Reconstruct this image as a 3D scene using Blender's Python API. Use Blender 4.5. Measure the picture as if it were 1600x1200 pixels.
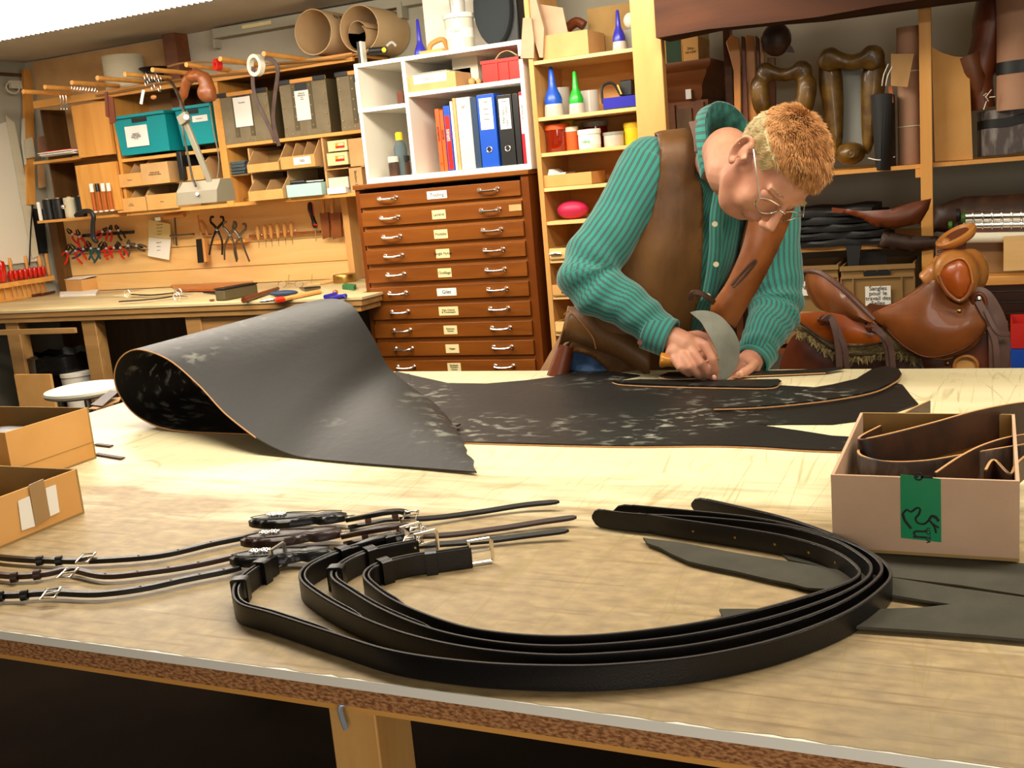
import bpy, bmesh, math, random
import numpy as np
from mathutils import Vector, Matrix, noise
from mathutils.geometry import delaunay_2d_cdt
V = Vector
random.seed(7)
sc = bpy.context.scene
for o in list(bpy.data.objects): bpy.data.objects.remove(o)

# ---------------------------------------------------------------- camera, world, lights, exposure
FOC = 1650.0
YAW, PIT, ROL = math.radians(-25.04), math.radians(11.15), math.radians(-5.15)
CAM = V((0, 0, 1.40))
cf = V((math.sin(YAW)*math.cos(PIT), math.cos(YAW)*math.cos(PIT), -math.sin(PIT)))
_r = V((math.cos(YAW), -math.sin(YAW), 0)); _u = _r.cross(cf)
cr = _r*math.cos(ROL) + _u*math.sin(ROL)
cu = -_r*math.sin(ROL) + _u*math.cos(ROL)
cd = bpy.data.cameras.new('camera'); cam = bpy.data.objects.new('camera', cd); sc.collection.objects.link(cam)
cd.sensor_width = 36; cd.lens = 36*FOC/1600; cd.clip_start = 0.02
m = Matrix((cr, cu, -cf)).transposed().to_4x4(); m.translation = CAM
cam.matrix_world = m; sc.camera = cam

w = bpy.data.worlds.new('world'); sc.world = w; w.use_nodes = True
w.node_tree.nodes['Background'].inputs[0].default_value = (1.0, 0.86, 0.66, 1)
w.node_tree.nodes['Background'].inputs[1].default_value = 0.16
def area(name, loc, sx, sy, power, col=(1, .905, .75), target=None):
    l = bpy.data.lights.new(name, 'AREA'); l.shape = 'RECTANGLE'; l.size = sx; l.size_y = sy
    l.energy = power; l.color = col
    o = bpy.data.objects.new(name, l); sc.collection.objects.link(o); o.location = loc
    if target is not None:
        o.rotation_euler = (V(target)-V(loc)).to_track_quat('-Z', 'Y').to_euler()
    return o
# fluorescent ceiling luminaires: the visible one at the left, two more over the table behind the camera's top edge
area('ceiling_light_left', (-3.3, 3.45, 2.27), 2.2, .5, 70)
area('ceiling_light_bench', (-1.7, 3.4, 2.31), 1.8, .25, 50, target=(-2.1, 4.9, 1.3))
area('ceiling_light_table', (-1.3, 1.75, 2.31), 1.5, .25, 40)
area('ceiling_light_near', (.5, 1.7, 2.31), 1.3, .25, 30)
area('front_fill_behind_camera', (.6, -1.35, 1.35), 1.6, 1.1, 42, (1, .96, .9), (-.6, 2.0, .9))  # unseen fill added behind the camera to brighten front-facing edges
sc.view_settings.view_transform = 'Standard'; sc.view_settings.look = 'None'
sc.view_settings.gamma = 1.0; sc.view_settings.exposure = 0.0
sc.view_settings.use_curve_mapping = False

# ---------------------------------------------------------------- turning photo pixels into points on real planes
def ray(px, py): return cf + cr*((px-800)/FOC) - cu*((py-600)/FOC)
def pz(px, py, z):
    d = ray(px, py); return CAM + d*((z-CAM.z)/d.z)
def pY(px, py, Y):
    d = ray(px, py); return CAM + d*((Y-CAM.y)/d.y)
def pX(px, py, X):
    d = ray(px, py); return CAM + d*((X-CAM.x)/d.x)
def pc(px, py, dep): return CAM + ray(px, py)*dep
def fb(x0, y0, x1, y1, Y):
    """front-face pixel extents (middles of the four sides) at the plane Y -> X0, Z0, X1, Z1"""
    mx, my = (x0+x1)/2, (y0+y1)/2
    return pY(x0, my, Y).x, pY(mx, y1, Y).z, pY(x1, my, Y).x, pY(mx, y0, Y).z

# ---------------------------------------------------------------- materials
def C(h, k=1.0):
    if not isinstance(h, str): return tuple(h)
    h = h.lstrip('#'); r = [int(h[i:i+2], 16)/255 for i in (0, 2, 4)]
    return tuple(k*((x/12.92) if x <= .04045 else ((x+.055)/1.055)**2.4) for x in r)
def mat(name, col, rough=.6, metal=0, col2=None, scale=6., stretch=(1, 1, 1), contrast=(.35, .65), bump=0., bscale=None,
        detail=4, spec=.5, emit=0, trans=0, coat=0, dist=0, bstretch=None, ior=1.45, alpha=None, sheen=0):
    mt = bpy.data.materials.new(name); mt.use_nodes = True
    nt = mt.node_tree; n = nt.nodes; L = nt.links; b = n['Principled BSDF']
    b.inputs['Base Color'].default_value = (*C(col), 1); b.inputs['Roughness'].default_value = rough
    b.inputs['Metallic'].default_value = metal; b.inputs['Specular IOR Level'].default_value = spec
    b.inputs['Transmission Weight'].default_value = trans; b.inputs['Coat Weight'].default_value = coat
    b.inputs['IOR'].default_value = ior; b.inputs['Sheen Weight'].default_value = sheen
    if emit: b.inputs['Emission Color'].default_value = (*C(col), 1); b.inputs['Emission Strength'].default_value = emit
    tc = n.new('ShaderNodeTexCoord')
    def nz(sc_, st, det, d=0):
        mp = n.new('ShaderNodeMapping'); mp.inputs['Scale'].default_value = st
        L.new(tc.outputs['Object'], mp.inputs[0])
        t = n.new('ShaderNodeTexNoise'); t.inputs['Scale'].default_value = sc_; t.inputs['Detail'].default_value = det
        t.inputs['Distortion'].default_value = d
        L.new(mp.outputs[0], t.inputs['Vector']); return t
    if col2 is not None:
        t = nz(scale, stretch, detail, dist)
        r = n.new('ShaderNodeValToRGB'); e = r.color_ramp.elements
        e[0].position, e[1].position = contrast; e[0].color = (*C(col), 1); e[1].color = (*C(col2), 1)
        L.new(t.outputs[0], r.inputs[0]); L.new(r.outputs[0], b.inputs['Base Color'])
    if bump:
        t = nz(bscale or scale*6, bstretch or stretch, 3)
        bp = n.new('ShaderNodeBump'); bp.inputs['Strength'].default_value = bump; bp.inputs['Distance'].default_value = .004
        L.new(t.outputs[0], bp.inputs['Height']); L.new(bp.outputs[0], b.inputs['Normal'])
    return mt
def wood(name, c1, c2, axis='x', rough=.5, scale=7, **k):
    s = {'x': (.12, 1, 1), 'y': (1, .12, 1), 'z': (1, 1, .12)}[axis]
    return mat(name, c1, rough, col2=c2, scale=scale*1.6, stretch=s, dist=1.2, detail=6, bump=.15, contrast=(.3, .72), **k)
M = {}
M['pine'] = wood('pine', '#cc8a3c', '#dfa455', 'x')
M['pine_z'] = wood('pine_upright', '#c88739', '#dca050', 'z')
M['pine_pale'] = wood('pale_pine', '#dfae68', '#ebc282', 'x')
M['pine_pale_z'] = wood('pale_pine_upright', '#c08a48', '#cf9d5c', 'z')
M['wood_red'] = wood('cherry_veneer', '#6c370a', '#824710', 'x', rough=.38, scale=9)
M['wood_red_z'] = wood('cherry_veneer_upright', '#622e09', '#753b0e', 'z', rough=.35, scale=9)
M['wood_gap'] = wood('cherry_rail', '#8a4d12', '#9c5c1c', 'x', rough=.45)
M['wood_old'] = wood('old_oak', '#5a2f12', '#7a4520', 'x', rough=.45)
M['wood_beam'] = wood('beam_oak', '#33190b', '#512c16', 'x', rough=.85)
M['wood_handle'] = wood('handle_beech', '#c08440', '#d59b58', 'z', rough=.4)
M['wood_mid'] = wood('work_wood', '#8a6436', '#a67c48', 'x')
M['wood_dark'] = wood('dark_brown_wood', '#4c3216', '#66451f', 'z')  # plain dark brown wood for back panels, drawer boxes and boarding
M['card'] = mat('cardboard', '#bb915c', .85, col2='#c79d68', scale=8, bump=.05, bscale=300)
M['card_pink'] = mat('cardboard_pinkish', '#b08f72', .85, col2='#bb9a7d', scale=9, bump=.05, bscale=300)
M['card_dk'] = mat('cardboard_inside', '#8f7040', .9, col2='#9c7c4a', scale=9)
M['card_or'] = mat('cardboard_orange', '#c8924e', .85, col2='#d09c5a', scale=8)
M['tape'] = mat('brown_tape', '#9b7a50', .3, coat=.3)
M['white_wall'] = mat('painted_wall', '#a29c88', .9, col2='#aaa490', scale=3)
M['gray_wall'] = mat('grey_wall', '#b3ac98', .9, col2='#bbb4a0', scale=3)
M['ceiling'] = mat('ceiling_paint', '#bdb8aa', .9, col2='#c5c0b2', scale=2)
M['floor'] = mat('shaded_floor_concrete', '#140d07', .95, col2='#1a120a', scale=4, spec=.05)  # near-black: the dark under the table is put into the floor's colour
M['white'] = mat('white_melamine', '#e6dfd0', .45)
M['offwhite'] = mat('cream_plastic', '#cfc8b4', .5)
M['paper'] = mat('white_paper', '#e6e2d8', .9)
M['lamp_paint'] = mat('lamp_paint', '#7f7763', .5)
M['cream_paper'] = mat('cream_paper', '#dccb94', .9)
M['ink'] = mat('black_ink', '#1c1a1a', .8)
M['graphite'] = mat('faded_ink', '#6a5a48', .8)
M['chrome'] = mat('chrome', '#f2efe8', .22, metal=1)
M['steel'] = mat('tool_steel', '#8e8a80', .35, metal=1, col2='#6e6a62', scale=20)
M['zinc'] = mat('zinc_hook', '#9aa0a8', .4, metal=.3)
M['brass'] = mat('brass', '#b8914c', .35, metal=1)
M['black'] = mat('black_plastic', '#161616', .45)
M['black_leather'] = mat('black_bridle_leather', '#0d0b0c', .34, bump=.12, bscale=500, spec=.45)
M['black_edge'] = mat('strap_edge', '#2c241e', .6)
M['brown_leather'] = mat('brown_bridle_leather', '#2c1710', .38, bump=.12, bscale=500)
M['olive_leather'] = mat('charcoal_flesh_leather', '#383529', .85, col2='#403d31', scale=20, bump=.3, bscale=900)
M['dk_leather'] = mat('dark_brown_leather', '#2e1b12', .5, col2='#4a2e1c', scale=14, bump=.1)
M['grey_strap'] = mat('grey_worn_leather', '#4b403c', .5, col2='#8a837c', scale=35, contrast=(.5, .75), stretch=(1, 1, .3))
M['raw_edge'] = mat('raw_leather_edge', '#b98a58', .7)
M['tan'] = mat('tan_saddle_leather', '#9a5426', .4, col2='#6f3e1a', scale=6, bump=.1, bscale=80, coat=.15)
M['tan_lt'] = mat('golden_leather', '#b87836', .35, col2='#a5652a', scale=8, coat=.2)
M['tan_or'] = mat('orange_leather', '#b35a1c', .32, col2='#9c4815', scale=8, coat=.15)
M['tan_dk'] = mat('dark_tan_leather', '#6b3014', .4, col2='#55280f', scale=9, bump=.1)
M['tan_grey'] = mat('worn_latigo', '#5c4038', .5, col2='#6e5248', scale=12)
M['fleece'] = mat('sheepskin', '#b09a68', .95, col2='#8a7648', scale=60, bump=1, bscale=200)
M['teal'] = mat('teal_plastic', '#0b8a90', .4)
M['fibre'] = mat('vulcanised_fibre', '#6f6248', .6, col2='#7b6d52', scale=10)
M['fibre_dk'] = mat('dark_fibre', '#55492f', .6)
M['red'] = mat('red_plastic', '#c81e10', .4)
M['red_clear'] = mat('red_clear_handle', '#d8200c', .12, trans=.35, coat=.5)
M['blue'] = mat('blue_plastic', '#1c4fb8', .3)
M['violet'] = mat('violet_plastic', '#2b2a9c', .3)
M['green'] = mat('green_plastic', '#23a52c', .3)
M['navy'] = mat('navy_card', '#1d3350', .6)
M['binder_blue'] = mat('blue_binder', '#154ab0', .4)
M['binder_red'] = mat('red_binder', '#a81a2c', .4)
M['orange_book'] = mat('orange_book', '#d0541c', .5)
M['pink'] = mat('pink_pouch', '#b8204a', .5)
M['lightblue'] = mat('pale_blue_box', '#a7c9c4', .7)
M['grey'] = mat('grey_metal_paint', '#8b8a80', .5)
M['slate'] = mat('slate_cloth', '#4e5a5c', .9)
M['amber'] = mat('amber_liquid', '#7a1c06', .08, coat=.6)
M['clear'] = mat('clear_plastic', '#b9b4a8', .12, coat=.5)
M['cork'] = mat('cork_ball', '#b98b56', .8)
M['parcel'] = mat('brown_paper_roll', '#c9a678', .8, col2='#d0b084', scale=5)
M['salmon'] = mat('undyed_leather_roll', '#b08568', .7, col2='#a5785c', scale=6)
M['darkcloth'] = mat('charcoal_leather_stack', '#14110f', .6)
M['bag'] = mat('black_bin_bag', '#0b0b0b', .22, bump=.6, bscale=14)
M['yellow'] = mat('yellow_plastic', '#d8b820', .4)
M['wool'] = mat('linen_cord', '#c4bb9e', .95, bump=.6, bscale=150, bstretch=(.1, .1, 1))
M['tube_light'] = mat('lit_diffuser', '#fff6ee', .5, emit=5)
M['crate'] = mat('tan_crate_plastic', '#8b6a3a', .55)
M['rust'] = mat('dark_iron', '#2c2622', .5, metal=.6)
M['horn'] = mat('waxed_cord', '#e8e0c8', .6)

def cmat():   # particle board: coarse chips
    mt = mat('particle_board', '#b9814f', .9, col2='#7e4c28', scale=300, stretch=(.5, 1, 1.2), contrast=(.42, .6), bump=1, bscale=260)
    return mt
M['chip'] = cmat()
def table_mat():
    mt = bpy.data.materials.new('scarred_cutting_top'); mt.use_nodes = True
    nt = mt.node_tree; n = nt.nodes; L = nt.links; b = n['Principled BSDF']
    tc = n.new('ShaderNodeTexCoord')
    def noise_(s, st, det=5, rot=0, d=0):
        mp = n.new('ShaderNodeMapping'); mp.inputs['Scale'].default_value = st; mp.inputs['Rotation'].default_value = (0, 0, rot)
        L.new(tc.outputs['Object'], mp.inputs[0])
        t = n.new('ShaderNodeTexNoise'); t.inputs['Scale'].default_value = s; t.inputs['Detail'].default_value = det
        t.inputs['Distortion'].default_value = d; L.new(mp.outputs[0], t.inputs['Vector']); return t.outputs[0]
    def ramp(x, p0, c0, p1, c1):
        r = n.new('ShaderNodeValToRGB'); e = r.color_ramp.elements
        e[0].position, e[1].position = p0, p1; e[0].color = (*C(c0), 1); e[1].color = (*C(c1), 1); L.new(x, r.inputs[0]); return r.outputs[0]
    def mix(f, a, c, mode='MIX'):
        x = n.new('ShaderNodeMix'); x.data_type = 'RGBA'; x.blend_type = mode
        if isinstance(f, float): x.inputs[0].default_value = f
        else: L.new(f, x.inputs[0])
        L.new(a, x.inputs[6])
        if isinstance(c, tuple): x.inputs[7].default_value = (*c, 1)
        else: L.new(c, x.inputs[7])
        return x.outputs[2]
    def math_(op, a, bb, cl=False):
        x = n.new('ShaderNodeMath'); x.operation = op; x.use_clamp = cl
        for i, q in enumerate((a, bb)):
            if isinstance(q, (int, float)): x.inputs[i].default_value = q
            else: L.new(q, x.inputs[i])
        return x.outputs[0]
    base = ramp(noise_(5, (.35, 2.2, 1), 8, 0, .3), .3, '#dccfa4', .7, '#e8dcb6')
    # dirt worn into the front part, where the work is done: patchy, streaked along the board
    sp = n.new('ShaderNodeSeparateXYZ'); L.new(tc.outputs['Object'], sp.inputs[0])
    front = math_('MULTIPLY', math_('SUBTRACT', .05, sp.outputs[1]), 1.9, True)
    big = noise_(4.6, (.7, 1.2, 1), 9, 0, .6); streak = noise_(16, (.25, 1.8, 1), 9, 0, .4); speck = noise_(60, (.6, 1, 1), 6)
    dm = math_('ADD', math_('MULTIPLY', big, .8), math_('MULTIPLY', streak, .7))
    dm = math_('MULTIPLY', math_('SUBTRACT', math_('ADD', dm, math_('MULTIPLY', front, .66)), .90), 2.8, True)
    dm = math_('MULTIPLY', dm, .85)
    dirt = ramp(speck, .3, '#755a38', .7, '#9d8256')
    col = mix(dm, base, dirt)
    gm = math_('MULTIPLY', math_('SUBTRACT', noise_(3.2, (1, 1.5, 1), 7, .5, .4), .56), 5., True)
    col = mix(math_('MULTIPLY', math_('MULTIPLY', gm, .5), front), col, C('#7c7460'))
    gr = math_('MULTIPLY', math_('MULTIPLY', math_('SUBTRACT', noise_(38, (.12, 2.6, 1), 6, 0, .3), .56), 7., True), math_('ADD', math_('MULTIPLY', front, .45), .06))
    col = mix(gr, col, C('#6b4e2c'))
    # knife scratches: thin level lines of several slanted noises
    for rot, s, k in ((.25, 3.2, .0030), (-.5, 3.6, .0028), (1.2, 3.0, .0028), (.8, 4.1, .0028), (-1.1, 3.5, .0028), (.05, 5.0, .003), (-.2, 4.4, .003)):
        t = noise_(s, (1, .12, 1), 1., rot, .15)
        a = math_('ABSOLUTE', math_('SUBTRACT', t, .5), 0)
        ln = math_('SUBTRACT', 1.0, math_('DIVIDE', a, k), True)
        t2 = noise_(s*1.7, (1, .09, 1), 1., rot+.2, .15)
        ln2 = math_('SUBTRACT', 1.0, math_('DIVIDE', math_('ABSOLUTE', math_('SUBTRACT', t2, .47), 0), k), True)
        col = mix(math_('MULTIPLY', math_('MULTIPLY', math_('MAXIMUM', ln, ln2), math_('MULTIPLY', math_('SUBTRACT', noise_(5+s, (1, 1, 1), 2, rot, .3), .42), 6., True)), .48), col, C('#8d7c45'))
    L.new(col, b.inputs['Base Color'])
    rr = n.new('ShaderNodeMapRange'); L.new(dm, rr.inputs[0]); rr.inputs[3].default_value = .38; rr.inputs[4].default_value = .6
    L.new(rr.outputs[0], b.inputs['Roughness'])
    bp = n.new('ShaderNodeBump'); bp.inputs['Strength'].default_value = .25; bp.inputs['Distance'].default_value = .002
    L.new(noise_(90, (.5, 1, 1), 4), bp.inputs['Height']); L.new(bp.outputs[0], b.inputs['Normal'])
    return mt
M['table'] = table_mat()
def hide_mat(nm, c1, c2, scuff):
    mt = bpy.data.materials.new(nm); mt.use_nodes = True
    nt = mt.node_tree; n = nt.nodes; L = nt.links; b = n['Principled BSDF']
    tc = n.new('ShaderNodeTexCoord')
    def ns(s, det, st=(1, 1, 1), d=0.):
        mp = n.new('ShaderNodeMapping'); mp.inputs['Scale'].default_value = st; L.new(tc.outputs['Object'], mp.inputs[0])
        t = n.new('ShaderNodeTexNoise'); t.inputs['Scale'].default_value = s; t.inputs['Detail'].default_value = det
        t.inputs['Distortion'].default_value = d; L.new(mp.outputs[0], t.inputs['Vector']); return t.outputs[0]
    def rp(x, a, c0, bb, c1):
        r = n.new('ShaderNodeValToRGB'); e = r.color_ramp.elements; e[0].position, e[1].position = a, bb
        e[0].color = (*c0, 1); e[1].color = (*c1, 1); L.new(x, r.inputs[0]); return r.outputs[0]
    base = rp(ns(3, 4), .3, C(c1), .7, C(c2))
    patch = rp(ns(3.2, 2), .50, (0, 0, 0), .66, (1, 1, 1)); fine = rp(ns(34, 7, (.8, 1.3, 1), .3), .54, (0, 0, 0), .66, (1, 1, 1))
    mu = n.new('ShaderNodeMath'); mu.operation = 'MULTIPLY'; L.new(patch, mu.inputs[0]); L.new(fine, mu.inputs[1])
    m2 = n.new('ShaderNodeMath'); m2.operation = 'MULTIPLY'; L.new(mu.outputs[0], m2.inputs[0]); m2.inputs[1].default_value = scuff
    x = n.new('ShaderNodeMix'); x.data_type = 'RGBA'; L.new(m2.outputs[0], x.inputs[0]); L.new(base, x.inputs[6]); x.inputs[7].default_value = (*C('#8d8c80'), 1)
    L.new(x.outputs[2], b.inputs['Base Color']); b.inputs['Roughness'].default_value = .5; b.inputs['Specular IOR Level'].default_value = .32
    bp = n.new('ShaderNodeBump'); bp.inputs['Strength'].default_value = .22; bp.inputs['Distance'].default_value = .003
    L.new(ns(45, 6), bp.inputs['Height']); L.new(bp.outputs[0], b.inputs['Normal'])
    return mt
M['hide'] = hide_mat('black_hide', '#14110f', '#1f1b17', .9)

# ---------------------------------------------------------------- mesh helpers
COL = sc.collection
def wl(o):
    p = V((0, 0, 0))
    while o is not None: p = p + o.location; o = o.parent
    return p
def cr_spline(pts, n=8, closed=False):
    P = [V(p) for p in pts]; out = []
    N = len(P); rng = N if closed else N-1
    for i in range(rng):
        if closed: a, b, c, d = P[(i-1) % N], P[i], P[(i+1) % N], P[(i+2) % N]
        else: a, b, c, d = P[max(i-1, 0)], P[i], P[i+1], P[min(i+2, N-1)]
        for k in range(n):
            t = k/n
            out.append(.5*((2*b)+(c-a)*t+(2*a-5*b+4*c-d)*t*t+(3*b-a-3*c+d)*t**3))
    if not closed: out.append(P[-1])
    return out
class MB:
    def __init__(s, Mx=None): s.v = []; s.f = []; s.M = Mx
    def add(s, vs, fs):
        o = len(s.v)
        s.v += [V(p) for p in vs] if s.M is None else [s.M @ V(p) for p in vs]
        s.f += [tuple(i+o for i in f) for f in fs]; return s
    def box(s, x0, y0, z0, x1, y1, z1):
        if x1 < x0: x0, x1 = x1, x0
        if y1 < y0: y0, y1 = y1, y0
        if z1 < z0: z0, z1 = z1, z0
        return s.add([(x0, y0, z0), (x1, y0, z0), (x1, y1, z0), (x0, y1, z0), (x0, y0, z1), (x1, y0, z1), (x1, y1, z1), (x0, y1, z1)],
                     [(0, 3, 2, 1), (4, 5, 6, 7), (0, 1, 5, 4), (1, 2, 6, 5), (2, 3, 7, 6), (3, 0, 4, 7)])
    def bar(s, p, q, w, h, up=(0, 0, 1)):
        p, q = V(p), V(q); d = (q-p).normalized(); a = d.cross(V(up))
        if a.length < 1e-4: a = d.cross(V((0, 1, 0)))
        a.normalize(); b = a.cross(d).normalized()
        c = [p+a*i*w/2+b*j*h/2 for i, j in ((-1, -1), (1, -1), (1, 1), (-1, 1))]
        c += [x+(q-p) for x in c]
        return s.add(c, [(0, 1, 2, 3), (7, 6, 5, 4), (0, 4, 5, 1), (1, 5, 6, 2), (2, 6, 7, 3), (3, 7, 4, 0)])
    def loft(s, rings, cap=True, closed=False):
        n = len(rings[0]); vs = [p for r in rings for p in r]; fs = []
        K = len(rings)
        for i in range(K if closed else K-1):
            for j in range(n):
                a, b = i*n+j, i*n+(j+1) % n; c, d = ((i+1) % K)*n+(j+1) % n, ((i+1) % K)*n+j
                fs.append((a, b, c, d))
        if cap and not closed: fs.append(tuple(reversed(range(n)))); fs.append(tuple((K-1)*n+j for j in range(n)))
        return s.add(vs, fs)
    def lathe(s, prof, c=(0, 0, 0), ax=(0, 0, 1), n=20):
        c = V(c); ax = V(ax).normalized(); t = V((1, 0, 0)) if abs(ax.x) < .9 else V((0, 1, 0))
        a = ax.cross(t).normalized(); b = ax.cross(a)
        return s.loft([[c+ax*z+(a*math.cos(6.28318*k/n)+b*math.sin(6.28318*k/n))*max(r, 1e-5) for k in range(n)] for r, z in prof])
    def cyl(s, p, q, r, r2=None, n=14):
        p, q = V(p), V(q); return s.lathe([(r, 0), (r if r2 is None else r2, (q-p).length)], p, q-p, n)
    def tube(s, pts, r, n=8, closed=False):
        P = [V(p) for p in pts]; R = r if isinstance(r, (list, tuple)) else [r]*len(P); rings = []; prev = None
        for i, p in enumerate(P):
            if closed: d = P[(i+1) % len(P)]-P[i-1]
            else: d = P[min(i+1, len(P)-1)]-P[max(i-1, 0)]
            d.normalize()
            if prev is None:
                t = V((0, 0, 1)) if abs(d.z) < .9 else V((1, 0, 0)); a = d.cross(t).normalized()
            else: a = (prev-d*prev.dot(d)).normalized()
            prev = a; b = d.cross(a)
            rings.append([p+(a*math.cos(6.28318*k/n)+b*math.sin(6.28318*k/n))*R[i] for k in range(n)])
        return s.loft(rings, closed=closed)
    def ball(s, c, r, n=14, m=9, R=None):
        if not isinstance(r, (tuple, list)): r = (r, r, r)
        c = V(c); rings = []
        for i in range(m+1):
            ph = -math.pi/2+math.pi*i/m; rr = max(math.cos(ph), 1e-3); ring = []
            for k in range(n):
                q = V((rr*math.cos(6.28318*k/n)*r[0], rr*math.sin(6.28318*k/n)*r[1], math.sin(ph)*r[2]))
                ring.append(c+(R @ q if R is not None else q))
            rings.append(ring)
        return s.loft(rings)
    def prism(s, pts, vec):
        P = [V(p) for p in pts]; vec = V(vec); n = len(P)
        nrm = V((0, 0, 0))
        for i in range(n): nrm += P[i].cross(P[(i+1) % n])
        if nrm.dot(vec) < 0: P.reverse()
        return s.add(P+[p+vec for p in P], [tuple(reversed(range(n))), tuple(range(n, 2*n))]+[(i, (i+1) % n, n+(i+1) % n, n+i) for i in range(n)])
    def strap(s, pts, w, t, N=(0, 0, 1), w1=None, tip=0, tip0=0):
        """a leather band: w across, t thick; N is its face normal, or 'edge' for a band standing on its edge (width along z)"""
        P = [V(p) for p in pts]; rings = []; K = len(P)
        for i, p in enumerate(P):
            d = (P[min(i+1, K-1)]-P[max(i-1, 0)]).normalized()
            if N == 'edge': a = V((0, 0, 1)); b = d.cross(a).normalized(); a = b.cross(d)
            else:
                nn = V(N[i]) if isinstance(N, list) else V(N)
                a = nn.cross(d).normalized(); b = d.cross(a).normalized()
            ww = w if w1 is None else w+(w1-w)*i/(K-1)
            if tip and K-1-i < tip: ww *= (.25, .8, .95)[min(K-1-i, 2)] if K-1-i < 3 else 1
            if tip0 and i < tip0: ww *= (.25, .8, .95)[min(i, 2)] if i < 3 else 1
            e = min(t*.35, .0012)
            rings.append([p+a*x+b*y for x, y in ((-ww/2+e, -t/2), (ww/2-e, -t/2), (ww/2, -t/2+e), (ww/2, t/2-e), (ww/2-e, t/2), (-ww/2+e, t/2), (-ww/2, t/2-e), (-ww/2, -t/2+e))])
        return s.loft(rings)
    def flip(s): s.f = [tuple(reversed(f)) for f in s.f]; return s
    def build(s, name, mt, parent=None, smooth=None, bevel=0, label=None, cat=None, group=None, kind=None, mats=None, fm=None, sub=0):
        me = bpy.data.meshes.new(name)
        if parent is not None: o0 = wl(parent)
        else:
            xs = [p.x for p in s.v]; ys = [p.y for p in s.v]; zs = [p.z for p in s.v]
            o0 = V(((min(xs)+max(xs))/2, (min(ys)+max(ys))/2, min(zs)))
        me.from_pydata([tuple(p-o0) for p in s.v], [], s.f); me.validate()
        bm = bmesh.new(); bm.from_mesh(me); bmesh.ops.recalc_face_normals(bm, faces=bm.faces); bm.to_mesh(me); bm.free()
        if isinstance(mt, str): mt = M[mt]
        me.materials.append(mt)
        if mats:
            for q in mats: me.materials.append(M[q] if isinstance(q, str) else q)
            for i, p in enumerate(me.polygons): p.material_index = fm(p, o0) if fm else 0
        if smooth is None: smooth = 35
        if smooth:
            me.polygons.foreach_set('use_smooth', [True]*len(me.polygons)); me.set_sharp_from_angle(angle=math.radians(smooth))
        ob = bpy.data.objects.new(name, me); COL.objects.link(ob)
        if parent is not None: ob.parent = parent
        else: ob.location = o0
        if bevel:
            b = ob.modifiers.new('bevel', 'BEVEL'); b.width = bevel; b.segments = 2; b.limit_method = 'ANGLE'
        if sub:
            q = ob.modifiers.new('sub', 'SUBSURF'); q.levels = q.render_levels = sub
        return tag(ob, label, cat, group, kind)
def tag(o, label=None, cat=None, group=None, kind=None):
    if label: o['label'] = label
    if cat: o['category'] = cat
    if group: o['group'] = group
    if kind: o['kind'] = kind
    return o
def thing(name, label, cat, loc, group=None, kind=None):
    o = bpy.data.objects.new(name, None); COL.objects.link(o); o.location = loc; o.empty_display_size = .05
    return tag(o, label, cat, group, kind)
def text(s, c, right, up, size, mt='ink', parent=None, align='CENTER', name='lettering', sx=1.0, ext=.0004):
    cu_ = bpy.data.curves.new(name, 'FONT'); cu_.body = s; cu_.size = size; cu_.align_x = align; cu_.align_y = 'CENTER'; cu_.extrude = ext
    cu_.space_line = .85
    tmp = bpy.data.objects.new(name, cu_); COL.objects.link(tmp); me = bpy.data.meshes.new_from_object(tmp)
    bpy.data.objects.remove(tmp); bpy.data.curves.remove(cu_); me.name = name; me.materials.clear(); me.materials.append(M[mt])
    ob = bpy.data.objects.new(name, me); COL.objects.link(ob)
    r = V(right).normalized(); u = V(up); u = (u-r*u.dot(r)).normalized(); nn = r.cross(u)
    mm = Matrix((r*sx, u, nn)).transposed().to_4x4(); mm.translation = V(c)-(wl(parent) if parent else V((0, 0, 0)))
    if parent is not None: ob.parent = parent
    ob.matrix_local = mm
    return ob
XR, ZU = (1, 0, 0), (0, 0, 1)
def bake(mb, voxel, smooth_it=6, smooth_f=.5):
    """union overlapping closed shapes into one continuous skin"""
    me = bpy.data.meshes.new('tmp'); me.from_pydata([tuple(p) for p in mb.v], [], mb.f)
    bm = bmesh.new(); bm.from_mesh(me); bmesh.ops.recalc_face_normals(bm, faces=bm.faces); bm.to_mesh(me); bm.free()
    ob = bpy.data.objects.new('tmp', me); COL.objects.link(ob)
    r = ob.modifiers.new('r', 'REMESH'); r.mode = 'VOXEL'; r.voxel_size = voxel
    if smooth_it: q = ob.modifiers.new('s', 'SMOOTH'); q.factor = smooth_f; q.iterations = smooth_it
    bpy.context.view_layer.update()
    dg = bpy.context.evaluated_depsgraph_get(); e = ob.evaluated_get(dg).to_mesh()
    vs = [v.co.copy() for v in e.vertices]; fs = [tuple(p.vertices) for p in e.polygons]
    ob.evaluated_get(dg).to_mesh_clear(); bpy.data.objects.remove(ob)
    out = MB(); out.v = vs; out.f = fs; return out
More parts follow.
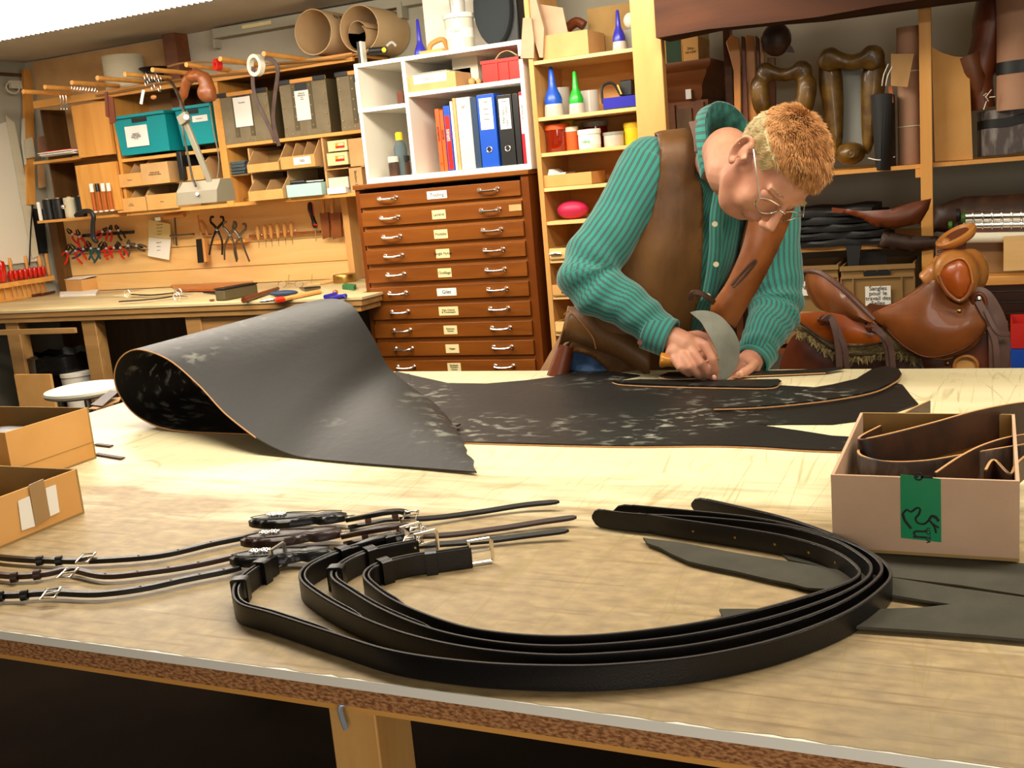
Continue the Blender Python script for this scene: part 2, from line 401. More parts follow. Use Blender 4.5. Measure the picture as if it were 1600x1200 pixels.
def puff(poly, mp, bulge=.01, thick=.004, edge=.03, grid=.02, wave=None):
    """a padded panel: polygon in (u,v) metres, mp(u,v,w)->point, swelling by bulge away from its rim"""
    P = [V((a, b)) for a, b in poly]; n = len(P); D = []
    for i in range(n):
        a, b = P[i], P[(i+1) % n]; k = max(1, int((b-a).length/grid))
        for j in range(k): D.append(a.lerp(b, j/k))
    nb = len(D)
    def inside(q):
        c = False
        for i in range(n):
            a, b = P[i], P[i-1]
            if (a.y > q.y) != (b.y > q.y) and q.x < (b.x-a.x)*(q.y-a.y)/(b.y-a.y)+a.x: c = not c
        return c
    def dist(q):
        m_ = 9
        for i in range(n):
            a, b = P[i], P[(i+1) % n]; ab = b-a; t = max(0, min(1, (q-a).dot(ab)/max(ab.dot(ab), 1e-12))); m_ = min(m_, (q-(a+ab*t)).length)
        return m_
    pts = list(D); x0 = min(p.x for p in P); x1 = max(p.x for p in P); y0 = min(p.y for p in P); y1 = max(p.y for p in P)
    x = x0
    while x < x1:
        y = y0
        while y < y1:
            q = V((x+random.uniform(-.1, .1)*grid, y+random.uniform(-.1, .1)*grid))
            if inside(q) and dist(q) > grid*.45: pts.append(q)
            y += grid
        x += grid
    vs, es, fs, *_ = delaunay_2d_cdt(pts, [(i, (i+1) % nb) for i in range(nb)], [], 1, 1e-6)
    o = MB(); K = len(vs); top = []; bot = []
    for q in vs:
        d = dist(q); h = bulge*(1-math.exp(-d/edge))/(1-math.exp(-3)) if bulge else 0
        if wave: h += wave(q.x, q.y)
        top.append(mp(q.x, q.y, h+thick/2)); bot.append(mp(q.x, q.y, h-thick/2))
    F = [tuple(f) for f in fs]+[tuple(K+i for i in reversed(f)) for f in fs]
    cnt = {}
    for f in fs:
        for i in range(len(f)):
            a, b = f[i], f[(i+1) % len(f)]; cnt[(a, b)] = 1
    for (a, b) in list(cnt):
        if (b, a) not in cnt: F.append((b, a, K+a, K+b))
    o.add(top+bot, F); return o
# ================================================================ room shell
TZ = .90
YW, YT, YS, YC, YB = 5.20, 5.15, 4.88, 4.43, 4.22
CEIL = 2.38
XL = pY(112, 460, YT).x - .12          # side wall at the left of the back bench
XR_ = 1.15
def struct(name, mb, mt, **k): return mb.build(name, mt, kind='structure', **k)
struct('floor', MB().box(XL-.3, -1.5, -.1, XR_+.4, YW+.2, 0), 'floor')
struct('ceiling', MB().box(XL-.3, -1.5, CEIL, XR_+.4, YW+.2, CEIL+.1), 'ceiling')
struct('wall_back', MB().box(XL-.3, YW, 0, XR_+.4, YW+.12, CEIL), 'gray_wall')
struct('wall_left', MB().box(XL-.3, -1.5, 0, XL, YW, CEIL), 'white_wall')
struct('wall_right', MB().box(XR_+.3, -1.5, 0, XR_+.4, YW, CEIL), 'white_wall')
struct('wall_rear', MB().box(XL-.3, -1.6, 0, XR_+.4, -1.5, CEIL), 'white_wall')
# chipboard sheet closing the wall over the bench corner, dark wooden post, beam
a = pY(45, 60, YW-.02); b_ = pY(268, 60, YW-.02)
struct('trim_1', MB().box(a.x, YW-.03, 1.2, b_.x, YW-.005, CEIL-.01), 'card')
a = pY(266, 75, YW-.06); b_ = pY(286, 75, YW-.06)
struct('trim_2', MB().box(a.x, YW-.12, 1.6, b_.x, YW-.005, CEIL), 'wood_old', bevel=.004)
a = pz(0, 24, CEIL-.02)
# big post beside the pine shelves
YP = 4.22
x0, z0, x1, z1 = fb(989, 5, 1035, 190, YP)
struct('trim_3', MB().box(x0, YP, 0, x1, YP+.05, CEIL), 'pine_pale_z', bevel=.004)
# old ceiling beam over the right side
YBm = 4.15
zb0 = pY(1085, 52, YBm).z; zb1 = pY(1420, 3, YBm).z
xb = x1
def beam():
    o = MB(); rings = []
    for i in range(14):
        x = xb+(XR_+.3-xb)*i/13; z = (zb0+zb1)/2+.006*math.sin(i*1.7)
        rings.append([V((x, YBm, z)), V((x, YBm, z+.28)), V((x, YBm+.2, z+.28)), V((x, YBm+.2, z+.01*math.sin(i))) ])
    return o.loft(rings)
struct('trim_4', beam(), 'wood_beam')

# ceiling luminaire with louvred rim (top left)
zl = CEIL-.075
A = pz(4, 61, zl); B = pz(338, 2, zl)
lum = thing('ceiling_luminaire', 'long glowing fluorescent ceiling light at the upper left corner', 'light', (A.x, A.y, CEIL))
ly = (A.y+B.y)/2; lx0, lx1 = -5.0, B.x
MB().box(max(lx0, XL+.02), ly-.62, zl+.012, lx1, ly-.005, zl+.03).build('diffuser', 'tube_light', lum)
MB().box(max(lx0, XL+.02), ly-.64, zl+.032, lx1+.01, ly+.0, CEIL).build('housing', 'offwhite', lum)
o = MB()
n = 60
for i in range(n):
    x = lx1-.02-i*.034
    if x < XL+.05: break
    o.box(x, ly-.62, zl, x+.004, ly+.006, zl+.03)
o.box(lx1-.004, ly-.62, zl, lx1, ly, zl+.03)
f = o.build('louvre', 'tube_light', lum); f['kind'] = 'stuff'
# grey trunking with spotlight rail under the ceiling on the back wall
p = pY(336, 45, YW-.05); q = pY(632, 2, YW-.05)
t = thing('wall_trunking', 'pale grey trunking running along the top of the back wall', 'trunking', ((p.x+q.x)/2, YW, p.z-.05))
MB().bar((p.x, YW-.045, p.z-.03), (q.x+.7, YW-.045, p.z-.03), .07, .055).build('channel', 'white_wall', t, bevel=.003)
MB().bar((p.x+.0, YW-.06, p.z-.085), (p.x+.015, YW-.06, p.z-.085), .06, .05).build('bracket', 'white_wall', t)
MB().bar((q.x-.03, YW-.06, p.z-.075), (q.x, YW-.06, p.z-.075), .06, .08).build('bracket', 'white_wall', t)
MB().bar((p.x+.22, YW-.088, p.z-.025), (p.x+.42, YW-.088, p.z-.025), .006, .02).build('nameplate', 'cream_paper', t)

# ================================================================ cutting table in the foreground
TX0, TX1, TY0, TY1 = -2.13*.99, 1.05, .848, 2.46
tb = thing('cutting_table', 'large cutting table with scarred cream plastic top and chipboard edge', 'table', ((TX0+TX1)/2, (TY0+TY1)/2, 0))
def tabletop():
    o = MB(); n = 260; vs = []; rnd = random.Random(3)
    for i in range(n+1):
        x = TX0+(TX1-TX0)*i/n
        vs.append((x, TY0+rnd.uniform(0, .0025)+(.002 if rnd.random() < .12 else 0)))
    pts = [V((x, y, TZ)) for x, y in vs]+[V((TX1, TY1, TZ)), V((TX0, TY1, TZ))]
    o.add(pts, [tuple(range(len(pts)))])
    return o
top = tabletop().build('worn_surface', 'table', tb, smooth=0)
MB().box(TX0, TY0-.0005, TZ-.0115, TX1, TY1, TZ-.0004).build('tabletop', M['white'], tb, label='white plastic edge of the tabletop')
MB().box(TX0+.004, TY0+.006, TZ-.036, TX1, TY1-.01, TZ-.0118).build('chipboard', 'chip', tb, label='rough particle board under the plastic top')
MB().box(TX0+.03, TY0+.022, TZ-.052, TX1, TY0+.062, TZ-.0365).build('front_rail', 'pine', tb)
MB().box(TX0+.03, TY1-.08, TZ-.08, TX1, TY1-.04, TZ-.0365).build('rear_rail', 'pine', tb)
MB().box(TX0+.03, TY0+.1, TZ-.08, TX0+.07, TY1-.09, TZ-.0365).build('side_rail', 'pine', tb)
lx = pY(565, 1180, TY0+.03)
for (x, y) in ((lx.x-.002, TY0+.024), (TX0+.1, TY0+.03), (TX0+.1, TY1-.16), (.95, TY0+.03), (.95, TY1-.16), (-.6, TY1-.16)):
    MB().box(x-.03, y, 0, x+.03, y+.07, TZ-.0525).build('leg', 'pine_pale_z', tb, bevel=.002)
hk = pY(545, 1150, TY0+.012)
MB().tube(cr_spline([(hk.x+.008, TY0+.016, TZ-.038), (hk.x-.002, TY0+.008, TZ-.038), (hk.x-.003, TY0+.008, TZ-.05), (hk.x-.001, TY0+.01, TZ-.066)], 5), .0032, 8).build('hook', 'zinc', tb)

# ================================================================ leather goods on the table
def T(px, py, dz=0.): return pz(px, py, TZ+dz)
def path(pp, dz=0., n=7): return cr_spline([T(x, y, dz) for x, y in pp], n)
# ---- black hide: flat part with cut strips, rolled and folded over at the left
hide = MB()
flat = [(600, 690), (700, 692), (800, 694), (920, 697), (1000, 698), (1100, 697), (1180, 699), (1260, 704), (1345, 707), (1352, 686), (1300, 683), (1250, 675), (1180, 665),
        (1230, 664), (1300, 664), (1370, 655), (1400, 645), (1435, 633), (1425, 622), (1410, 603), (1402, 601), (1340, 622), (1345, 600), (1290, 608), (1220, 604), (1150, 601), (1050, 598), (960, 596), (1000, 588), (960, 582), (920, 580), (873, 580), (868, 590), (820, 596), (760, 601), (700, 600), (655, 590), (620, 582), (600, 590), (590, 640)]
hide.prism([T(x, y, .0005) for x, y in flat], (0, 0, .003))
def hide_flap():
    # near edge (photo front) and far edge of the rolled end, from under the roll up, over and down again
    near = [T(640, 689, .003), T(500, 684, .003), T(380, 678, .003), T(270, 672, .004), pc(218, 652, 2.46), pc(190, 622, 2.47), pc(179, 590, 2.46), pc(188, 560, 2.43), pc(215, 546, 2.39),
            pc(262, 561, 2.32), pc(310, 601, 2.24), pc(352, 646, 2.17), pc(400, 684, 2.10), pc(460, 712, 2.045), T(540, 722, .004), T(640, 730, .004), T(745, 738, .006)]
    far = [T(640, 585, .003), T(560, 583, .003), T(500, 580, .003), pc(440, 570, 2.95), pc(420, 540, 2.92), pc(425, 505, 2.85), pc(450, 482, 2.75), pc(480, 473, 2.68), pc(508, 468, 2.62),
           pc(532, 469, 2.58), pc(552, 480, 2.52), pc(566, 500, 2.47), pc(585, 532, 2.42), pc(606, 572, 2.36), pc(640, 603, 2.27), pc(680, 632, 2.18), pc(705, 660, 2.09)]
    nc = cr_spline(near, 6); fc = cr_spline(far, 6); K = len(nc); m_ = 24; rows = []
    for i in range(K):
        r = []
        for j in range(m_+1):
            t = j/m_; p = nc[i].lerp(fc[i], t); u = i/(K-1)
            if u > .62:   # the flap sags and ripples a little between its edges
                s = (u-.62)/.38
                p = p+V((0, 0, 1))*(.018*math.sin(t*math.pi)*s*math.sin(u*9)) 
                if u > .9: p = p+V((0.01, 0, 0))*noise.noise(V((t*9, u*2, 0)))*(u-.9)*12
            elif u < .2: p.z = max(p.z, TZ+.003)
            p.z = max(p.z, TZ+.0035)
            r.append(p)
        rows.append(r)
    # ragged front corner beyond the tear
    th = .0028; o = MB(); top_ = []; bot_ = []
    for i in range(K):
        for j in range(m_+1):
            a = rows[min(i+1, K-1)][j]-rows[max(i-1, 0)][j]; b = rows[i][min(j+1, m_)]-rows[i][max(j-1, 0)]
            nn = a.cross(b).normalized(); top_.append(rows[i][j]+nn*th/2); bot_.append(rows[i][j]-nn*th/2)
    N_ = len(top_); W = m_+1; F = []
    for i in range(K-1):
        for j in range(m_):
            q = (i*W+j, i*W+j+1, (i+1)*W+j+1, (i+1)*W+j); F.append(q); F.append(tuple(N_+x for x in reversed(q)))
    def rim(seq):
        for a, b in zip(seq, seq[1:]): F.append((b, a, N_+a, N_+b))
    rim([i*W for i in range(K)]); rim([(K-1)*W+j for j in range(W)]); rim([i*W+m_ for i in range(K)][::-1]); rim([j for j in range(W)][::-1])
    o.add(top_+bot_, F); return o
hf = hide_flap()
off = len(hide.v); hide.v += hf.v; hide.f += [tuple(i+off for i in f) for f in hf.f]
hd = hide.build('leather_hide', 'hide', label='large scuffed black leather hide, rolled over at its left end', cat='leather hide', smooth=50)
# torn tongue where flap end meets the flat part
o = MB(); o.prism([T(668, 655, .010), T(720, 664, .010), T(712, 668, .010), T(718, 672, .010), T(690, 676, .010), T(700, 690, .008), T(672, 690, .008)], (0, 0, .003))
o.build('torn_edge', 'hide', hd)
# raw tan cut edges seen along the hide
for pp, r in (([(705, 692), (800, 695), (920, 698), (1000, 699), (1100, 698), (1180, 700), (1260, 705), (1344, 708)], .0016),):
    MB().strap(path(pp, .0015), .0016, .0032, N=(0, 0, 1)).build('cut_edge', 'raw_edge', hd, label='tan raw cut edge')
nearcurl = cr_spline([T(500, 684, .003), T(380, 678, .003), T(270, 672, .004), pc(218, 652, 2.46), pc(190, 622, 2.47), pc(179, 590, 2.46), pc(188, 560, 2.43), pc(215, 546, 2.39), pc(262, 561, 2.32), pc(310, 601, 2.24), pc(352, 646, 2.17), pc(400, 684, 2.10)], 6)
MB().tube([p+V((0, -.0008, 0)) for p in nearcurl], .0016, 6).build('cut_edge', 'raw_edge', hd, label='tan raw cut edge')
# ---- strips already cut, lying on the hide
def strip(name, poly, dz, th, label, edge=None, group=None):
    o = MB().prism([T(x, y, dz) for x, y in poly], (0, 0, th)).build(name, 'hide', label=label, cat='leather strip', group=group)
    if edge: MB().strap(path(edge, dz+th*.45, 5), .0016, th*.95).build('cut_edge', 'raw_edge', o, label='tan raw cut edge')
    return o
strip('leather_strip', [(1115, 640), (1180, 637), (1250, 631), (1320, 622), (1370, 611), (1403, 594), (1409, 586), (1404, 578), (1385, 574), (1362, 579), (1338, 594), (1300, 603), (1250, 611), (1180, 614), (1115, 616)], .008, .0035,
      'curved black leather strip with rounded end lying raised on the hide', [(1115, 640), (1180, 638), (1250, 632), (1320, 623), (1370, 612), (1400, 597), (1409, 587)])
strip('leather_strip', [(1030, 589), (1045, 583), (1180, 582), (1290, 578), (1316, 575), (1318, 577), (1290, 582), (1200, 586), (1120, 589), (1050, 592)], .006, .003,
      'thin offcut of black leather with tan edges beside the left hand', [(1030, 590), (1050, 593), (1120, 590), (1200, 587), (1290, 583)])
strip('leather_strip', [(958, 597), (972, 599), (1050, 603), (1140, 605), (1205, 606), (1221, 597), (1216, 594), (1100, 596), (1000, 594)], .0045, .003,
      'narrow black cut strip in front of the knife', [(957, 598), (975, 602), (1050, 605), (1140, 607), (1206, 607), (1220, 598)])
# ---- charcoal suede offcuts at the right
def scrap(poly, dz, label):
    return MB().prism([T(x, y, dz) for x, y in poly], (0, 0, .003)).build('leather_offcut', 'olive_leather', label=label, cat='leather offcut')
scrap([(1222, 869), (1232, 877), (1300, 893), (1392, 905), (1500, 918), (1640, 940), (1660, 895), (1600, 884), (1390, 862), (1300, 868)], .0005, 'charcoal leather offcut half under the cardboard box with green tape')
jag = [(1005, 843), (1012, 852), (1030, 858), (1048, 868), (1075, 880), (1100, 886), (1150, 896), (1200, 908), (1235, 915), (1260, 922), (1330, 926), (1394, 933), (1440, 941), (1486, 948),
       (1440, 953), (1380, 955), (1260, 955), (1124, 955), (1132, 972), (1240, 978), (1360, 984), (1450, 990), (1540, 997), (1660, 1008), (1680, 945), (1600, 937), (1480, 920), (1394, 906), (1300, 892), (1235, 881), (1150, 867), (1060, 850), (1016, 845)]
scrap(jag, .0042, 'forked charcoal leather offcut with two long tongues in front of the box')

# ---- long black reins standing on edge in loops
def rein(bottom, label, buckle, bdir, top_in=None, keep=(), group='black reins looped on the table', inner=None):
    W_ = .0275
    pts = [T(x, y, .0006)+V((0, 0, W_/2)) for x, y in bottom]; sp = cr_spline(pts, 7)
    r = thing('rein', label, 'leather strap', (sp[0].x, sp[0].y, TZ), group)
    MB().strap(sp, W_, .0036, 'edge', tip0=2, tip=0).build('band', 'black_leather', r)
    # burnished edge line on the upper rim
    MB().strap([p+V((0, 0, W_/2)) for p in sp[3:]], .0030, .0008, (0, 0, 1)).build('edge_line', 'black_edge', r)
    # folded-back turn near the buckle with keepers
    k = len(sp); tail = sp[-44:]
    seg = []
    for i, p in enumerate(tail):
        d = (tail[min(i+1, len(tail)-1)]-tail[max(i-1, 0)]).normalized(); nn = V((0, 0, 1)).cross(d).normalized()
        seg.append(p-nn*(.0062 if inner is None else inner))
    MB().strap(seg, W_, .0036, 'edge', tip0=3).build('turnback', 'black_leather', r)
    for fr in keep:
        i = int(len(tail)*(fr)); i = max(1, min(len(tail)-2, i)); p = (tail[i]+seg[i])/2; d = (tail[i+1]-tail[i-1]).normalized(); nn = V((0, 0, 1)).cross(d).normalized()
        ring = MB(); a = nn*.0105; b = V((0, 0, W_/2+.0035))
        loop = [p+a*ca+b*sa for ca, sa in ((1, -.9), (1, .9), (.7, 1), (-.7, 1), (-1, .9), (-1, -.9), (-.7, -1), (.7, -1))]
        o_ = MB(); rings = []
        for q in (-.0075, .0075):
            rings.append([x+d*q for x in loop])
        inn = [[p+(x-p)*.82+d*q for x in loop] for q in (-.0075, .0075)]
        o_.loft([rings[0], rings[1], inn[1], inn[0]], closed=True)
        o_.build('keeper', 'black_leather', r)
    # square nickel buckle at the end
    p = sp[-1]+V((0, 0, .0045)); d = (V(T(*bdir, W_/2))-V(T(*buckle, W_/2))).normalized() if bdir else (sp[-1]-sp[-3]).normalized()
    z = V((0, 0, 1)); L_ = .028; h = .0158
    fr = [p-d*.002+z*h, p+d*L_+z*h, p+d*L_-z*h, p-d*.002-z*h]
    fr = [fr[0], fr[0].lerp(fr[1], .93), fr[1].lerp(fr[2], .07), fr[1].lerp(fr[2], .93), fr[2].lerp(fr[3], .07), fr[3]]
    MB().tube(fr, .0028, 8, closed=True).build('buckle', 'chrome', r)
    MB().tube([p, p+d*L_*.9+z*.001], .0016, 6).build('prong', 'chrome', r)
    # punched holes near the tip
    for i in range(5):
        j = 9+i*5; p_ = sp[j]; d_ = (sp[j+1]-sp[j-1]).normalized(); n_ = V((0, 0, 1)).cross(d_).normalized()
        MB().cyl(p_-n_*.0020, p_+n_*.0020, .0018, n=8).build('punched_hole', 'brass' if 'gold' in label else 'rust', r)
    return r
rein([(1082, 803), (1150, 819), (1230, 840), (1305, 868), (1366, 900), (1392, 928), (1378, 955), (1322, 995), (1220, 1036), (1100, 1064), (980, 1077), (880, 1080), (750, 1074), (620, 1055), (520, 1023), (430, 992), (380, 976), (369, 955), (380, 932), (405, 912), (430, 896)],
     'outermost black rein, its pointed tip farthest back near the box', (405, 912), (430, 896), keep=(.62, .86), inner=.0062)
rein([(960, 815), (1050, 824), (1180, 839), (1285, 864), (1348, 890), (1378, 918), (1364, 946), (1306, 983), (1208, 1019), (1090, 1046), (970, 1059), (860, 1062), (740, 1050), (640, 1027), (560, 995), (500, 960), (473, 934), (485, 912), (530, 890), (585, 873), (632, 860)],
     'black rein whose tip hides behind the foremost pair of tips', (585, 873), (632, 860), keep=(.7, .9), inner=.0062)
rein([(927, 822), (985, 831), (1100, 838), (1220, 852), (1300, 874), (1350, 904), (1362, 924), (1346, 946), (1290, 974), (1196, 1005), (1080, 1030), (960, 1044), (850, 1047), (750, 1036), (670, 1016), (600, 986), (550, 955), (522, 932), (535, 910), (580, 888), (655, 872)],
     'black rein with the leftmost pointed tip, buckle standing upright', (580, 888), (650, 872), keep=(.6, .82), inner=.0062)
rein([(985, 828), (1060, 841), (1150, 855), (1235, 871), (1300, 892), (1338, 918), (1338, 938), (1280, 962), (1185, 990), (1080, 1013), (950, 1029), (850, 1031), (755, 1021), (690, 1003), (625, 975), (588, 950), (572, 930), (590, 912), (640, 898), (690, 891), (738, 884)],
     'innermost black rein with gold rimmed holes and large square buckle', (690, 891), (738, 884), keep=(.55, .78), inner=.0062)

# ---- three slim cheek straps with padded, ornamented shaped pads
def cheek(body, leather, label, left, pad, right, tip, bk, lb, kp):
    r = thing('bridle_strap', label, 'bridle strap', T(*pad[0]), 'bridle straps laid side by side')
    sp = path(left, .009, 6)
    MB().strap(sp, .0105, .007, (0, 0, 1)).build('strap', leather, r)
    for i in (6, 10, 14, 18):
        if i < len(sp): MB().ball(sp[len(sp)-1-i]+V((0, 0, .0032)), (.0028, .0018, .0012), 8, 4).build('punched_hole', 'rust', r)
    # shaped pad
    c0, c1 = T(*pad[0], .018), T(*pad[1], .018); ax = (c1-c0); L_ = ax.length; ax.normalize(); sd = V((-ax.y, ax.x, 0))
    prof = [(0, .0), (.05, .4), (.16, .8), (.3, 1.05), (.45, 1.05), (.6, .8), (.70, .55), (.76, .82), (.88, .7), (1, .35)]
    poly = [(t*L_, w_*.0215) for t, w_ in prof]+[(t*L_, -w_*.0215) for t, w_ in reversed(prof)]
    poly = poly[1:] if poly[0] == poly[-1] else poly
    pd = puff(poly, lambda u, v, w_: c0+ax*u+sd*v+V((0, 0, w_-.004)), bulge=.006, thick=.009, edge=.008, grid=.006)
    pp_ = pd.build('pad', leather, r, smooth=60)
    pr = [(t*L_*.93+.004, w_*.0140) for t, w_ in prof]
    MB().tube([c0+ax*u+sd*v+V((0, 0, .0052)) for u, v in pr]+[c0+ax*u-sd*v+V((0, 0, .0052)) for u, v in reversed(pr)], .0007, 5, closed=True).build('stitching', 'black_edge' if leather == 'black_leather' else 'dk_leather', pp_)
    # silver ornament (interlaced flower)
    o_ = MB(); oc = c0+ax*L_*.30+V((0, 0, .0085))
    for sx_ in (-1, 1):
        for k in range(4):
            an = k*1.57+.4; q = oc+ax*(sx_*.007)+(ax*math.cos(an)+sd*math.sin(an))*.0042
            o_.tube([q+(ax*math.cos(a_)+sd*math.sin(a_))*.0032+V((0, 0, .0006*math.sin(3*a_))) for a_ in [j*.785 for j in range(8)]], .0011, 6, closed=True)
    o_.build('silver_ornament', 'chrome', r)
    # link ring, second buckled length, keepers, buckle, tip
    e0 = c1+V((0, 0, -.004)); e1 = T(*right[0])+V((0, 0, .014))
    MB().tube([e0-ax*.004+sd*.006, e0+ax*.012+sd*.006, e0+ax*.012-sd*.006, e0-ax*.004-sd*.006], .0016, 6, closed=True).build('link', 'chrome', r)
    rs = cr_spline([T(x, y, dz) for (x, y), dz in zip(right, (.012, .026, .030, .026, .020))], 6)
    MB().strap(rs, .0125, .0065, (0, 0, 1)).build('buckle_strap', leather, r)
    rs2 = cr_spline([T(x, y+12, .006) for (x, y) in right[:4]], 6); MB().strap(rs2, .0125, .004, (0, 0, 1)).build('lining', leather, r)
    t_ = cr_spline([T(x, y, dz) for (x, y), dz in zip(tip, (.016, .010, .008, .010, .013))], 6)
    MB().strap(t_, .0120, .0042, (0, -.25, 1), tip=3).build('strap_end', leather, r)
    def buck(cx, cy, dz, dirv, s_=1.0):
        p = T(cx, cy, dz); d = V(dirv).normalized(); side = V((-d.y, d.x, .25)).normalized()
        q = [p-d*.008*s_+side*.011*s_, p+d*.010*s_+side*.011*s_, p+d*.010*s_-side*.011*s_, p-d*.008*s_-side*.011*s_]
        MB().tube(q, .0022, 7, closed=True).build('buckle', 'chrome', r); MB().tube([p-d*.007*s_, p+d*.013*s_+V((0, 0, .002))], .0014, 6).build('prong', 'chrome', r)
    buck(bk[0], bk[1], .022, (T(*tip[2])-T(*bk)), 1.1)
    buck(lb[0], lb[1], .014, (T(*left[-2])-T(*left[0])), 1.0)
    for kx, ky, kd, km in [(a_, b_, .0095, leather) for a_, b_ in kp]+[(right[1][0], right[1][1]+5, .018, 'tan_grey'), (right[3][0]-8, right[3][1]+5, .020, 'tan_grey')]:
        p = T(kx, ky, kd); d = (T(kx+20, ky-3)-T(kx, ky)).normalized(); s_ = V((-d.y, d.x, 0)); rings = []
        for q in (-.0045, .0045):
            rings.append([p+d*q+s_*(.0078*math.cos(a_))+V((0, 0, .0072*math.sin(a_))) for a_ in [j*.5236 for j in range(12)]])
        inn = [[p+d*q+s_*(.0062*math.cos(a_))+V((0, 0, .0055*math.sin(a_))) for a_ in [j*.5236 for j in range(12)]] for q in (-.0045, .0045)]
        MB().loft([rings[0], rings[1], inn[1], inn[0]], closed=True).build('keeper', km, r)
    return r
cheek(0, 'black_leather', 'rearmost slim black bridle strap with silver flower on its pad',
      [(-40, 866), (20, 873), (80, 876), (150, 876), (250, 868), (330, 850), (400, 836)], [(388, 814), (540, 804)], [(545, 812), (575, 806), (600, 801), (625, 799), (640, 804)],
      [(625, 812), (680, 809), (750, 800), (820, 789), (874, 784)], (640, 806), (133, 872), ((62, 876), (92, 876)))
cheek(0, 'brown_leather', 'dark brown bridle strap lying between the two black ones',
      [(-40, 893), (20, 900), (70, 897), (110, 890), (165, 900), (240, 893), (310, 882), (385, 865)], [(375, 844), (532, 829)], [(538, 838), (570, 831), (605, 825), (632, 821), (645, 828)],
      [(640, 838), (700, 836), (780, 826), (850, 815), (901, 808)], (650, 832), (105, 896), ((22, 902), (58, 898)))
cheek(0, 'black_leather', 'foremost slim black bridle strap nearest the table edge, ornamented pad',
      [(-40, 930), (20, 930), (80, 926), (150, 928), (220, 920), (290, 905), (350, 893), (375, 886)], [(358, 873), (522, 859)], [(528, 862), (560, 852), (590, 842), (612, 838), (625, 846)],
      [(610, 856), (680, 851), (760, 845), (830, 836), (889, 829)], (640, 848), (78, 928), ((0, 932), (38, 930)))
# upright billet piece at the head of the outermost rein
# ================================================================ boxes on the table
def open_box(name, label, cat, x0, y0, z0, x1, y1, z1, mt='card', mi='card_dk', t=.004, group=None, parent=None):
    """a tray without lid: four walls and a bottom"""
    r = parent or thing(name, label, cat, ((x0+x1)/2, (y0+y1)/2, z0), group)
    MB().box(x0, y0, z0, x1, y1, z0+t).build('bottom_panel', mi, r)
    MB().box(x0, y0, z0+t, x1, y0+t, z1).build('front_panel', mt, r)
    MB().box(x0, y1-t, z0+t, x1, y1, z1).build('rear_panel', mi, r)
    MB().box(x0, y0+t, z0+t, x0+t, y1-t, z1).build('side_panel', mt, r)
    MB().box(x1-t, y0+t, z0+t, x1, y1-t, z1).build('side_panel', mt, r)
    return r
# right box, green tape with the jumping horse mark
a = T(1303, 856, .005); b = T(1593, 882, .005); h1 = pY(1450, 744, a.y).z
bx = open_box('cardboard_box', 'cardboard box at the right edge closed with a strip of green printed tape', 'box', a.x, (a.y+b.y)/2, TZ+.005, b.x, pz(1408, 645, h1).y, h1, 'card_pink', 'card_dk')
fy = (a.y+b.y)/2
def onf(px, py, d=.001): p = pY(px, py, fy); return V((p.x, fy-d, p.z))
q = [onf(1407, 741), onf(1470, 748), onf(1471, 847), onf(1408, 840)]
MB().prism(q, (0, .0008, 0)).build('green_tape', mat('green_tape', '#0b7a4a', .35), bx)
ho = MB()
def inkline(pp, r, d=.0014): ho.tube(cr_spline([onf(x, y, d) for x, y in pp], 4), r, 5)
inkline([(1411, 802), (1417, 796), (1424, 799), (1433, 793), (1438, 795), (1436, 803), (1431, 809), (1434, 816), (1444, 818), (1452, 812)], .0012)
inkline([(1411, 802), (1414, 812), (1420, 820), (1424, 825)], .0016)
inkline([(1452, 812), (1456, 806), (1463, 808), (1466, 814)], .0016)
inkline([(1452, 812), (1458, 818), (1467, 824)], .0012); inkline([(1452, 812), (1460, 822), (1463, 832)], .0012); inkline([(1456, 806), (1468, 812)], .001)
ho.build('horse_emblem', 'ink', bx)
text('n', onf(1434, 834, .0013), (0, 0, 1), (-1, 0, 0), .034, 'ink', bx, sx=.75); text('i', onf(1445, 745, .0013), (0, 0, 1), (-1, 0, 0), .03, 'ink', bx)
text('va.ch', onf(1450, 836, .0013), (0, 0, 1), (-1, 0, 0), .010, 'ink', bx)
text('o', onf(1433, 744, .0013), (0, 0, 1), (-1, 0, 0), .022, 'ink', bx)
# wide leather straps coiled in it
bz = TZ+.03
def coil(pp, label, wd=.045, n=8, mt='dk_leather'):
    sp = cr_spline([pc(x, y, d) for x, y, d in pp], n)
    o_ = MB().strap(sp, wd, .0036, 'edge').build('coiled_strap', mt, label=label, cat='leather strap', group='leather straps in the box with green tape')
    MB().strap([p+V((0, 0, wd/2)) for p in sp], .0034, .0008, (0, 0, 1)).build('raw_edge', 'raw_edge', o_, label='tan raw edge'); return o_
coil([(1452, 648, 1.90), (1425, 662, 1.78), (1385, 686, 1.62), (1350, 706, 1.50), (1343, 714, 1.45), (1356, 714, 1.42), (1400, 704, 1.43), (1460, 688, 1.46), (1530, 668, 1.50), (1600, 655, 1.54), (1660, 652, 1.58)], 'dark brown leather strap arching highest out of the box', .052)
coil([(1640, 712, 1.42), (1580, 722, 1.41), (1520, 732, 1.40), (1450, 744, 1.39), (1390, 746, 1.385), (1350, 738, 1.39), (1342, 728, 1.43), (1355, 724, 1.50), (1400, 722, 1.60)], 'grey scuffed leather strap bent just behind the front panel', .044, mt='grey_strap')
coil([(1462, 762, 1.33), (1500, 736, 1.37), (1540, 716, 1.41), (1590, 702, 1.45), (1660, 694, 1.50)], 'leather strap running diagonally to the right in the box', .04)
coil([(1540, 752, 1.31), (1553, 736, 1.33), (1578, 758, 1.3), (1592, 738, 1.34), (1640, 700, 1.42)], 'short folded leather strap at the right front corner of the box', .03)
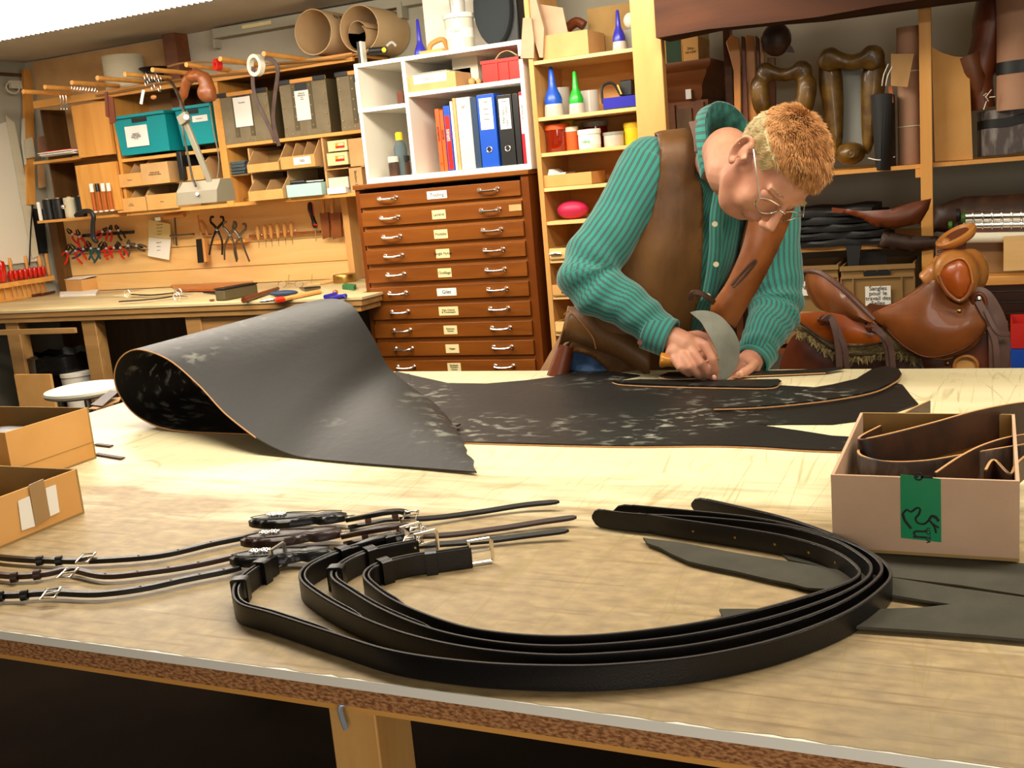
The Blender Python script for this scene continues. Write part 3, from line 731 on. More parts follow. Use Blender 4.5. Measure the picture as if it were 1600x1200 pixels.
# left boxes
X1 = -1.412
p = pX(126, 728, X1); yb = T(132, 802).y
lb1 = open_box('cardboard_box', 'cardboard box at the left front with brown tape over a white label', 'box', X1-.42, .93, TZ, X1, yb, pX(128, 730, X1).z, 'card_or', 'card_dk')
def onx(px, py, d=.001): p = pX(px, py, X1); return V((X1+d, p.y, p.z))
MB().prism([onx(27, 783), onx(45, 775), onx(54, 822), onx(33, 829)], (.0008, 0, 0)).build('white_label', 'paper', lb1)
MB().prism([onx(70, 763), onx(86, 757), onx(92, 800), onx(77, 807)], (.0008, 0, 0)).build('white_label', 'paper', lb1)
MB().prism([onx(43, 758, .002), onx(66, 748, .002), onx(77, 808, .002), onx(54, 822, .002)], (.0008, 0, 0)).build('brown_tape', 'tape', lb1)
MB().ball((X1-.12, 1.08, TZ+.05), (.11, .09, .035)).build('dark_leather_bundle', 'black_leather', label='black leather bundle lying in the taped left box', cat='leather bundle')
X2 = -1.70
yb2 = T(155, 716).y; z2 = pX(146, 634, X2).z; yn = pX(12, 700, X2).y
lb2 = open_box('cardboard_box', 'plain cardboard box at the left, behind the taped one', 'box', X2-.42, yn, TZ, X2, yb2, z2, 'card_or', 'card_dk')
MB().box(X2, yn+.002, TZ+.035, X2+.0008, yb2-.002, TZ+.036).build('crease', 'card_dk', lb2)
MB().ball((X2-.16, (yn+yb2)/2, TZ+.055), (.13, .09, .03)).build('dark_leather_bundle', 'black_leather', label='black leather bundle lying in the plain left box', cat='leather bundle')
for (x0_, y0_, x1_, y1_, lab) in ((150, 694, 174, 697, 'short grey leather sliver beside the plain box, the farther one'), (150, 709, 192, 716, 'longer dark leather sliver beside the plain box, the nearer one')):
    MB().strap([T(x0_, y0_, .003), T(x1_, y1_, .003)], .012, .003).build('leather_sliver', 'dk_leather', label=lab, cat='leather piece')
MB().prism([T(142, 634, .004), T(172, 611, .02), T(186, 613, .02), T(160, 636, .004)], (0, 0, .003)).build('leather_patch', 'dk_leather', label='dark leather patch at the far left corner of the table', cat='leather piece')
MB().prism([T(138, 640, .001), T(168, 624, .001), T(190, 621, .001), T(186, 628, .001), T(150, 640, .001)], (0, 0, .002)).build('leather_patch', 'raw_edge', label='tan leather offcut under the dark patch, table corner', cat='leather piece')

# ================================================================ back bench
BZ = .90
a = pz(0, 487, BZ); b = pz(529, 474, BZ)
BX0, BX1 = XL+.005, b.x
bench = thing('workbench', 'long cream-topped wooden workbench along the back wall', 'workbench', ((BX0+BX1)/2, YB+.3, 0))
cxl = min(pY(553, 297, YC).x-.012, BX1-.03)
def bpoly(i, z0, z1): return MB().prism([V(q) for q in ((BX0, YB+i, z0), (BX1-i*2, YB+i, z0), (BX1-i*2, YC-.02, z0), (cxl, YC-.02, z0), (cxl, YT-.004, z0), (BX0, YT-.004, z0))], (0, 0, z1-z0))
bpoly(0, BZ-.012, BZ).build('top_sheet', M['white'], bench)
M['bench_top'] = mat('bench_top', '#c8b78c', .5, col2='#b09a6c', scale=4, stretch=(.4, 1.5, 1), detail=8)
bench.children[0].data.materials[0] = M['bench_top']
bpoly(.004, BZ-.04, BZ-.0125).build('board', 'wood_mid', bench)
bpoly(.010, BZ-.068, BZ-.0405).build('board', 'wood_mid', bench)
for px in (140, 304, 20, 500):
    p = pY(px, 520, YB+.02)
    MB().box(p.x-.05, YB+.02, 0, p.x+.05, YB+.09, BZ-.069).build('leg', 'wood_mid', bench, bevel=.003)
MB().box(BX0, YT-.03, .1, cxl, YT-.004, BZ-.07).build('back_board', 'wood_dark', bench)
p0 = pY(315, 510, YB+.03); p1 = pY(420, 510, YB+.03)
MB().box(p0.x, YB+.03, BZ-.2, p1.x, YB+.06, BZ-.07).build('apron', 'wood_mid', bench)
p = pY(0, 520, YB-.06); q = pY(118, 516, YB-.06)
MB().box(BX0+.02, YB-.07, p.z-.012, q.x, YB-.05, p.z+.016).build('drawer_front', 'wood_mid', bench)
# things under the bench
p = pY(90, 565, YB+.16); bin_r = .19
bt = thing('waste_bin', 'waste bin under the bench lined with a shiny black bag', 'bin', (p.x, YB+.22, 0))
o = MB(); rings = []
for i, (r, z) in enumerate(((.15, .28), (.17, .45), (bin_r, p.z-.08), (bin_r+.02, p.z-.06), (bin_r+.015, p.z+.04), (bin_r-.01, p.z+.05), (bin_r-.04, p.z-.05), (.05, p.z-.1))):
    rings.append([V((p.x+(r+.01*math.sin(5*k+i))*math.cos(k*.2618), YB+.22+(r+.01*math.cos(4*k+i))*math.sin(k*.2618), z+.008*math.sin(k*3.1+i))) for k in range(24)])
o.loft(rings); o.build('bin_bag', 'bag', bt)
MB().lathe([(.14, 0), (.15, .27), (.145, .27), (.02, .26)], (p.x, YB+.22, 0)).build('bucket', 'card_or', bt)
x0, z0, x1, z1 = fb(44, 581, 99, 640, YB+.03)
MB().box(x0, YB-.045, .0, x1, YB-.027, z1).build('plywood_sheet', 'card_or', label='orange-brown board standing under the bench in front of the bin', cat='board')
x0, z0, x1, z1 = fb(98, 582, 134, 612, YB+.10)
MB().lathe([(.075, 0), (.09, z1-.3-.02), (.094, z1-.3-.02), (.094, z1-.3)], ((x0+x1)/2, YB+.13, .3), n=24).build('paint_bucket', 'white', label='white bucket with blue rim label under the bench beside its leg', cat='bucket')
MB().box((x0+x1)/2-.08, YB+.05, .0, (x0+x1)/2+.1, YB+.22, .299).build('wooden_crate', 'wood_dark', label='dark low crate under the bench carrying the white bucket', cat='crate')
# stool
p = pz(134, 607, .70); dd = .16
st = thing('stool', 'round stool with a pale beige seat beyond the table corner', 'stool', (p.x, p.y, 0))
MB().lathe([(.02, .675), (dd-.02, .675), (dd, .683), (dd+.004, .693), (dd, .703), (dd-.02, .708), (.02, .709)], (p.x, p.y, 0), n=40).build('seat', 'offwhite', st)
for k in range(4):
    an = .8+k*1.571; MB().cyl((p.x+.1*math.cos(an), p.y+.1*math.sin(an), .674), (p.x+.17*math.cos(an), p.y+.17*math.sin(an), 0), .012).build('leg', 'steel', st)
o = MB().tube([(p.x+.14*math.cos(a_), p.y+.14*math.sin(a_), .3) for a_ in [j*.2618 for j in range(24)]], .007, 6, closed=True); o.build('foot_ring', 'steel', st)

# ================================================================ tool wall: pine boards behind the bench
x0 = pY(112, 440, YT).x; x1 = pY(562, 380, YT).x
tw = thing('tool_board', 'pale pine board wall above the bench carrying the hand tools', 'tool board', ((x0+x1)/2, YT, BZ+.001))
zz = [BZ+.001] + [pY(400, y, YT).z for y in (415, 378)] + [pY(400, 300, YT).z]
for i in range(3):
    MB().box(x0, YT, zz[i]+.0015, x1, YT+.024, zz[i+1]-.0015).build('plank', 'pine_pale', tw, bevel=.0015)
p = pY(556, 380, YT-.03); MB().box(p.x-.03, YT-.09, BZ+.001, p.x+.012, YT-.001, zz[3]).build('end_post', 'pine_pale_z', tw, bevel=.002)
p = pY(104, 420, YT-.02); MB().box(p.x-.05, YT-.06, BZ+.001, p.x+.02, YT-.001, pY(104, 345, YT).z).build('end_post', 'wood_dark', tw)
# ---------------- upper shelf unit (pine) on the back wall
def zA(px, py, Y=YS): return pY(px, py, Y).z
xL = pY(187, 230, YS).x; xM0 = pY(343, 230, YS).x; xM1 = pY(354, 230, YS).x; xR2 = pY(572, 200, YS).x
zBot = zA(400, 314)-.004; zMid = zA(300, 236); zMid2 = zA(460, 214); zTop = zA(345, 120)
xDL = pY(128, 240, YS).x; 
su = thing('shelf_unit', 'long pine shelf unit hanging on the back wall above the bench', 'shelf unit', ((xL+xR2)/2, YW, zBot))
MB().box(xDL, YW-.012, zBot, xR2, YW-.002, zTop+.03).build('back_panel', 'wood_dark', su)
MB().box(xL, YS, zBot-.016, xR2, YW-.013, zBot+.004).build('shelf', 'pine', su)
MB().box(xL, YS, zMid-.018, xM0, YW-.013, zMid).build('shelf', 'pine', su)
MB().box(xM1, YS, zMid2-.018, xR2, YW-.013, zMid2).build('shelf', 'pine', su)
MB().box(pY(60, 200, YS).x, YS-.01, zTop-.022, xR2-.03, YS+.012, zTop+.022).build('top_rail', 'pine', su, bevel=.002)
MB().box(xDL, YS+.013, zTop-.005, xR2, YW-.013, zTop+.012).build('top_board', 'pine', su)
MB().box(xM0, YS-.004, zBot-.016, xM1, YW-.013, zTop-.023).build('upright', 'pine_z', su)
xq = pY(182, 230, YS).x
MB().box(xq, YS-.002, zBot-.016, xL, YW-.013, zTop-.006).build('upright', 'pine_z', su)
# left bay doors/panels facing the room
x0, z0, x1, z1 = fb(120, 160, 183, 244, YS-.01)
MB().box(x0, YS-.028, z0, xq-.001, YS-.006, z1).build('panel', 'pine_z', su, bevel=.001)
x0b, z0b, x1b, z1b = fb(126, 255, 186, 331, YS-.01)
MB().box(x0b, YS-.028, z0b, xq-.001, YS-.006, z1b).build('panel', 'pine_z', su, bevel=.001)
# left open bay: two shelves towards the corner
p = pY(50, 247, YS); q = pY(126, 245, YS); MB().box(p.x, YS, q.z-.012, q.x, YW-.013, q.z+.004).build('shelf', 'pine', su)
p = pY(62, 345, YS); q = pY(185, 340, YS); MB().box(p.x, YS-.02, zA(124, 340)-.014, q.x, YW-.013, zA(124, 340)+.002).build('shelf', 'pine', su)
zSp = zA(124, 340)+.002
MB().box(p.x+.05, YS+.1, zA(124, 340)+.003, p.x+.06, YW-.013, zTop-.02).build('upright', 'wood_dark', su)
# ---------------- hanging dowels
for i, (px, py) in enumerate(((36, 143), (70, 136), (112, 129), (152, 122), (195, 116), (238, 109), (291, 101), (344, 92), (412, 84))):
    p = pY(px, py, YS-.34); 
    z_ = zTop+.018 if i else zTop+.004
    z_ = p.z
    MB().cyl((p.x, YS-.34, z_), (p.x, YS+.01, zTop+.026 if i > 5 else max(z_-.005, zTop-.01)), .0125, n=14).build('peg', 'pine', su)
pk = lambda i: None
# fluorescent-lit clutter along the top rail
MB().tube(cr_spline([pY(x, y, YS-.02) for x, y in ((150, 150), (230, 135), (300, 122), (400, 112), (520, 92), (575, 80))], 6), .006, 6).build('grey_rod', 'wood_mid', label='thin grey wooden rod lying on the pegs above the bins', cat='rod')
MB().tube(cr_spline([pY(x, y, YS-.04) for x, y in ((262, 104), (300, 97), (380, 100), (470, 96), (540, 90))], 6), .005, 6).build('grey_rod', 'wood_mid', label='second bent rod on the pegs, nearer the paper rolls', cat='rod')
# ---------------- teal bins
def bin_(name, label, px, Y, mt, lid, dep=.27, tx=None, lab=None, group=None):
    x0, z0, x1, z1 = fb(*px, Y); z0 = max(z0, lid)
    r = thing(name, label, 'storage bin', ((x0+x1)/2, Y+dep/2, z0), group)
    ins = .014; o = MB(); t = .004
    A_ = [(x0+ins, Y+ins, z0), (x1-ins, Y+ins, z0), (x1-ins, Y+dep-ins, z0), (x0+ins, Y+dep-ins, z0)]; B_ = [(x0, Y, z1), (x1, Y, z1), (x1, Y+dep, z1), (x0, Y+dep, z1)]
    C_ = [(x0+t, Y+t, z1), (x1-t, Y+t, z1), (x1-t, Y+dep-t, z1), (x0+t, Y+dep-t, z1)]; D_ = [(x0+ins+t, Y+ins+t, z0+t), (x1-ins-t, Y+ins+t, z0+t), (x1-ins-t, Y+dep-ins-t, z0+t), (x0+ins+t, Y+dep-ins-t, z0+t)]
    o.loft([[V(q) for q in R_] for R_ in (A_, B_, C_, D_)]); o.build('body', mt, r)
    o = MB()
    for (a0, b0, a1, b1) in ((x0-.006, Y-.008, x1+.006, Y+.003), (x0-.006, Y+dep-.003, x1+.006, Y+dep+.008), (x0-.007, Y+.003, x0+.003, Y+dep-.003), (x1-.003, Y+.003, x1+.007, Y+dep-.003)): o.box(a0, b0, z1-.016, a1, b1, z1)
    o.build('rim', mt, r)
    cx = (x0+x1)/2; w_ = (x1-x0)
    MB().box(cx-w_*.14, Y-.002, z1-.045, cx+w_*.14, Y+.004, z1-.022).build('handle_slot', 'black', r)
    if lab:
        (lx0, lz0, lx1, lz1) = fb(*lab, Y-.004)
        MB().box(lx0, Y-.0035+.006, lz0, lx1, Y-.0025+.008, lz1).build('paper_label', 'paper', r)
        l2 = r.children[-1]; l2.location.y -= .006
        if tx: text(tx[0], ((lx0+lx1)/2, Y-.0052, (lz0+lz1)/2), XR, ZU, tx[1], 'ink', r)
    return r
bin_('storage_bin', 'larger teal plastic bin with a four line paper label', (180, 177, 262, 240), YS-.03, 'teal', zMid+.001, .27, ('Boucles &\nsommets nylon\nsellerie standard\nTr. 25', .011), (195, 196, 230, 229))
bin_('storage_bin', 'smaller teal plastic bin behind the lamp arm with a narrow label', (276, 164, 333, 226), YS, 'teal', zMid+.001, .24, ('Couvertures', .009), (299, 180, 323, 190))
# ---------------- riveted fibre crates
def fcrate(label, px, lab, txt, Y, z0):
    x0, zz0, x1, z1 = fb(*px, Y); xw = pY(567, 230, YC+.02).x-.006; x1 = min(x1, xw); dep = YW-.03-Y
    r = thing('fibre_crate', label, 'storage crate', ((x0+x1)/2, Y+dep/2, z0), 'riveted crates on the upper shelf')
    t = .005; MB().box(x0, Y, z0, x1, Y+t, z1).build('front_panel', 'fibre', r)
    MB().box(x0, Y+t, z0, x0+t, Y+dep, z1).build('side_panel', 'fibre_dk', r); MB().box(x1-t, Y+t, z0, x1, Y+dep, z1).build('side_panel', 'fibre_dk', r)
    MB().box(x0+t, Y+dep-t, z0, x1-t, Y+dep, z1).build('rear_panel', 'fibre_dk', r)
    MB().box(x0, Y-.006, z1-.002, x1, Y+.006, z1+.018).build('wooden_rim', 'pine', r)
    for a0, a1 in ((x0-.004, x0+.075), (x1-.075, x1+.004)):
        MB().box(a0, Y-.009, z1-.003, a1, Y-.0062, z1+.020).build('rim_plate', 'black', r, bevel=.001)
    cx = pY((lab[0]+lab[2])/2, (px[1]+px[3])/2, Y).x; hw = .052
    for s in (-1, 1):
        if cx+s*hw+.014 < x1: MB().box(cx+s*hw-.014, Y-.003, z0+.03, cx+s*hw+.014, Y-.0003, z1-.004).build('strip', 'fibre_dk', r)
    MB().box(x0, Y-.003, z0, x1, Y-.0003, z0+.03).build('strip', 'fibre', r)
    MB().box(cx-hw+.015, Y-.0012, z1-.045, min(cx+hw-.015, x1-.002), Y-.0002, z1-.005).build('handle_slot', 'black', r)
    o = MB(); pts = []
    for i in range(8): pts.append((x0+.02+(x1-x0-.04)*i/7, z0+.014))
    for i in range(5):
        zz_ = z0+.05+(z1-z0-.07)*i/4
        for xx in (x0+.016, x1-.016, cx-hw, cx+hw):
            if xx < x1: pts.append((xx, zz_))
    for xx, z_ in pts: o.ball((xx, Y-.0035, z_), (.0042, .0022, .0042), 8, 4)
    o.build('rivets', 'brass', r, kind='stuff')
    lx0, lz0, lx1, lz1 = fb(*lab, Y)
    lx1 = min(lx1, x1-.001); MB().box(lx0, Y-.0062, lz0, lx1, Y-.0048, lz1).build('paper_label', 'paper', r)
    text(txt, ((lx0+lx1)/2, Y-.0066, lz1-.03), XR, ZU, .012, 'ink', r)
fcrate('brown fibre crate with brass rivets, left one of three, behind the hanging strap', (342, 147, 422, 217), (367, 151, 394, 198), 'Gourdes', YS, zMid2+.001)
fcrate('brown fibre crate with brass rivets, middle one, handwritten label', (440, 127, 513, 205), (463, 141, 485, 188), 'Matériel\nBâtiments\ncuir\nneuf', YS, zMid2+.001)
fcrate('brown fibre crate with brass rivets, right one beside the white cabinet', (529, 114, 600, 195), (558, 127, 574, 176), 'MU\nCO\nRO\nDO', YS, zMid2+.001)
# ---------------- cardboard picking boxes
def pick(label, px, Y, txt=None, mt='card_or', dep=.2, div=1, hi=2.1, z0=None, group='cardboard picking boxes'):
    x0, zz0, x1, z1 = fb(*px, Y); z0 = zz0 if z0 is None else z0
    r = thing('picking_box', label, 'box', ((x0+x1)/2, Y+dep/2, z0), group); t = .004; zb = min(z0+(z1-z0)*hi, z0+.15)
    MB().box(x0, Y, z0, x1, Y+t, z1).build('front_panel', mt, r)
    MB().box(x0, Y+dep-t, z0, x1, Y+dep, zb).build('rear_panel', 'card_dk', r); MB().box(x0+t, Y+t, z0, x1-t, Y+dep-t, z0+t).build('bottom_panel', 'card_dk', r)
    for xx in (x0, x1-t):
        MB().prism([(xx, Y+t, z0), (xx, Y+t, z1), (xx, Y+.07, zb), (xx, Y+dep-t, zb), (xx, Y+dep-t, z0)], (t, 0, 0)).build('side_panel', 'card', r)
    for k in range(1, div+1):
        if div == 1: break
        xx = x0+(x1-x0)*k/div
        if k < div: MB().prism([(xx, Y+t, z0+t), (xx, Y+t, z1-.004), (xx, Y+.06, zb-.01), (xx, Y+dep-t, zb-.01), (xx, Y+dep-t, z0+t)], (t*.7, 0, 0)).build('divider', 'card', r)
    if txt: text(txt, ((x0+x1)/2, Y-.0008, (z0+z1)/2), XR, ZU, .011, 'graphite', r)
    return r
YK = YS+.01; zb1 = zBot+.005
pick('cardboard picking box on the bottom shelf, left of the lamp shade', (182, 309, 228, 326), YK-.03, 'Vis &\nRondelles', div=2, z0=zb1)
pick('picking box with orange scraps on the bottom shelf beside the lamp shade', (229, 303, 277, 322), YK-.03, 'Divers', z0=zb1)
zr2 = zA(200, 285)
MB().box(xL+.01, YK+.0, zA(230, 289)-.008, xM0-.003, YW-.014, zA(230, 289)-.002).build('card_shelf', 'card_dk', su)
zs2 = zA(230, 289)-.001
pick('picking box on the upper row under the large teal bin', (181, 271, 224, 286), YK-.03, 'Passants', div=2, z0=zs2, hi=1.9)
x0, z0, x1, z1 = fb(222, 254, 265, 281, YK-.05)
r = thing('cardboard_box', 'small closed cardboard box lettered by hand under the large teal bin', 'box', ((x0+x1)/2, YK, zs2))
MB().box(x0, YK-.06, zs2, x1, YK+.08, z1).build('body', 'card', r, bevel=.001); text('Divers de Vis\n& brins de Dôme', ((x0+x1)/2, YK-.061, (zs2+z1)/2), XR, ZU, .013, 'ink', r)
MB().box(x0-.0005, YK-.0605, zs2, x1+.0005, YK+.0805, zs2+.018).build('lid', 'card_or', r)
pick('picking box partly hidden by the lamp arm', (289, 259, 318, 281), YK-.02, None, z0=zs2, hi=1.6)
x0, z0, x1, z1 = fb(277, 236, 285, 282, YK-.05)
MB().box(x0, YK-.05, z0, x1, YK+.15, z1).build('black_sleeve', 'black', label='tall thin black case standing behind the lamp arm', cat='case', bevel=.006)
# right half of the bottom shelf
zc = zA(470, 262)
MB().box(xM1+.002, YK, zA(460, 264)-.003, pY(505, 262, YK).x, YW-.014, zA(460, 264)+.001).build('card_shelf', 'card_dk', su)
zc = zA(460, 264)+.002
MB().box(pY(505, 250, YK).x, YK, zb1, pY(508, 250, YK).x, YW-.014, zMid2-.019).build('card_upright', 'card', su)
MB().box(pY(387, 250, YK).x, YK+.01, zb1, pY(389.5, 250, YK).x, YW-.014, zMid2-.03).build('card_upright', 'card', su)
MB().box(pY(450, 295, YK).x, YK+.01, zb1, pY(451.5, 295, YK).x, YW-.014, zc-.006).build('card_upright', 'card', su)
pick('cardboard picking box under the middle crate, left of the labelled one', (386, 255, 436, 268), YK-.05, None, z0=zc, hi=2.6)
bx2 = pick('cardboard picking box with divided top and a white note', (438, 243, 492, 262), YK-.05, None, z0=zc, div=3, hi=2.2)
x0, z0, x1, z1 = fb(458, 245, 485, 257, YK-.055); MB().box(x0, YK-.0525, z0, x1, YK-.0506, z1).build('paper_label', 'paper', bx2); text('Passants\nV. Adhésif', ((x0+x1)/2, YK-.053, (z0+z1)/2), XR, ZU, .009, 'ink', bx2)
pick('shallow cardboard picking box, lowest row under the middle crate', (388, 297, 442, 309), YK-.06, None, z0=zb1, hi=2.2, div=2)
x0, z0, x1, z1 = fb(449, 287, 504, 304, YK-.03)
MB().box(x0, YK-.04, zb1, x1, YK+.16, z1).build('pale_blue_box', 'lightblue', label='pale blue box holding black tools on the bottom shelf', cat='box', bevel=.003)
MB().tube([(x0+.02, YK-.02, z1+.012), (x0+.1, YK+.0, z1+.012)], .011, 10).build('black_tool', 'black', label='thick black cylinder tool lying on the pale blue box', cat='tool')
MB().tube([(x0+.09, YK+.03, z1+.009), (x0+.19, YK+.05, z1+.009)], .008, 10).build('grey_tool', 'steel', label='grey metal tube lying on the pale blue box', cat='tool')
for k in range(9):
    x0, z0, x1, z1 = fb(355, 250, 384, 271, YK)
    zc_ = zA(370, 274)
    MB().box(x0+.004*math.sin(k*2), YK+.005*math.cos(k*3), zc_+.002+k*.0085, x1-.006+.004*math.sin(k*5), YK+.13, zc_+.0085+k*.0085).build('felt_sheet', 'slate', label='slate grey felt sheet in the stack beside the shelf upright', cat='felt', group='slate felt sheets in a stack')
MB().box(xM1+.002, YK, zA(370, 274)-.003, pY(387, 262, YK).x, YW-.014, zA(370, 274)+.0015).build('card_shelf', 'card_dk', su)
for k, (pxs, lab) in enumerate((((512, 219, 542, 236), 'upper cream parts box with yellow and red label'), ((511, 238, 543, 257), 'lower cream parts box with yellow and red label'))):
    x0, z0, x1, z1 = fb(*pxs, YK-.01)
    if k == 1: z0 = zA(530, 258)+.001
    r = thing('parts_box', lab, 'box', ((x0+x1)/2, YK, z0), 'cream parts boxes')
    MB().box(x0, YK-.01, z0, x1, YK+.12, z1-.001).build('body', 'cream_paper', r)
    cx, cz = (x0+x1)/2, (z0+z1)/2; 
    MB().box(cx-.012, YK-.0112, cz-.014, cx+.045, YK-.0101, cz+.014).build('label_frame', 'red', r); MB().box(cx-.010, YK-.0122, cz-.002, cx+.043, YK-.0113, cz+.012).build('label_print', 'cream_paper', r)
    MB().box(cx-.010, YK-.013, cz-.002, cx+.008, YK-.0123, cz+.012).build('yellow_patch', 'yellow', r); text('62', (cx-.001, YK-.0131, cz+.005), XR, ZU, .011, 'ink', r)
MB().box(pY(508, 262, YK).x+.001, YK, zA(540, 262)-.004, xR2, YW-.014, zA(540, 262)+.001).build('card_shelf', 'card_or', su)
x0, z0, x1, z1 = fb(545, 216, 567, 254, YK); MB().box(x0, YK, zA(540, 262)+.002, x1, YK+.14, z1).build('parcel_box', 'card', label='upright plain cardboard box beside the cream parts boxes', cat='box', bevel=.001)
x0, z0, x1, z1 = fb(546, 260, 566, 292, YK); r = thing('card_folder', 'upright mustard cardboard sleeve with vertical handwriting', 'box', ((x0+x1)/2, YK+.07, zb1))
MB().box(x0, YK, zb1, x1, YK+.14, z1).build('body', 'card', r); text('Blockers 2/c', ((x0+x1)/2, YK-.001, (zb1+z1)/2), (0, 0, -1), XR, .022, 'ink', r, sx=.8)
x0, z0, x1, z1 = fb(511, 290, 540, 301, YK-.02); MB().box(x0, YK-.02, zb1, x1, YK+.1, z1-.01).build('white_carton', 'paper', label='crumpled white carton on the bottom shelf, left of the mustard sleeve', cat='box')
x0, z0, x1, z1 = fb(513, 277, 544, 289, YK); MB().box(x0, YK+.0, zb1+.026, x1, YK+.12, z1).build('grey_carton', 'offwhite', label='grey white carton lying above the crumpled white one', cat='box')
MB().lathe([(.03, 0), (.03, .018), (.028, .02)], (pY(388, 300, YK).x-.05, YK+.06, zb1), n=20).build('small_tin', 'brass', label='small brass tin in the dark compartment left of the picking boxes', cat='tin')
# ---------------- thread spools on the left shelf
for i, (px, mt, r_, lab) in enumerate(((76, 'black', .034, 'leftmost black thread spool on the corner shelf'), (92, 'black', .034, 'second black thread spool from the left'), (110, 'wool', .036, 'pale linen thread spool between black spools'), (127, 'black', .03, 'black thread spool half hidden behind the clamp'))):
    p = pY(px, 325, YS+.05); H_ = .125
    r = thing('thread_spool', lab, 'thread spool', (p.x, YS+.05, zSp), 'thread spools on the corner shelf')
    MB().lathe([(r_*.9, 0), (r_*.9, .004), (r_, .006), (r_, H_-.006), (r_*.9, H_-.004), (r_*.9, H_)], (p.x, YS+.05, zSp), n=20).build('thread', mt, r)
    MB().lathe([(r_*.35, 0), (r_*.35, .006), (r_*.2, .006)], (p.x, YS+.05, zSp+H_), n=12).build('core', 'card', r)
p = pY(62, 330, YS+.04); MB().lathe([(.012, 0), (.012, .11), (.010, .115)], (p.x, YS+.04, zSp), n=12).build('white_tube', 'paper', label='white paper tube at the left end of the spools', cat='tube')
# tubes of reddish stain fixed on the panel
for i in range(4):
    px = 143+i*8.9; x_ = pY(px+2, 305, YS-.045).x; zt = zA(px, 288-i*.4, YS-.045); zb_ = zA(px+2, 331-i*.9, YS-.045)
    r = thing('stain_tube', '%s clear capped tube of red brown sticks hung on the pine panel' % ('leftmost', 'black capped second', 'third', 'rightmost')[i], 'tube', (x_, YS-.045, zb_), 'four clear tubes on the pine panel')
    MB().lathe([(.0115, 0), (.0115, (zt-zb_)*.72)], (x_, YS-.045, zb_), n=14).build('contents', 'tan_or', r)
    MB().lathe([(.0125, (zt-zb_)*.72), (.0125, (zt-zb_)*1.0), (.011, (zt-zb_)*1.02)], (x_, YS-.045, zb_), n=14).build('cap', 'black' if i == 1 else 'white', r)
    MB().lathe([(.0123, -.006), (.0123, .002)], (x_, YS-.045, zb_), n=14).build('foot', 'white', r)
# papers stack on left shelf
p = pY(72, 243, YS); q = pY(128, 240, YS)
for k in range(5):
    MB().box(p.x+.01*math.sin(k*2.), YS-.05+.01*math.cos(k*3), q.z+.006+k*.006, q.x-.02+.012*math.sin(k*4), YS+.2, q.z+.011+k*.006).build('magazine', 'red' if k == 4 else 'paper', label='magazine with red cover on top of the stack' if k == 4 else 'white magazine in the corner shelf stack, %s' % ('lowest', 'second from below', 'in the middle', 'just under the red one', '')[k], cat='magazine', group='magazines on the corner shelf')
MB().tube(cr_spline([pY(x, y, YS-.09) for x, y in ((118, 337), (128, 331), (140, 330), (146, 338), (145, 352), (146, 372), (152, 378))], 6), [.012]*2+[.014]*33+[.012]*2, 10).build('bench_clamp', 'black', label='black metal clamp gripping the corner shelf edge', cat='clamp')
MB().ball(pY(99, 323, YS-.1), .014).build('clamp_knob', 'chrome', label='shiny metal ball knob of a clamp on the corner shelf', cat='knob')
# reel of cord and black reel on top
p = pY(195, 116, YW-.18); xx = p.x
r = thing('cord_reel', 'fat reel of pale cord standing on top of the shelf unit', 'reel', (xx, YW-.18, zTop+.013))
s_ = (pY(219, 105, YW-.18).x-pY(171, 105, YW-.18).x)/2; hh = zA(195, 84, YW-.18)-zTop-.02
MB().lathe([(s_*.95, 0)]+[(s_*(1+.012*(-1)**i), .006+hh*i/22) for i in range(22)]+[(s_*.9, hh), (s_*.3, hh)], (xx, YW-.18, zTop+.013), n=28).build('wound_cord', 'wool', r)
p = pY(243, 110, YW-.12)
MB().lathe([(.05, 0), (.05, .1), (.085, .115), (.088, .12), (.03, .12)], (p.x, YW-.13, zTop+.013), n=22).build('black_reel', 'rust', label='black flanged reel standing right of the pale cord reel', cat='reel')
# ---------------- paper rolls on the right part of the top
for (c0, rpx, mt, lab, ex) in (((489, 50), 36, 'parcel', 'wide brown paper roll, left one of two on the shelf top', .42), ((563, 62), 37, 'parcel', 'brown paper roll with inner roll, right one of two', .42)):
    Yn = YS-.02; c = pY(*c0, Yn); r_ = rpx/FOC*(c-CAM).dot(cf)*.96; c = V((c.x, Yn, max(c.z, zTop+.024+r_*.9)))
    rr = thing('paper_roll', lab, 'paper roll', (c.x, Yn+ex/2, c.z-r_), 'brown paper rolls on the shelf top')
    n = 40; o = MB(); rings = []
    c2 = c+V((.0, YW-.02-Yn, 0))
    sec = [(r_*(1-.0*j/n)*math.cos(j/n*6.2832*1.0), r_*math.sin(j/n*6.2832*1.0)) for j in range(n)]
    out_ = [[V((c.x+a_, y_, c.z+b_)) for a_, b_ in sec] for y_ in (Yn, YW-.02)]; inn = [[V((c.x+a_*.965, y_, c.z+b_*.965)) for a_, b_ in sec] for y_ in (YW-.02, Yn)]
    o.loft(out_+inn, closed=True); o.build('outer_sheet', mt, rr)
    if c0[0] > 500:
        sp = [V((c.x-.02+.06*math.cos(a_)*(1-a_*.03), Yn+.01, c.z-r_*.25+.075*math.sin(a_)*(1-a_*.03))) for a_ in [j*.2+.5 for j in range(34)]]
        MB().loft([[p_+V((0, 0, 0)) for p_ in sp]+[p_*1+V((.0, 0, -.003)) for p_ in reversed(sp)], [p_+V((0, .3, 0)) for p_ in sp]+[p_+V((0, .3, -.003)) for p_ in reversed(sp)]]).build('inner_sheet', mt, rr)
    else: text('PA 70S', (c.x+r_*.82, Yn+.12, c.z+r_*.6), (0, 1, 0), (-.5, 0, .8), .035, 'ink', rr)
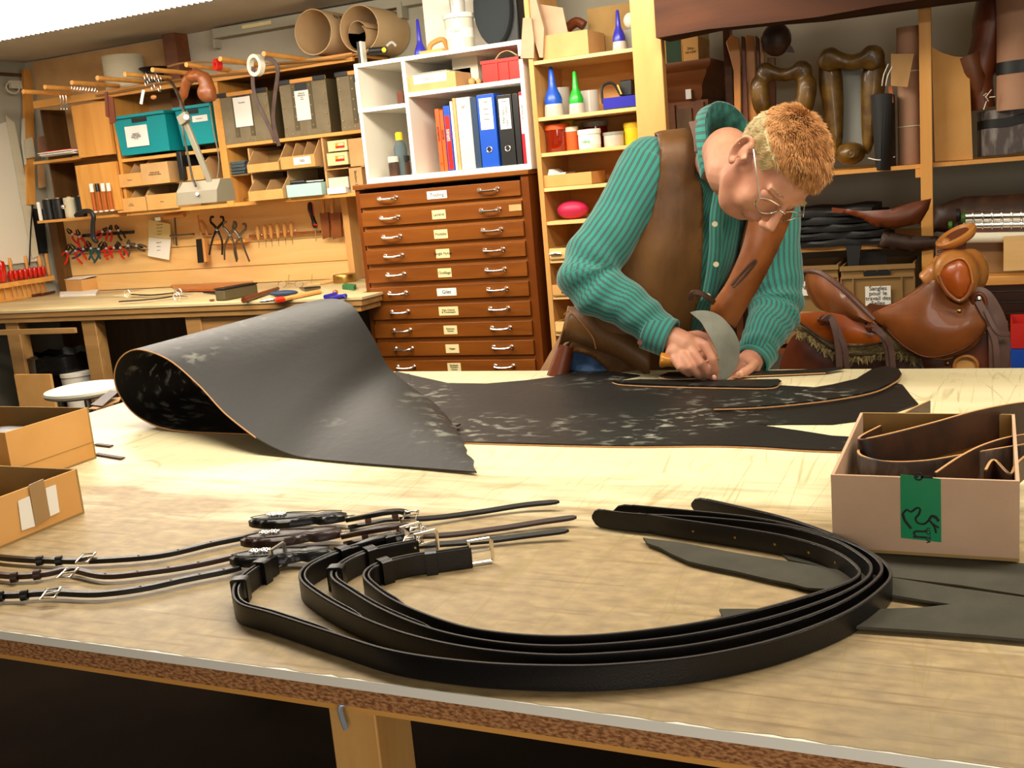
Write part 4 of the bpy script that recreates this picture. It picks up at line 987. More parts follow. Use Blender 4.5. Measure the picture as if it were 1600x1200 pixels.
# ---------------- hanging goods on the pegs
def H(px, py, Y=None): return pY(px, py, YS-.26 if Y is None else Y)
sd = MB()
for pts_, r_ in (([H(283, 168), H(286, 150), H(292, 128), H(303, 115)], [.012, .026, .03, .03]), ([H(303, 115), H(318, 122), H(325, 140), H(326, 158)], [.03, .038, .042, .03])):
    sd.tube(cr_spline(pts_, 4), [r_[min(int(i/4), 3)] for i in range(13)], 12)
sd.ball(H(322, 145), (.046, .05, .05)); sd.ball(H(304, 120), (.04, .05, .03))
bake(sd, .006, 8).build('leather_horn_cover', 'tan', label='glossy orange brown leather saddle fork cover hung from the pegs', cat='leather piece', smooth=60)
def ring(c, R_, r_, ax, name, mt, label, cat, w_=None):
    o = MB(); prof = [(R_-r_, -w_/2), (R_+r_, -w_/2), (R_+r_, w_/2), (R_-r_, w_/2)] ; ax = V(ax).normalized(); t = V((0, 0, 1)); a_ = ax.cross(t).normalized(); b_ = ax.cross(a_); rings = []
    for k in range(36):
        an = k*6.2832/36; d_ = a_*math.cos(an)+b_*math.sin(an); rings.append([c+d_*p_[0]+ax*p_[1] for p_ in prof])
    return o.loft(rings, closed=True).build(name, mt, label=label, cat=cat)
ring(H(400, 102), .046, .009, (.25, 1, 0), 'tape_roll', 'horn', 'cream white tape roll hanging on a peg', 'tape roll', .03)
ring(H(340, 101), .02, .010, (.5, 1, 0), 'tape_roll', 'red', 'small red spool threaded on a peg beside the horn cover', 'tape roll', .03)
MB().strap(cr_spline([H(x, y) for x, y in ((396, 104), (395, 130), (400, 155), (412, 180), (424, 205), (430, 222))], 5), .022, .004, (0.2, -1, 0)).build('hanging_strap', 'dk_leather', label='dark brown strap hanging from the peg, left limb of the pair', cat='leather strap')
MB().strap(cr_spline([H(x, y, YS-.28) for x, y in ((414, 90), (428, 96), (434, 112), (430, 145), (427, 180), (430, 205), (436, 228))], 5), .022, .004, (0.2, -1, 0)).build('hanging_strap', 'dk_leather', label='dark brown strap hanging from the peg, right looped limb', cat='leather strap')
MB().prism([H(163, 144), H(167, 143), H(170, 184), H(165, 182)], (0, .006, 0)).build('leather_tag', 'tan_dk', label='narrow brown leather strip hanging beside the teal bin', cat='leather strip')
MB().prism([H(169, 150), H(176, 151), H(181, 191), H(172, 194)], (0, .006, 0)).build('leather_tag', 'tan_dk', label='wider brown leather strip hanging beside the teal bin', cat='leather strip')
for i, (px, py, sz) in enumerate(((232, 120, .02), (238, 123, .02), (245, 121, .02), (250, 124, .018), (228, 130, .018), (237, 136, .02), (246, 138, .018))):
    c = H(px, py); MB().tube([c+V((sz*.55*math.cos(a_), .006*i-.02, sz*math.sin(a_))) for a_ in [j*.785 for j in range(8)]], .0022, 6, closed=True).build('snap_hook', 'chrome', label='shiny steel snap hook in the bunch hanging from a peg', cat='snap hook', group='steel snap hooks on a peg')
MB().prism([H(222, 140), H(226, 141), H(222, 163), H(218, 162)], (0, .004, 0)).build('white_tag', 'paper', label='narrow white tag hanging below the snap hooks', cat='tag')
MB().ball(H(240, 152), (.02, .01, .012)).build('leather_scrap', 'tan_lt', label='crumpled tan leather scrap under the snap hooks', cat='leather piece')
for i in range(9):
    c = H(113+i*4.6, 135+i*.4, YS-.3); MB().tube([c+V((0, .008*math.cos(a_), .015*math.sin(a_)-.012)) for a_ in [j*.785 for j in range(8)]], .0016, 6, closed=True).build('steel_ring', 'chrome', label='small steel ring threaded in a row on a peg', cat='ring', group='row of steel rings on a peg')
for i in range(3):
    c = H(94+i*4.5, 157); MB().tube(cr_spline([c+V((0, 0, .03)), c+V((.006, 0, .02)), c+V((.004, 0, -.02)), c+V((-.003, 0, -.045)), c+V((.004, 0, -.05))], 3), .0028, 6).build('steel_hook', 'chrome', label='long steel hook hanging under the leftmost pegs', cat='hook', group='three steel hooks')

# ================================================================ desk lamp on the wall arm
YA = 4.35
la = thing('desk_lamp', 'jointed beige work lamp with angular shade over the bench', 'lamp', (*pY(320, 300, YA).xy, pY(320, 318, YA).z))
p = [pY(273, 297, YA), pY(283, 283, YA), pY(348, 284, YA), pY(353, 295, YA), pY(353, 317, YA), pY(279, 317, YA), pY(273, 299, YA)]
def lampshade():
    x0, x1 = pY(273, 300, YA).x, pY(337, 300, YA).x; z0, z1 = pY(312, 318, YA).z, pY(312, 282, YA).z; h = z1-z0
    pr = [(0.0, z0), (.012, z0+h*.55), (.05, z1), (.13, z1), (.15, z0+h*.5), (.15, z0), (.145, z0), (.12, z1-.008), (.055, z1-.008), (.02, z0+h*.5), (.006, z0)]
    rings = []
    for x, k in ((x0, .0), (x0+.012, 0), (x1-.03, 0), (x1, 0)):
        rings.append([V((x+(.015 if (x == x0 and z > z0+h*.8) else 0), YA+y, z)) for y, z in pr])
    return MB().loft(rings)
lampshade().build('lamp_shade', 'lamp_paint', la, smooth=20)
x0, x1 = pY(273, 300, YA).x, pY(337, 300, YA).x; z0, z1 = pY(312, 318, YA).z, pY(312, 282, YA).z
for xx in (x0, x1-.002): MB().prism([(xx, YA, z0), (xx, YA+.012, z0+(z1-z0)*.55), (xx, YA+.05, z1), (xx, YA+.13, z1), (xx, YA+.15, z0)], (.003, 0, 0)).build('end_plate', 'lamp_paint', la)
j0 = pY(287, 184, YA+.06); j1 = pY(330, 288, YA+.05)
MB().bar(j0, j1, .032, .018, up=(0, 1, 0)).build('arm', 'lamp_paint', la, bevel=.003)
MB().tube([pY(284, 196, YA+.03), pY(292, 235, YA+.03), pY(301, 280, YA+.03), pY(306, 291, YA-.004)], .006, 8).build('rod', 'steel', la)
MB().bar(pY(281, 190, YA+.05), pY(294, 181, YA+.05), .05, .03, up=(0, 1, 0)).build('joint', 'lamp_paint', la, bevel=.004)
MB().cyl(pY(291, 183, YA+.02), pY(291, 183, YA+.10), .013).build('bolt', 'chrome', la)
MB().cyl(pY(308, 303, YA-.006), pY(308, 303, YA+.02), .008).build('knob', 'chrome', la)
MB().tube(cr_spline([pY(291, 183, YA+.08), pY(275, 140, 4.55), pY(262, 125, YS-.02)], 4), .009, 8).build('wall_arm', 'steel', la)
MB().tube(cr_spline([pY(328, 165, YS-.05), pY(333, 200, YS-.05), pY(342, 248, YS-.05), pY(339, 282, YA+.1)], 5), .004, 6).build('cable', 'lamp_paint', la)
# ================================================================ plan chest with ten labelled drawers
x0 = pY(553, 297, YC).x; x1 = pY(826, 275, YC).x; zt = pY(690, 277, YC).z
CD = YW-.01-YC
ch = thing('drawer_cabinet', 'reddish wooden plan chest with ten labelled shallow drawers', 'drawer cabinet', ((x0+x1)/2, YC+CD/2, 0))
MB().box(x0, YC-.012, zt-.022, x1+.004, YW-.01, zt).build('cabinet_top', 'wood_red', ch, bevel=.003)
sw = .022
MB().box(x0+.006, YC, 0, x0+.006+sw, YW-.01, zt-.023).build('side_panel', 'wood_red_z', ch)
MB().box(x1-.04, YC, 0, x1-.003, YW-.01, zt-.023).build('side_panel', 'wood_red_z', ch)
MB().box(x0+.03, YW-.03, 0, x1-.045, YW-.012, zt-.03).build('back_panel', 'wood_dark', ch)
dx0, dx1 = x0+.007+sw+.004, x1-.042
ys_ = [303.5, 332, 361, 391, 421, 451, 482, 512, 543.5, 573]
zc_ = [pY(692+ (y-303)*.09, y, YC).z for y in ys_]
lab_ = ['Tooling', 'Lanières', 'Modèles', 'Sangle Nylon', 'Outillage', 'Gilet', 'Font. Canons\n& Troussequin', 'Embouts\nDivers', 'Sièges', 'Sanglages\nWestern\nDivers']
nl = len(zc_); pitch = (zc_[0]-zc_[-1])/(nl-1)
for i in range(nl):
    z = zc_[0]-pitch*i; h = pitch*.37
    d = MB().box(dx0, YC-.012, z-h, dx1, YC+.010, z+h).build('drawer', 'wood_red', ch, bevel=.0015)
    MB().box(dx0, YC+.004, z-pitch+h+.001, dx1, YC+.02, z-h-.001).build('rail', 'wood_gap', ch)
    MB().box(dx0+.006, YC+.0105, z-h+.004, dx1-.006, YW-.04, z+h-.004).build('drawer_box', 'wood_dark', ch)
    wd = .052 if i in (0, 5, 6) else .036; hh = .018 if i in (0, 5) else .021
    cx = (dx0+dx1)/2+.0
    lb = MB().box(cx-wd, YC-.0135, z-hh, cx+wd, YC-.0123, z+hh).build('label_card', 'paper' if i in (0, 5) else 'cream_paper', d)
    t_ = text(lab_[i], (cx, YC-.0140, z), XR, ZU, .024 if i in (0, 5) else (.018 if i < 5 else .0125), 'ink', d)
    for s_ in (-1, 1):
        hx = cx+s_*(dx1-dx0)*.315
        o = MB()
        hb = cr_spline([(hx-.046, YC-.014, z+.006), (hx-.044, YC-.030, z+.003), (hx-.03, YC-.036, z), (hx, YC-.037, z-.001), (hx+.03, YC-.036, z), (hx+.044, YC-.030, z+.003), (hx+.046, YC-.014, z+.006)], 4)
        o.tube(hb, [.0045+.0035*abs(1-2*k/(len(hb)-1))**1.5 for k in range(len(hb))], 10)
        for e in (-.046, .046):
            o.lathe([(.011, 0), (.011, .003), (.008, .006)], (hx+e, YC-.0125, z+.004), (0, -1, 0), 12)
        o.build('handle', 'chrome', d)
p = pY(815, 332, YC)
MB().box(dx1-.062, YC-.0135, zc_[1]-.016, dx1-.001, YC-.0123, zc_[1]+.012).build('tape_patch', 'card', ch)

# ================================================================ white open cabinet on top
zT = zt+.0005; YWc = YC+.02
wx0 = pY(567, 230, YWc).x; wx1 = pY(823, 170, YWc).x; wtop = pY(690, 80, YWc).z
wt = .019
wc = thing('white_cabinet', 'white melamine shelf cabinet standing on the plan chest', 'cabinet', ((wx0+wx1)/2, YWc+.15, zT))
wd_ = YW-.02
wmx = pY(640, 200, YWc).x
MB().box(wx0, YWc, zT, wx0+wt*.9, wd_, wtop-wt).build('side_panel', 'white', wc); MB().box(wx1-wt, YWc, zT, wx1, wd_, wtop-wt).build('side_panel', 'white', wc)
MB().box(wx0, YWc, wtop-wt+.0005, wx1+.0, wd_, wtop).build('top_panel', 'white', wc); MB().box(wx0+wt, YWc, zT, wx1-wt-.0005, wd_, zT+wt*1.3).build('bottom_panel', 'white', wc)
MB().box(wmx-wt/2, YWc, zT+wt*1.3+.0005, wmx+wt/2, wd_, wtop-wt).build('divider', 'white', wc)
MB().box(wx0+wt, wd_-.006, zT+wt*1.3+.001, wx1-wt, wd_, wtop-wt).build('back_panel', 'offwhite', wc)
zl_ = pY(603, 168, YWc).z; zr_ = pY(740, 135, YWc).z; wf = zT+wt*1.3+.001
MB().box(wx0+wt, YWc+.002, zl_-wt/2, wmx-wt/2, wd_-.007, zl_+wt/2).build('shelf', 'white', wc); MB().box(wmx+wt/2, YWc+.004, zr_-wt/2, wx1-wt, wd_-.007, zr_+wt/2).build('shelf', 'white', wc)
zrt = zr_+wt/2+.0005; zlt = zl_+wt/2+.0005
# upper tall back board (white door panel standing behind the bucket)
x0, z0, x1, z1 = fb(638, -30, 812, 70, YC+.14)
MB().box(x0, YWc+.27, wtop+.001, wx1+.0, YWc+.29, CEIL-.02).build('white_back_board', 'white', label='white board rising behind the things on top of the white cabinet', cat='board')
# binders and books
def binder(px0, px1, ptop, mt, label, txt=None, lab=None, hole=True, dep=.25, lean=0, cat='binder', group='binders in the white cabinet', name='ring_binder', tsz=.014, lm='paper', vert=False, ib=.02, tm='ink'):
    Yf = YWc+ib; xa = pY(px0, 190, Yf).x+0; xb = pY(px1, 190, Yf).x-.001; zt_ = pY((px0+px1)/2, ptop, Yf).z
    r = thing(name, label, cat, ((xa+xb)/2, Yf+dep/2, wf), group)
    b_ = MB().box(xa, Yf, wf, xb, Yf+dep, zt_).build('cover', mt, r, bevel=.002)
    cx = (xa+xb)/2
    if cat == 'binder': MB().box(xa+.004, Yf+.004, wf+.004, xb-.004, Yf+dep-.004, zt_+.0005).build('paper_block', 'paper', r)
    if lab: MB().box(xa+(xb-xa)*.13, Yf-.0012, wf+(zt_-wf)*lab[0], xb-(xb-xa)*.13, Yf-.0004, wf+(zt_-wf)*lab[1]).build('spine_label', lm, r)
    if txt:
        for s_, f_, sz in txt:
            if vert: text(s_, (cx, Yf-.002, wf+(zt_-wf)*f_), (0, 0, 1), (-1, 0, 0), sz, tm, r)
            else: text(s_, (cx, Yf-.002, wf+(zt_-wf)*f_), XR, ZU, sz, tm, r)
    if hole:
        hc = V((cx, Yf-.001, wf+(zt_-wf)*.24)); MB().tube([hc+V((.0125*math.cos(a_), 0, .0125*math.sin(a_))) for a_ in [j*.3927 for j in range(16)]], .0022, 6, closed=True).build('finger_ring', 'chrome', r)
        MB().cyl(hc+V((0, -.0002, 0)), hc+V((0, .0006, 0)), .0115).build('finger_hole', 'ink', r)
    return r
B_ = binder
B_(680.5, 687, 170, 'orange_book', 'thick orange book, first at the left', [('TECHNIQUE', .6, .012), ('12', .12, .012)], None, False, .17, cat='book', group='books in the white cabinet', name='book', vert=True, ib=.05)
B_(687.5, 693.5, 172, 'orange_book', 'second orange book beside the first', [('SELLERIE', .6, .012)], None, False, .17, cat='book', group='books in the white cabinet', name='book', vert=True, ib=.05)
B_(694, 704, 165, 'binder_blue', 'blue and red spined book between orange books and magazines', [('SERIES', .55, .02)], (.02, .85), False, .18, cat='book', group='books in the white cabinet', name='book', vert=True, ib=.04, lm='red', tm='paper')
B_(705, 709, 158, 'paper', 'thin white magazine in the white cabinet', None, None, False, .2, cat='magazine', group='books in the white cabinet', name='magazine', ib=.03)
B_(709.5, 714.5, 153, 'card', 'tan cardboard folder in the white cabinet', None, None, False, .22, cat='folder', group='books in the white cabinet', name='folder', ib=.025)
B_(715, 737, 152, 'offwhite', 'cream binder with handwritten spine note', [('///', .87, .02)], (.5, .82), False, lm='paper')
B_(737.5, 747, 151, 'navy', 'narrow dark navy folder between cream and blue binders', None, None, False, cat='folder', name='folder')
B_(747.5, 775, 147, 'binder_blue', 'bright blue binder labelled cuir', [('cuir', .90, .02), ('Bandes', .80, .009), ('Tannerie', .73, .009), ('Harnais', .66, .009)], (.52, .95))
B_(778.5, 802, 148, 'black', 'black binder labelled Harnais cuir nylon', None, (.52, .95))
bk = COL.objects[-1]
B_(803, 812, 146, 'black', 'plain black binder without label beside the red one', None, None, False)
B_(813, 822, 143, 'binder_red', 'red binder at the right end with white label', [('Cuir, boucles', .7, .014)], (.42, .95), False, vert=True)
for o_ in list(COL.objects):
    if o_.get('label') == 'black binder labelled Harnais cuir nylon':
        Yf = YWc+.02; cx = o_.location.x; H_ = pY(790, 148, Yf).z-wf
        text('standard', (cx, Yf-.002, wf+H_*.91), XR, ZU, .009, 'ink', o_); text('Harnais\ncuir - nylon', (cx, Yf-.002, wf+H_*.70), (0, 0, 1), (-1, 0, 0), .019, 'ink', o_)
# small boxes, red bin on the upper shelf
def sb(name, px, Y, dep, z0, mt, label, cat, bevel=.001, **k):
    x0, zz, x1, z1 = fb(*px, Y); return MB().box(x0, Y, z0, x1, Y+dep, z1).build(name, mt, label=label, cat=cat, bevel=bevel, **k)
o_ = sb('flat_carton', (636, 116, 712, 134), YWc+.01, .2, zrt, 'card', 'flat cardboard tray with printed white label on the upper cabinet shelf', 'box')
x0, z0, x1, z1 = fb(646, 115, 698, 130, YWc+.01); MB().box(x0, YWc+.0085, z0+.002, x1, YWc+.0098, z1).build('printed_label', 'paper', o_)
text('Nouvelle adresse\ncommande et envoi', ((x0+x1)/2-.01, YWc+.008, (z0+z1)/2), XR, ZU, .009, 'graphite', o_)
zz_ = pY(680, 117, YWc+.02).z
for k in range(3): MB().box(o_.location.x-.12+.01*k, YWc+.03, zz_+.001+k*.006, o_.location.x+.1-.012*k, YWc+.19, zz_+.006+k*.006).build('notepad', ('paper', 'cream_paper', 'grey')[k], label=('lowest white', 'middle cream', 'topmost grey')[k]+' notepad lying on the cardboard tray', cat='notepad')
sb('card_box', (706, 88, 746, 108), YWc+.17, .1, zrt+.03, 'offwhite', 'speckled grey white box at the back of the upper shelf', 'box')
sb('card_box', (706, 107, 736, 124), YWc+.17, .1, zrt, 'card', 'brown box under the speckled one at the back', 'box')
for i_, (px, sz) in enumerate(((735, .016), (746, .013))): MB().ball((pY(px, 120, YWc+.03).x, YWc+.04, zrt+sz), sz).build('wooden_ball', 'cork', label=('larger' if i_ == 0 else 'smaller')+' wooden ball in front of the red bin', cat='ball')
x0, z0, x1, z1 = fb(753, 92, 818, 120, YWc+.005); z0 = zrt
r = open_box('red_bin', 'red plastic open bin on the upper shelf of the white cabinet', 'bin', x0, YWc+.005, zrt, x1, YWc+.2, z1, 'red', 'red', .004)
MB().box(x0-.004, YWc+.0, z1-.012, x1+.004, YWc+.0045, z1+.002).build('rim', 'red', r); MB().box((x0+x1)/2-.03, YWc+.0, z0, (x0+x1)/2-.022, YWc+.0045, z1-.013).build('rib', 'red', r); MB().box((x0+x1)/2+.022, YWc+.0, z0, (x0+x1)/2+.03, YWc+.0045, z1-.013).build('rib', 'red', r)
MB().strap(cr_spline([V((x0+.05, YWc+.05, z1+.003)), V((x0+.08, YWc+.05, z1+.03)), V((x0+.12, YWc+.05, z1+.035)), V((x0+.16, YWc+.05, z1+.01))], 5), .02, .004, (0, 0, 1)).build('leather_scrap', 'parcel', label='curled leather scrap sticking out of the red bin', cat='leather piece')
# left column bottles
def bottle(name, prof, c, mt, label, cat, cap=None, capm='black', n=20, fill=None, group=None):
    r = thing(name, label, cat, c, group); MB().lathe(prof, c, n=n).build('body', mt, r)
    if cap: MB().lathe(cap, c, n=n).build('cap', capm, r)
    if fill: MB().lathe(fill[0], c, n=n).build('print_band', fill[1], r)
    return r
def fy(px, Y): return pY(px, 200, Y).x
bottle('cleaner_bottle', [(.030, 0), (.032, .01), (.032, .13), (.025, .15), (.013, .165)], (fy(619, YWc+.1)+.01, YWc+.1, wf), 'slate', 'dark bottle with yellow cap in the lower left cabinet cell', 'bottle', [(.018, .166), (.018, .2), (.012, .205)], 'yellow')
for px, lab_a in ((600, 'dark brown polish jar, left one'), (609, 'dark brown polish jar, right one')):
    r = bottle('polish_jar', [(.024, 0), (.025, .004), (.025, .06), (.022, .064)], (fy(px+9, YWc+.05), YWc+.05+(px-600)*.006, wf), 'dk_leather', lab_a+' in the lower left cabinet cell', 'jar', [(.026, .065), (.026, .09), (.024, .092)], 'clear' if px == 600 else 'black')
sb('brown_book', (620, 143, 630, 158), YWc+.1, .12, zlt, 'tan_dk', 'small reddish brown block in the upper left cabinet cell', 'block')
# objects on the white cabinet
Yt = YWc+.06; wz = wtop+.0005
def cone_bottle(px0, px1, ptop, Y, z0, mt, label, base=None):
    xa, xb = pY(px0, ptop+40, Y).x, pY(px1, ptop+40, Y).x; R_ = (xb-xa)/2; H_ = pY((px0+px1)/2, ptop, Y).z-z0
    r = thing('glue_bottle', label, 'glue bottle', ((xa+xb)/2, Y, z0)); c = ((xa+xb)/2, Y, z0); b0 = base or 0
    if b0: MB().lathe([(R_*1.05, 0), (R_*1.08, .004), (R_*1.0, H_*b0*.9), (R_*.95, H_*b0)], c, n=24).build('base', 'clear', r)
    MB().lathe([(R_*.95, H_*b0), (R_*.98, H_*(b0+.1)), (R_*.75, H_*(b0+.22)), (R_*.45, H_*(b0+.34)), (R_*.38, H_*(b0+.45)), (R_*.24, H_*.97), (R_*.12, H_)], c, n=24).build('cone_cap', mt, r)
    return r
cone_bottle(647, 665, 29, Yt, wz, 'violet', 'violet cone topped glue bottle standing on the white cabinet')
MB().box(pY(658, 75, Yt-.03).x, Yt-.05, wz, pY(694, 75, Yt-.03).x, Yt-.0, wz+.014).build('wood_block', 'card_or', label='flat light wooden block in front of the bucket', cat='block', bevel=.002)
MB().tube(cr_spline([(pY(668, 60, Yt+.05).x, Yt+.05, wz+.012), (pY(672, 55, Yt+.05).x, Yt+.05, wz+.05), (pY(690, 55, Yt+.05).x, Yt+.06, wz+.065), (pY(694, 60, Yt+.05).x, Yt+.08, wz+.015)], 5), .012, 10).build('wooden_hoop', 'wood_handle', label='bent light wood hoop behind the flat block', cat='hoop')
xa, xb = pY(691, 50, Yt).x, pY(734, 50, Yt).x; R_ = (xb-xa)/2; c = ((xa+xb)/2, Yt+.04, wz); hb_ = pY(712, 20, Yt).z-wz
bottle('white_bucket', [(R_*.86, 0), (R_*.98, hb_*.85), (R_*.8, hb_*.86)], c, 'offwhite', 'cream white plastic pail with lid and green print on the cabinet', 'bucket', [(R_*1.03, hb_*.86), (R_*1.05, hb_*.88), (R_*1.05, hb_*.98), (R_*.95, hb_)], 'white', 32, ([(R_*.915, hb_*.33), (R_*.945, hb_*.58)], 'paper'))
text('COLLE', (c[0]+.01, c[1]-R_*.96, wz+hb_*.5), XR, ZU, .016, 'green'); COL.objects[-1]['label'] = 'green lettering printed on the white pail'; COL.objects[-1]['category'] = 'lettering'
MB().lathe([(.035, hb_+.001), (.037, hb_+.06), (.036, hb_+.09)], c, n=20).build('glass_jar', 'clear', label='clear jar standing on top of the white pail', cat='jar')
x_, z_ = pY(770, 22, Yt).x, pY(770, 22, Yt).z
sp_ = thing('loudspeaker', 'black oval fronted loudspeaker on the right of the white cabinet', 'speaker', (x_, Yt+.1, wz))
xa, xb = pY(741, 30, Yt+.02).x, pY(806, 30, Yt+.02).x
MB().box((xa+xb)/2-.02, Yt+.05, wz, xb, Yt+.2, wz+.36).build('cabinet', 'black', sp_, bevel=.01)
rings = []; cx_, cz_, a0_, b0_ = (xa+xb)/2-.012, wz+.165, (xb-xa)*.46, .165
for yy, k in ((Yt+.05, 1.0), (Yt+.03, 1.0), (Yt+.018, .95), (Yt+.01, .8), (Yt+.006, .5)):
    rings.append([V((cx_+a0_*k*math.cos(t_), yy, cz_+b0_*k*math.sin(t_))) for t_ in [j*.2094 for j in range(30)]])
MB().loft(rings).build('grille', mat('speaker_cloth', '#22282b', .8), sp_); MB().box(cx_-.008, Yt+.016, wz+.032, cx_+.008, Yt+.019, wz+.042).build('badge', 'chrome', sp_)
# leftovers where the shelf top meets the cabinet
Yq = YS-.02; zq = zTop+.024
xq_ = pY(623, 75, Yq).x
MB().box(xq_, YWc+.01, wz, xq_+.012, YWc+.05, wz+.10).build('black_card_case', 'black', label='upright black card case at the left end of the white cabinet', cat='case', bevel=.002)
MB().box(xq_+.014, YWc+.01, wz, xq_+.026, YWc+.05, wz+.10).build('white_card_case', 'offwhite', label='upright white edged case at the left end of the white cabinet', cat='case', bevel=.003)
MB().tube([pY(578, 80, YWc), pY(603, 78, YWc)], .016, 12).build('black_roll', 'black', label='black tape measure roll at the corner of the white cabinet', cat='roll')
MB().ball(pY(600, 78, YWc-.02)+V((0, 0, 0)), (.012, .006, .012)).build('yellow_knob', 'yellow', label='yellow end knob of the black tape roll', cat='knob')
MB().strap(cr_spline([pY(604, 72, YWc+.0), pY(612, 66, YWc+.01), pY(619, 72, YWc+.01)], 4), .012, .004, (0, -1, 0)).build('grey_clip', 'grey', label='grey clip between the tape roll and the card cases', cat='clip')

# ================================================================ narrow pine shelves right of the chest
YV = YC
vx0 = pY(832, 170, YV).x; vx1 = x1b = pY(1004, 190, YV).x
ns = thing('narrow_shelf', 'tall narrow pine shelf unit beside the plan chest', 'shelf unit', ((vx0+vx1)/2, YV+.17, 0))
vx0 = max(vx0, wx1+.003, dx1+.046)
vb = YV+.34
MB().box(vx0, YV, 0, vx0+.022, vb, CEIL-.03).build('side_panel', 'pine_pale_z', ns)
MB().box(vx1, YV, 0, vx1+.02, vb, CEIL-.03).build('side_panel', 'pine_pale_z', ns)
MB().box(vx0+.022, vb-.008, 0, vx1, vb, CEIL-.4).build('back_panel', 'pine', ns)
ps = [(912, 85), (912, 176), (905, 234), (890, 291), (880, 345), (862, 406), (860, 463), (860, 520)]
zs_ = [pY(px, py, YV).z for px, py in ps]
for z in zs_: MB().box(vx0+.0225, YV+.002, z-.016, vx1-.0005, vb-.009, z).build('shelf', 'pine_pale', ns, bevel=.001)
S = [z+.0005 for z in zs_]
def VX(px, py, Y): return pY(px, py, Y).x
cone_bottle(850, 877, 104, YV+.07, S[1], 'blue', 'large blue cone topped glue bottle on the narrow shelf', .25)
cone_bottle(889, 911, 111, YV+.07, S[1], 'green', 'green cone topped glue bottle on the narrow shelf', .25)
cone_bottle(957, 977, 15, YV+.05, S[0], 'violet', 'dark violet cone topped glue bottle on the top narrow shelf', .22)
MB().lathe([(.045, 0), (.05, .13), (.048, .13)], (VX(874, 150, YV+.2), YV+.2, S[1]), n=24).build('frosted_beaker', 'clear', label='tall frosted beaker behind the blue glue bottle', cat='beaker')
MB().lathe([(.045, 0), (.048, .10), (.046, .10)], (VX(920, 155, YV+.17), YV+.17, S[1]), n=24).build('frosted_beaker', 'clear', label='lower frosted beaker behind the green glue bottle', cat='beaker')
xa, xb = VX(938, 150, YV+.02), VX(993, 150, YV+.02)
r = open_box('blue_tray', 'dark blue crumpled plastic tray holding black tools', 'tray', xa+.01, YV+.02, S[1], min(xb, vx1-.003), YV+.2, S[1]+.05, 'violet', 'black', .005)
MB().tube(cr_spline([(xa+.002, YV+.04, S[1]+.03), (xa+.005, YV+.04, S[1]+.10), (xa+.05, YV+.05, S[1]+.11), (xa+.08, YV+.06, S[1]+.055)], 4), .006, 8).build('wire_bail', 'black', r)
MB().box(xa+.07, YV+.08, S[1]+.052, xa+.125, YV+.15, S[1]+.12).build('black_tool', 'black', label='black block shaped tool in the blue tray', cat='tool', bevel=.006)
MB().tube([(xa+.07, YV+.05, S[1]+.1), (xa+.085, YV+.05, S[1]+.06)], .006, 8).build('brass_screw', 'brass', label='brass screw shining over the blue tray', cat='screw')
def jar(px0, px1, ptop, pbot, Y, z0, mt, capm, label, lab=None, th=.2):
    xa, xb = VX(px0, (ptop+pbot)/2, Y), VX(px1, (ptop+pbot)/2, Y); R_ = (xb-xa)/2; H_ = pY((px0+px1)/2, ptop, Y).z-z0; c = ((xa+xb)/2, Y+R_, z0)
    return bottle('jar', [(R_*.94, 0), (R_*.98, .004), (R_*.98, H_*(1-th)), (R_*.85, H_*(1-th)+.001)], c, mt, label, 'jar', [(R_*1.03, H_*(1-th)), (R_*1.03, H_*.97), (R_*.95, H_)], capm, 26, lab and ([(R_*.99, H_*.2), (R_*.99, H_*.65)], lab), 'jars on the narrow pine shelf')
jar(845, 882, 194, 232, YV+.04, S[2], 'amber', 'orange_book', 'amber jar with orange lid at the left of the narrow shelf')
jar(881, 900, 198, 231, YV+.06, S[2], 'orange_book', 'offwhite', 'small jar of orange paste between amber and white jars')
j_ = jar(898, 932, 202, 228, YV+.015, S[2], 'white', 'white', 'white jar with green print on the narrow shelf', 'paper', .25)
text('VERSE', (j_.location.x, YV+.0135, S[2]+.03), XR, ZU, .016, 'green', j_)
jar(905, 943, 189, 225, YV+.17, S[2], 'amber', 'grey', 'red amber jar with grey lid behind the white one')
jar(938, 970, 206, 226, YV+.05, S[2], 'clear', 'grey', 'low grey tub to the right of the white jar')
jar(971, 1000, 191, 224, YV+.08, S[2], 'yellow', 'yellow', 'yellow lidded jar near the big post')
jar(872, 893, 188, 228, YV+.2, S[2], 'yellow', 'yellow', 'yellow jar at the back, above the orange paste jar')
xa, xb = VX(848, 280, YV+.01), VX(924, 275, YV+.01)
r = open_box('cardboard_tray', 'cardboard tray with folded paper on the narrow shelf', 'box', xa, YV+.01, S[3], xb, YV+.2, S[3]+.055, 'card_or', 'card_dk')
MB().prism([(xa+.02, YV+.02, S[3]+.05), (xa+.03, YV+.02, S[3]+.08), (xa+.06, YV+.02, S[3]+.06), (xa+.11, YV+.02, S[3]+.062), (xa+.1, YV+.02, S[3]+.05)], (0, .12, 0)).build('folded_paper', 'paper', label='folded cream paper sticking out of the cardboard tray', cat='paper')
MB().ball(((VX(868, 325, YV+.06)+VX(910, 325, YV+.06))/2+.01, YV+.08, S[4]+.042), (.075, .05, .042)).build('pink_pouch', 'pink', label='raspberry pink pouch lying on the narrow shelf', cat='pouch')
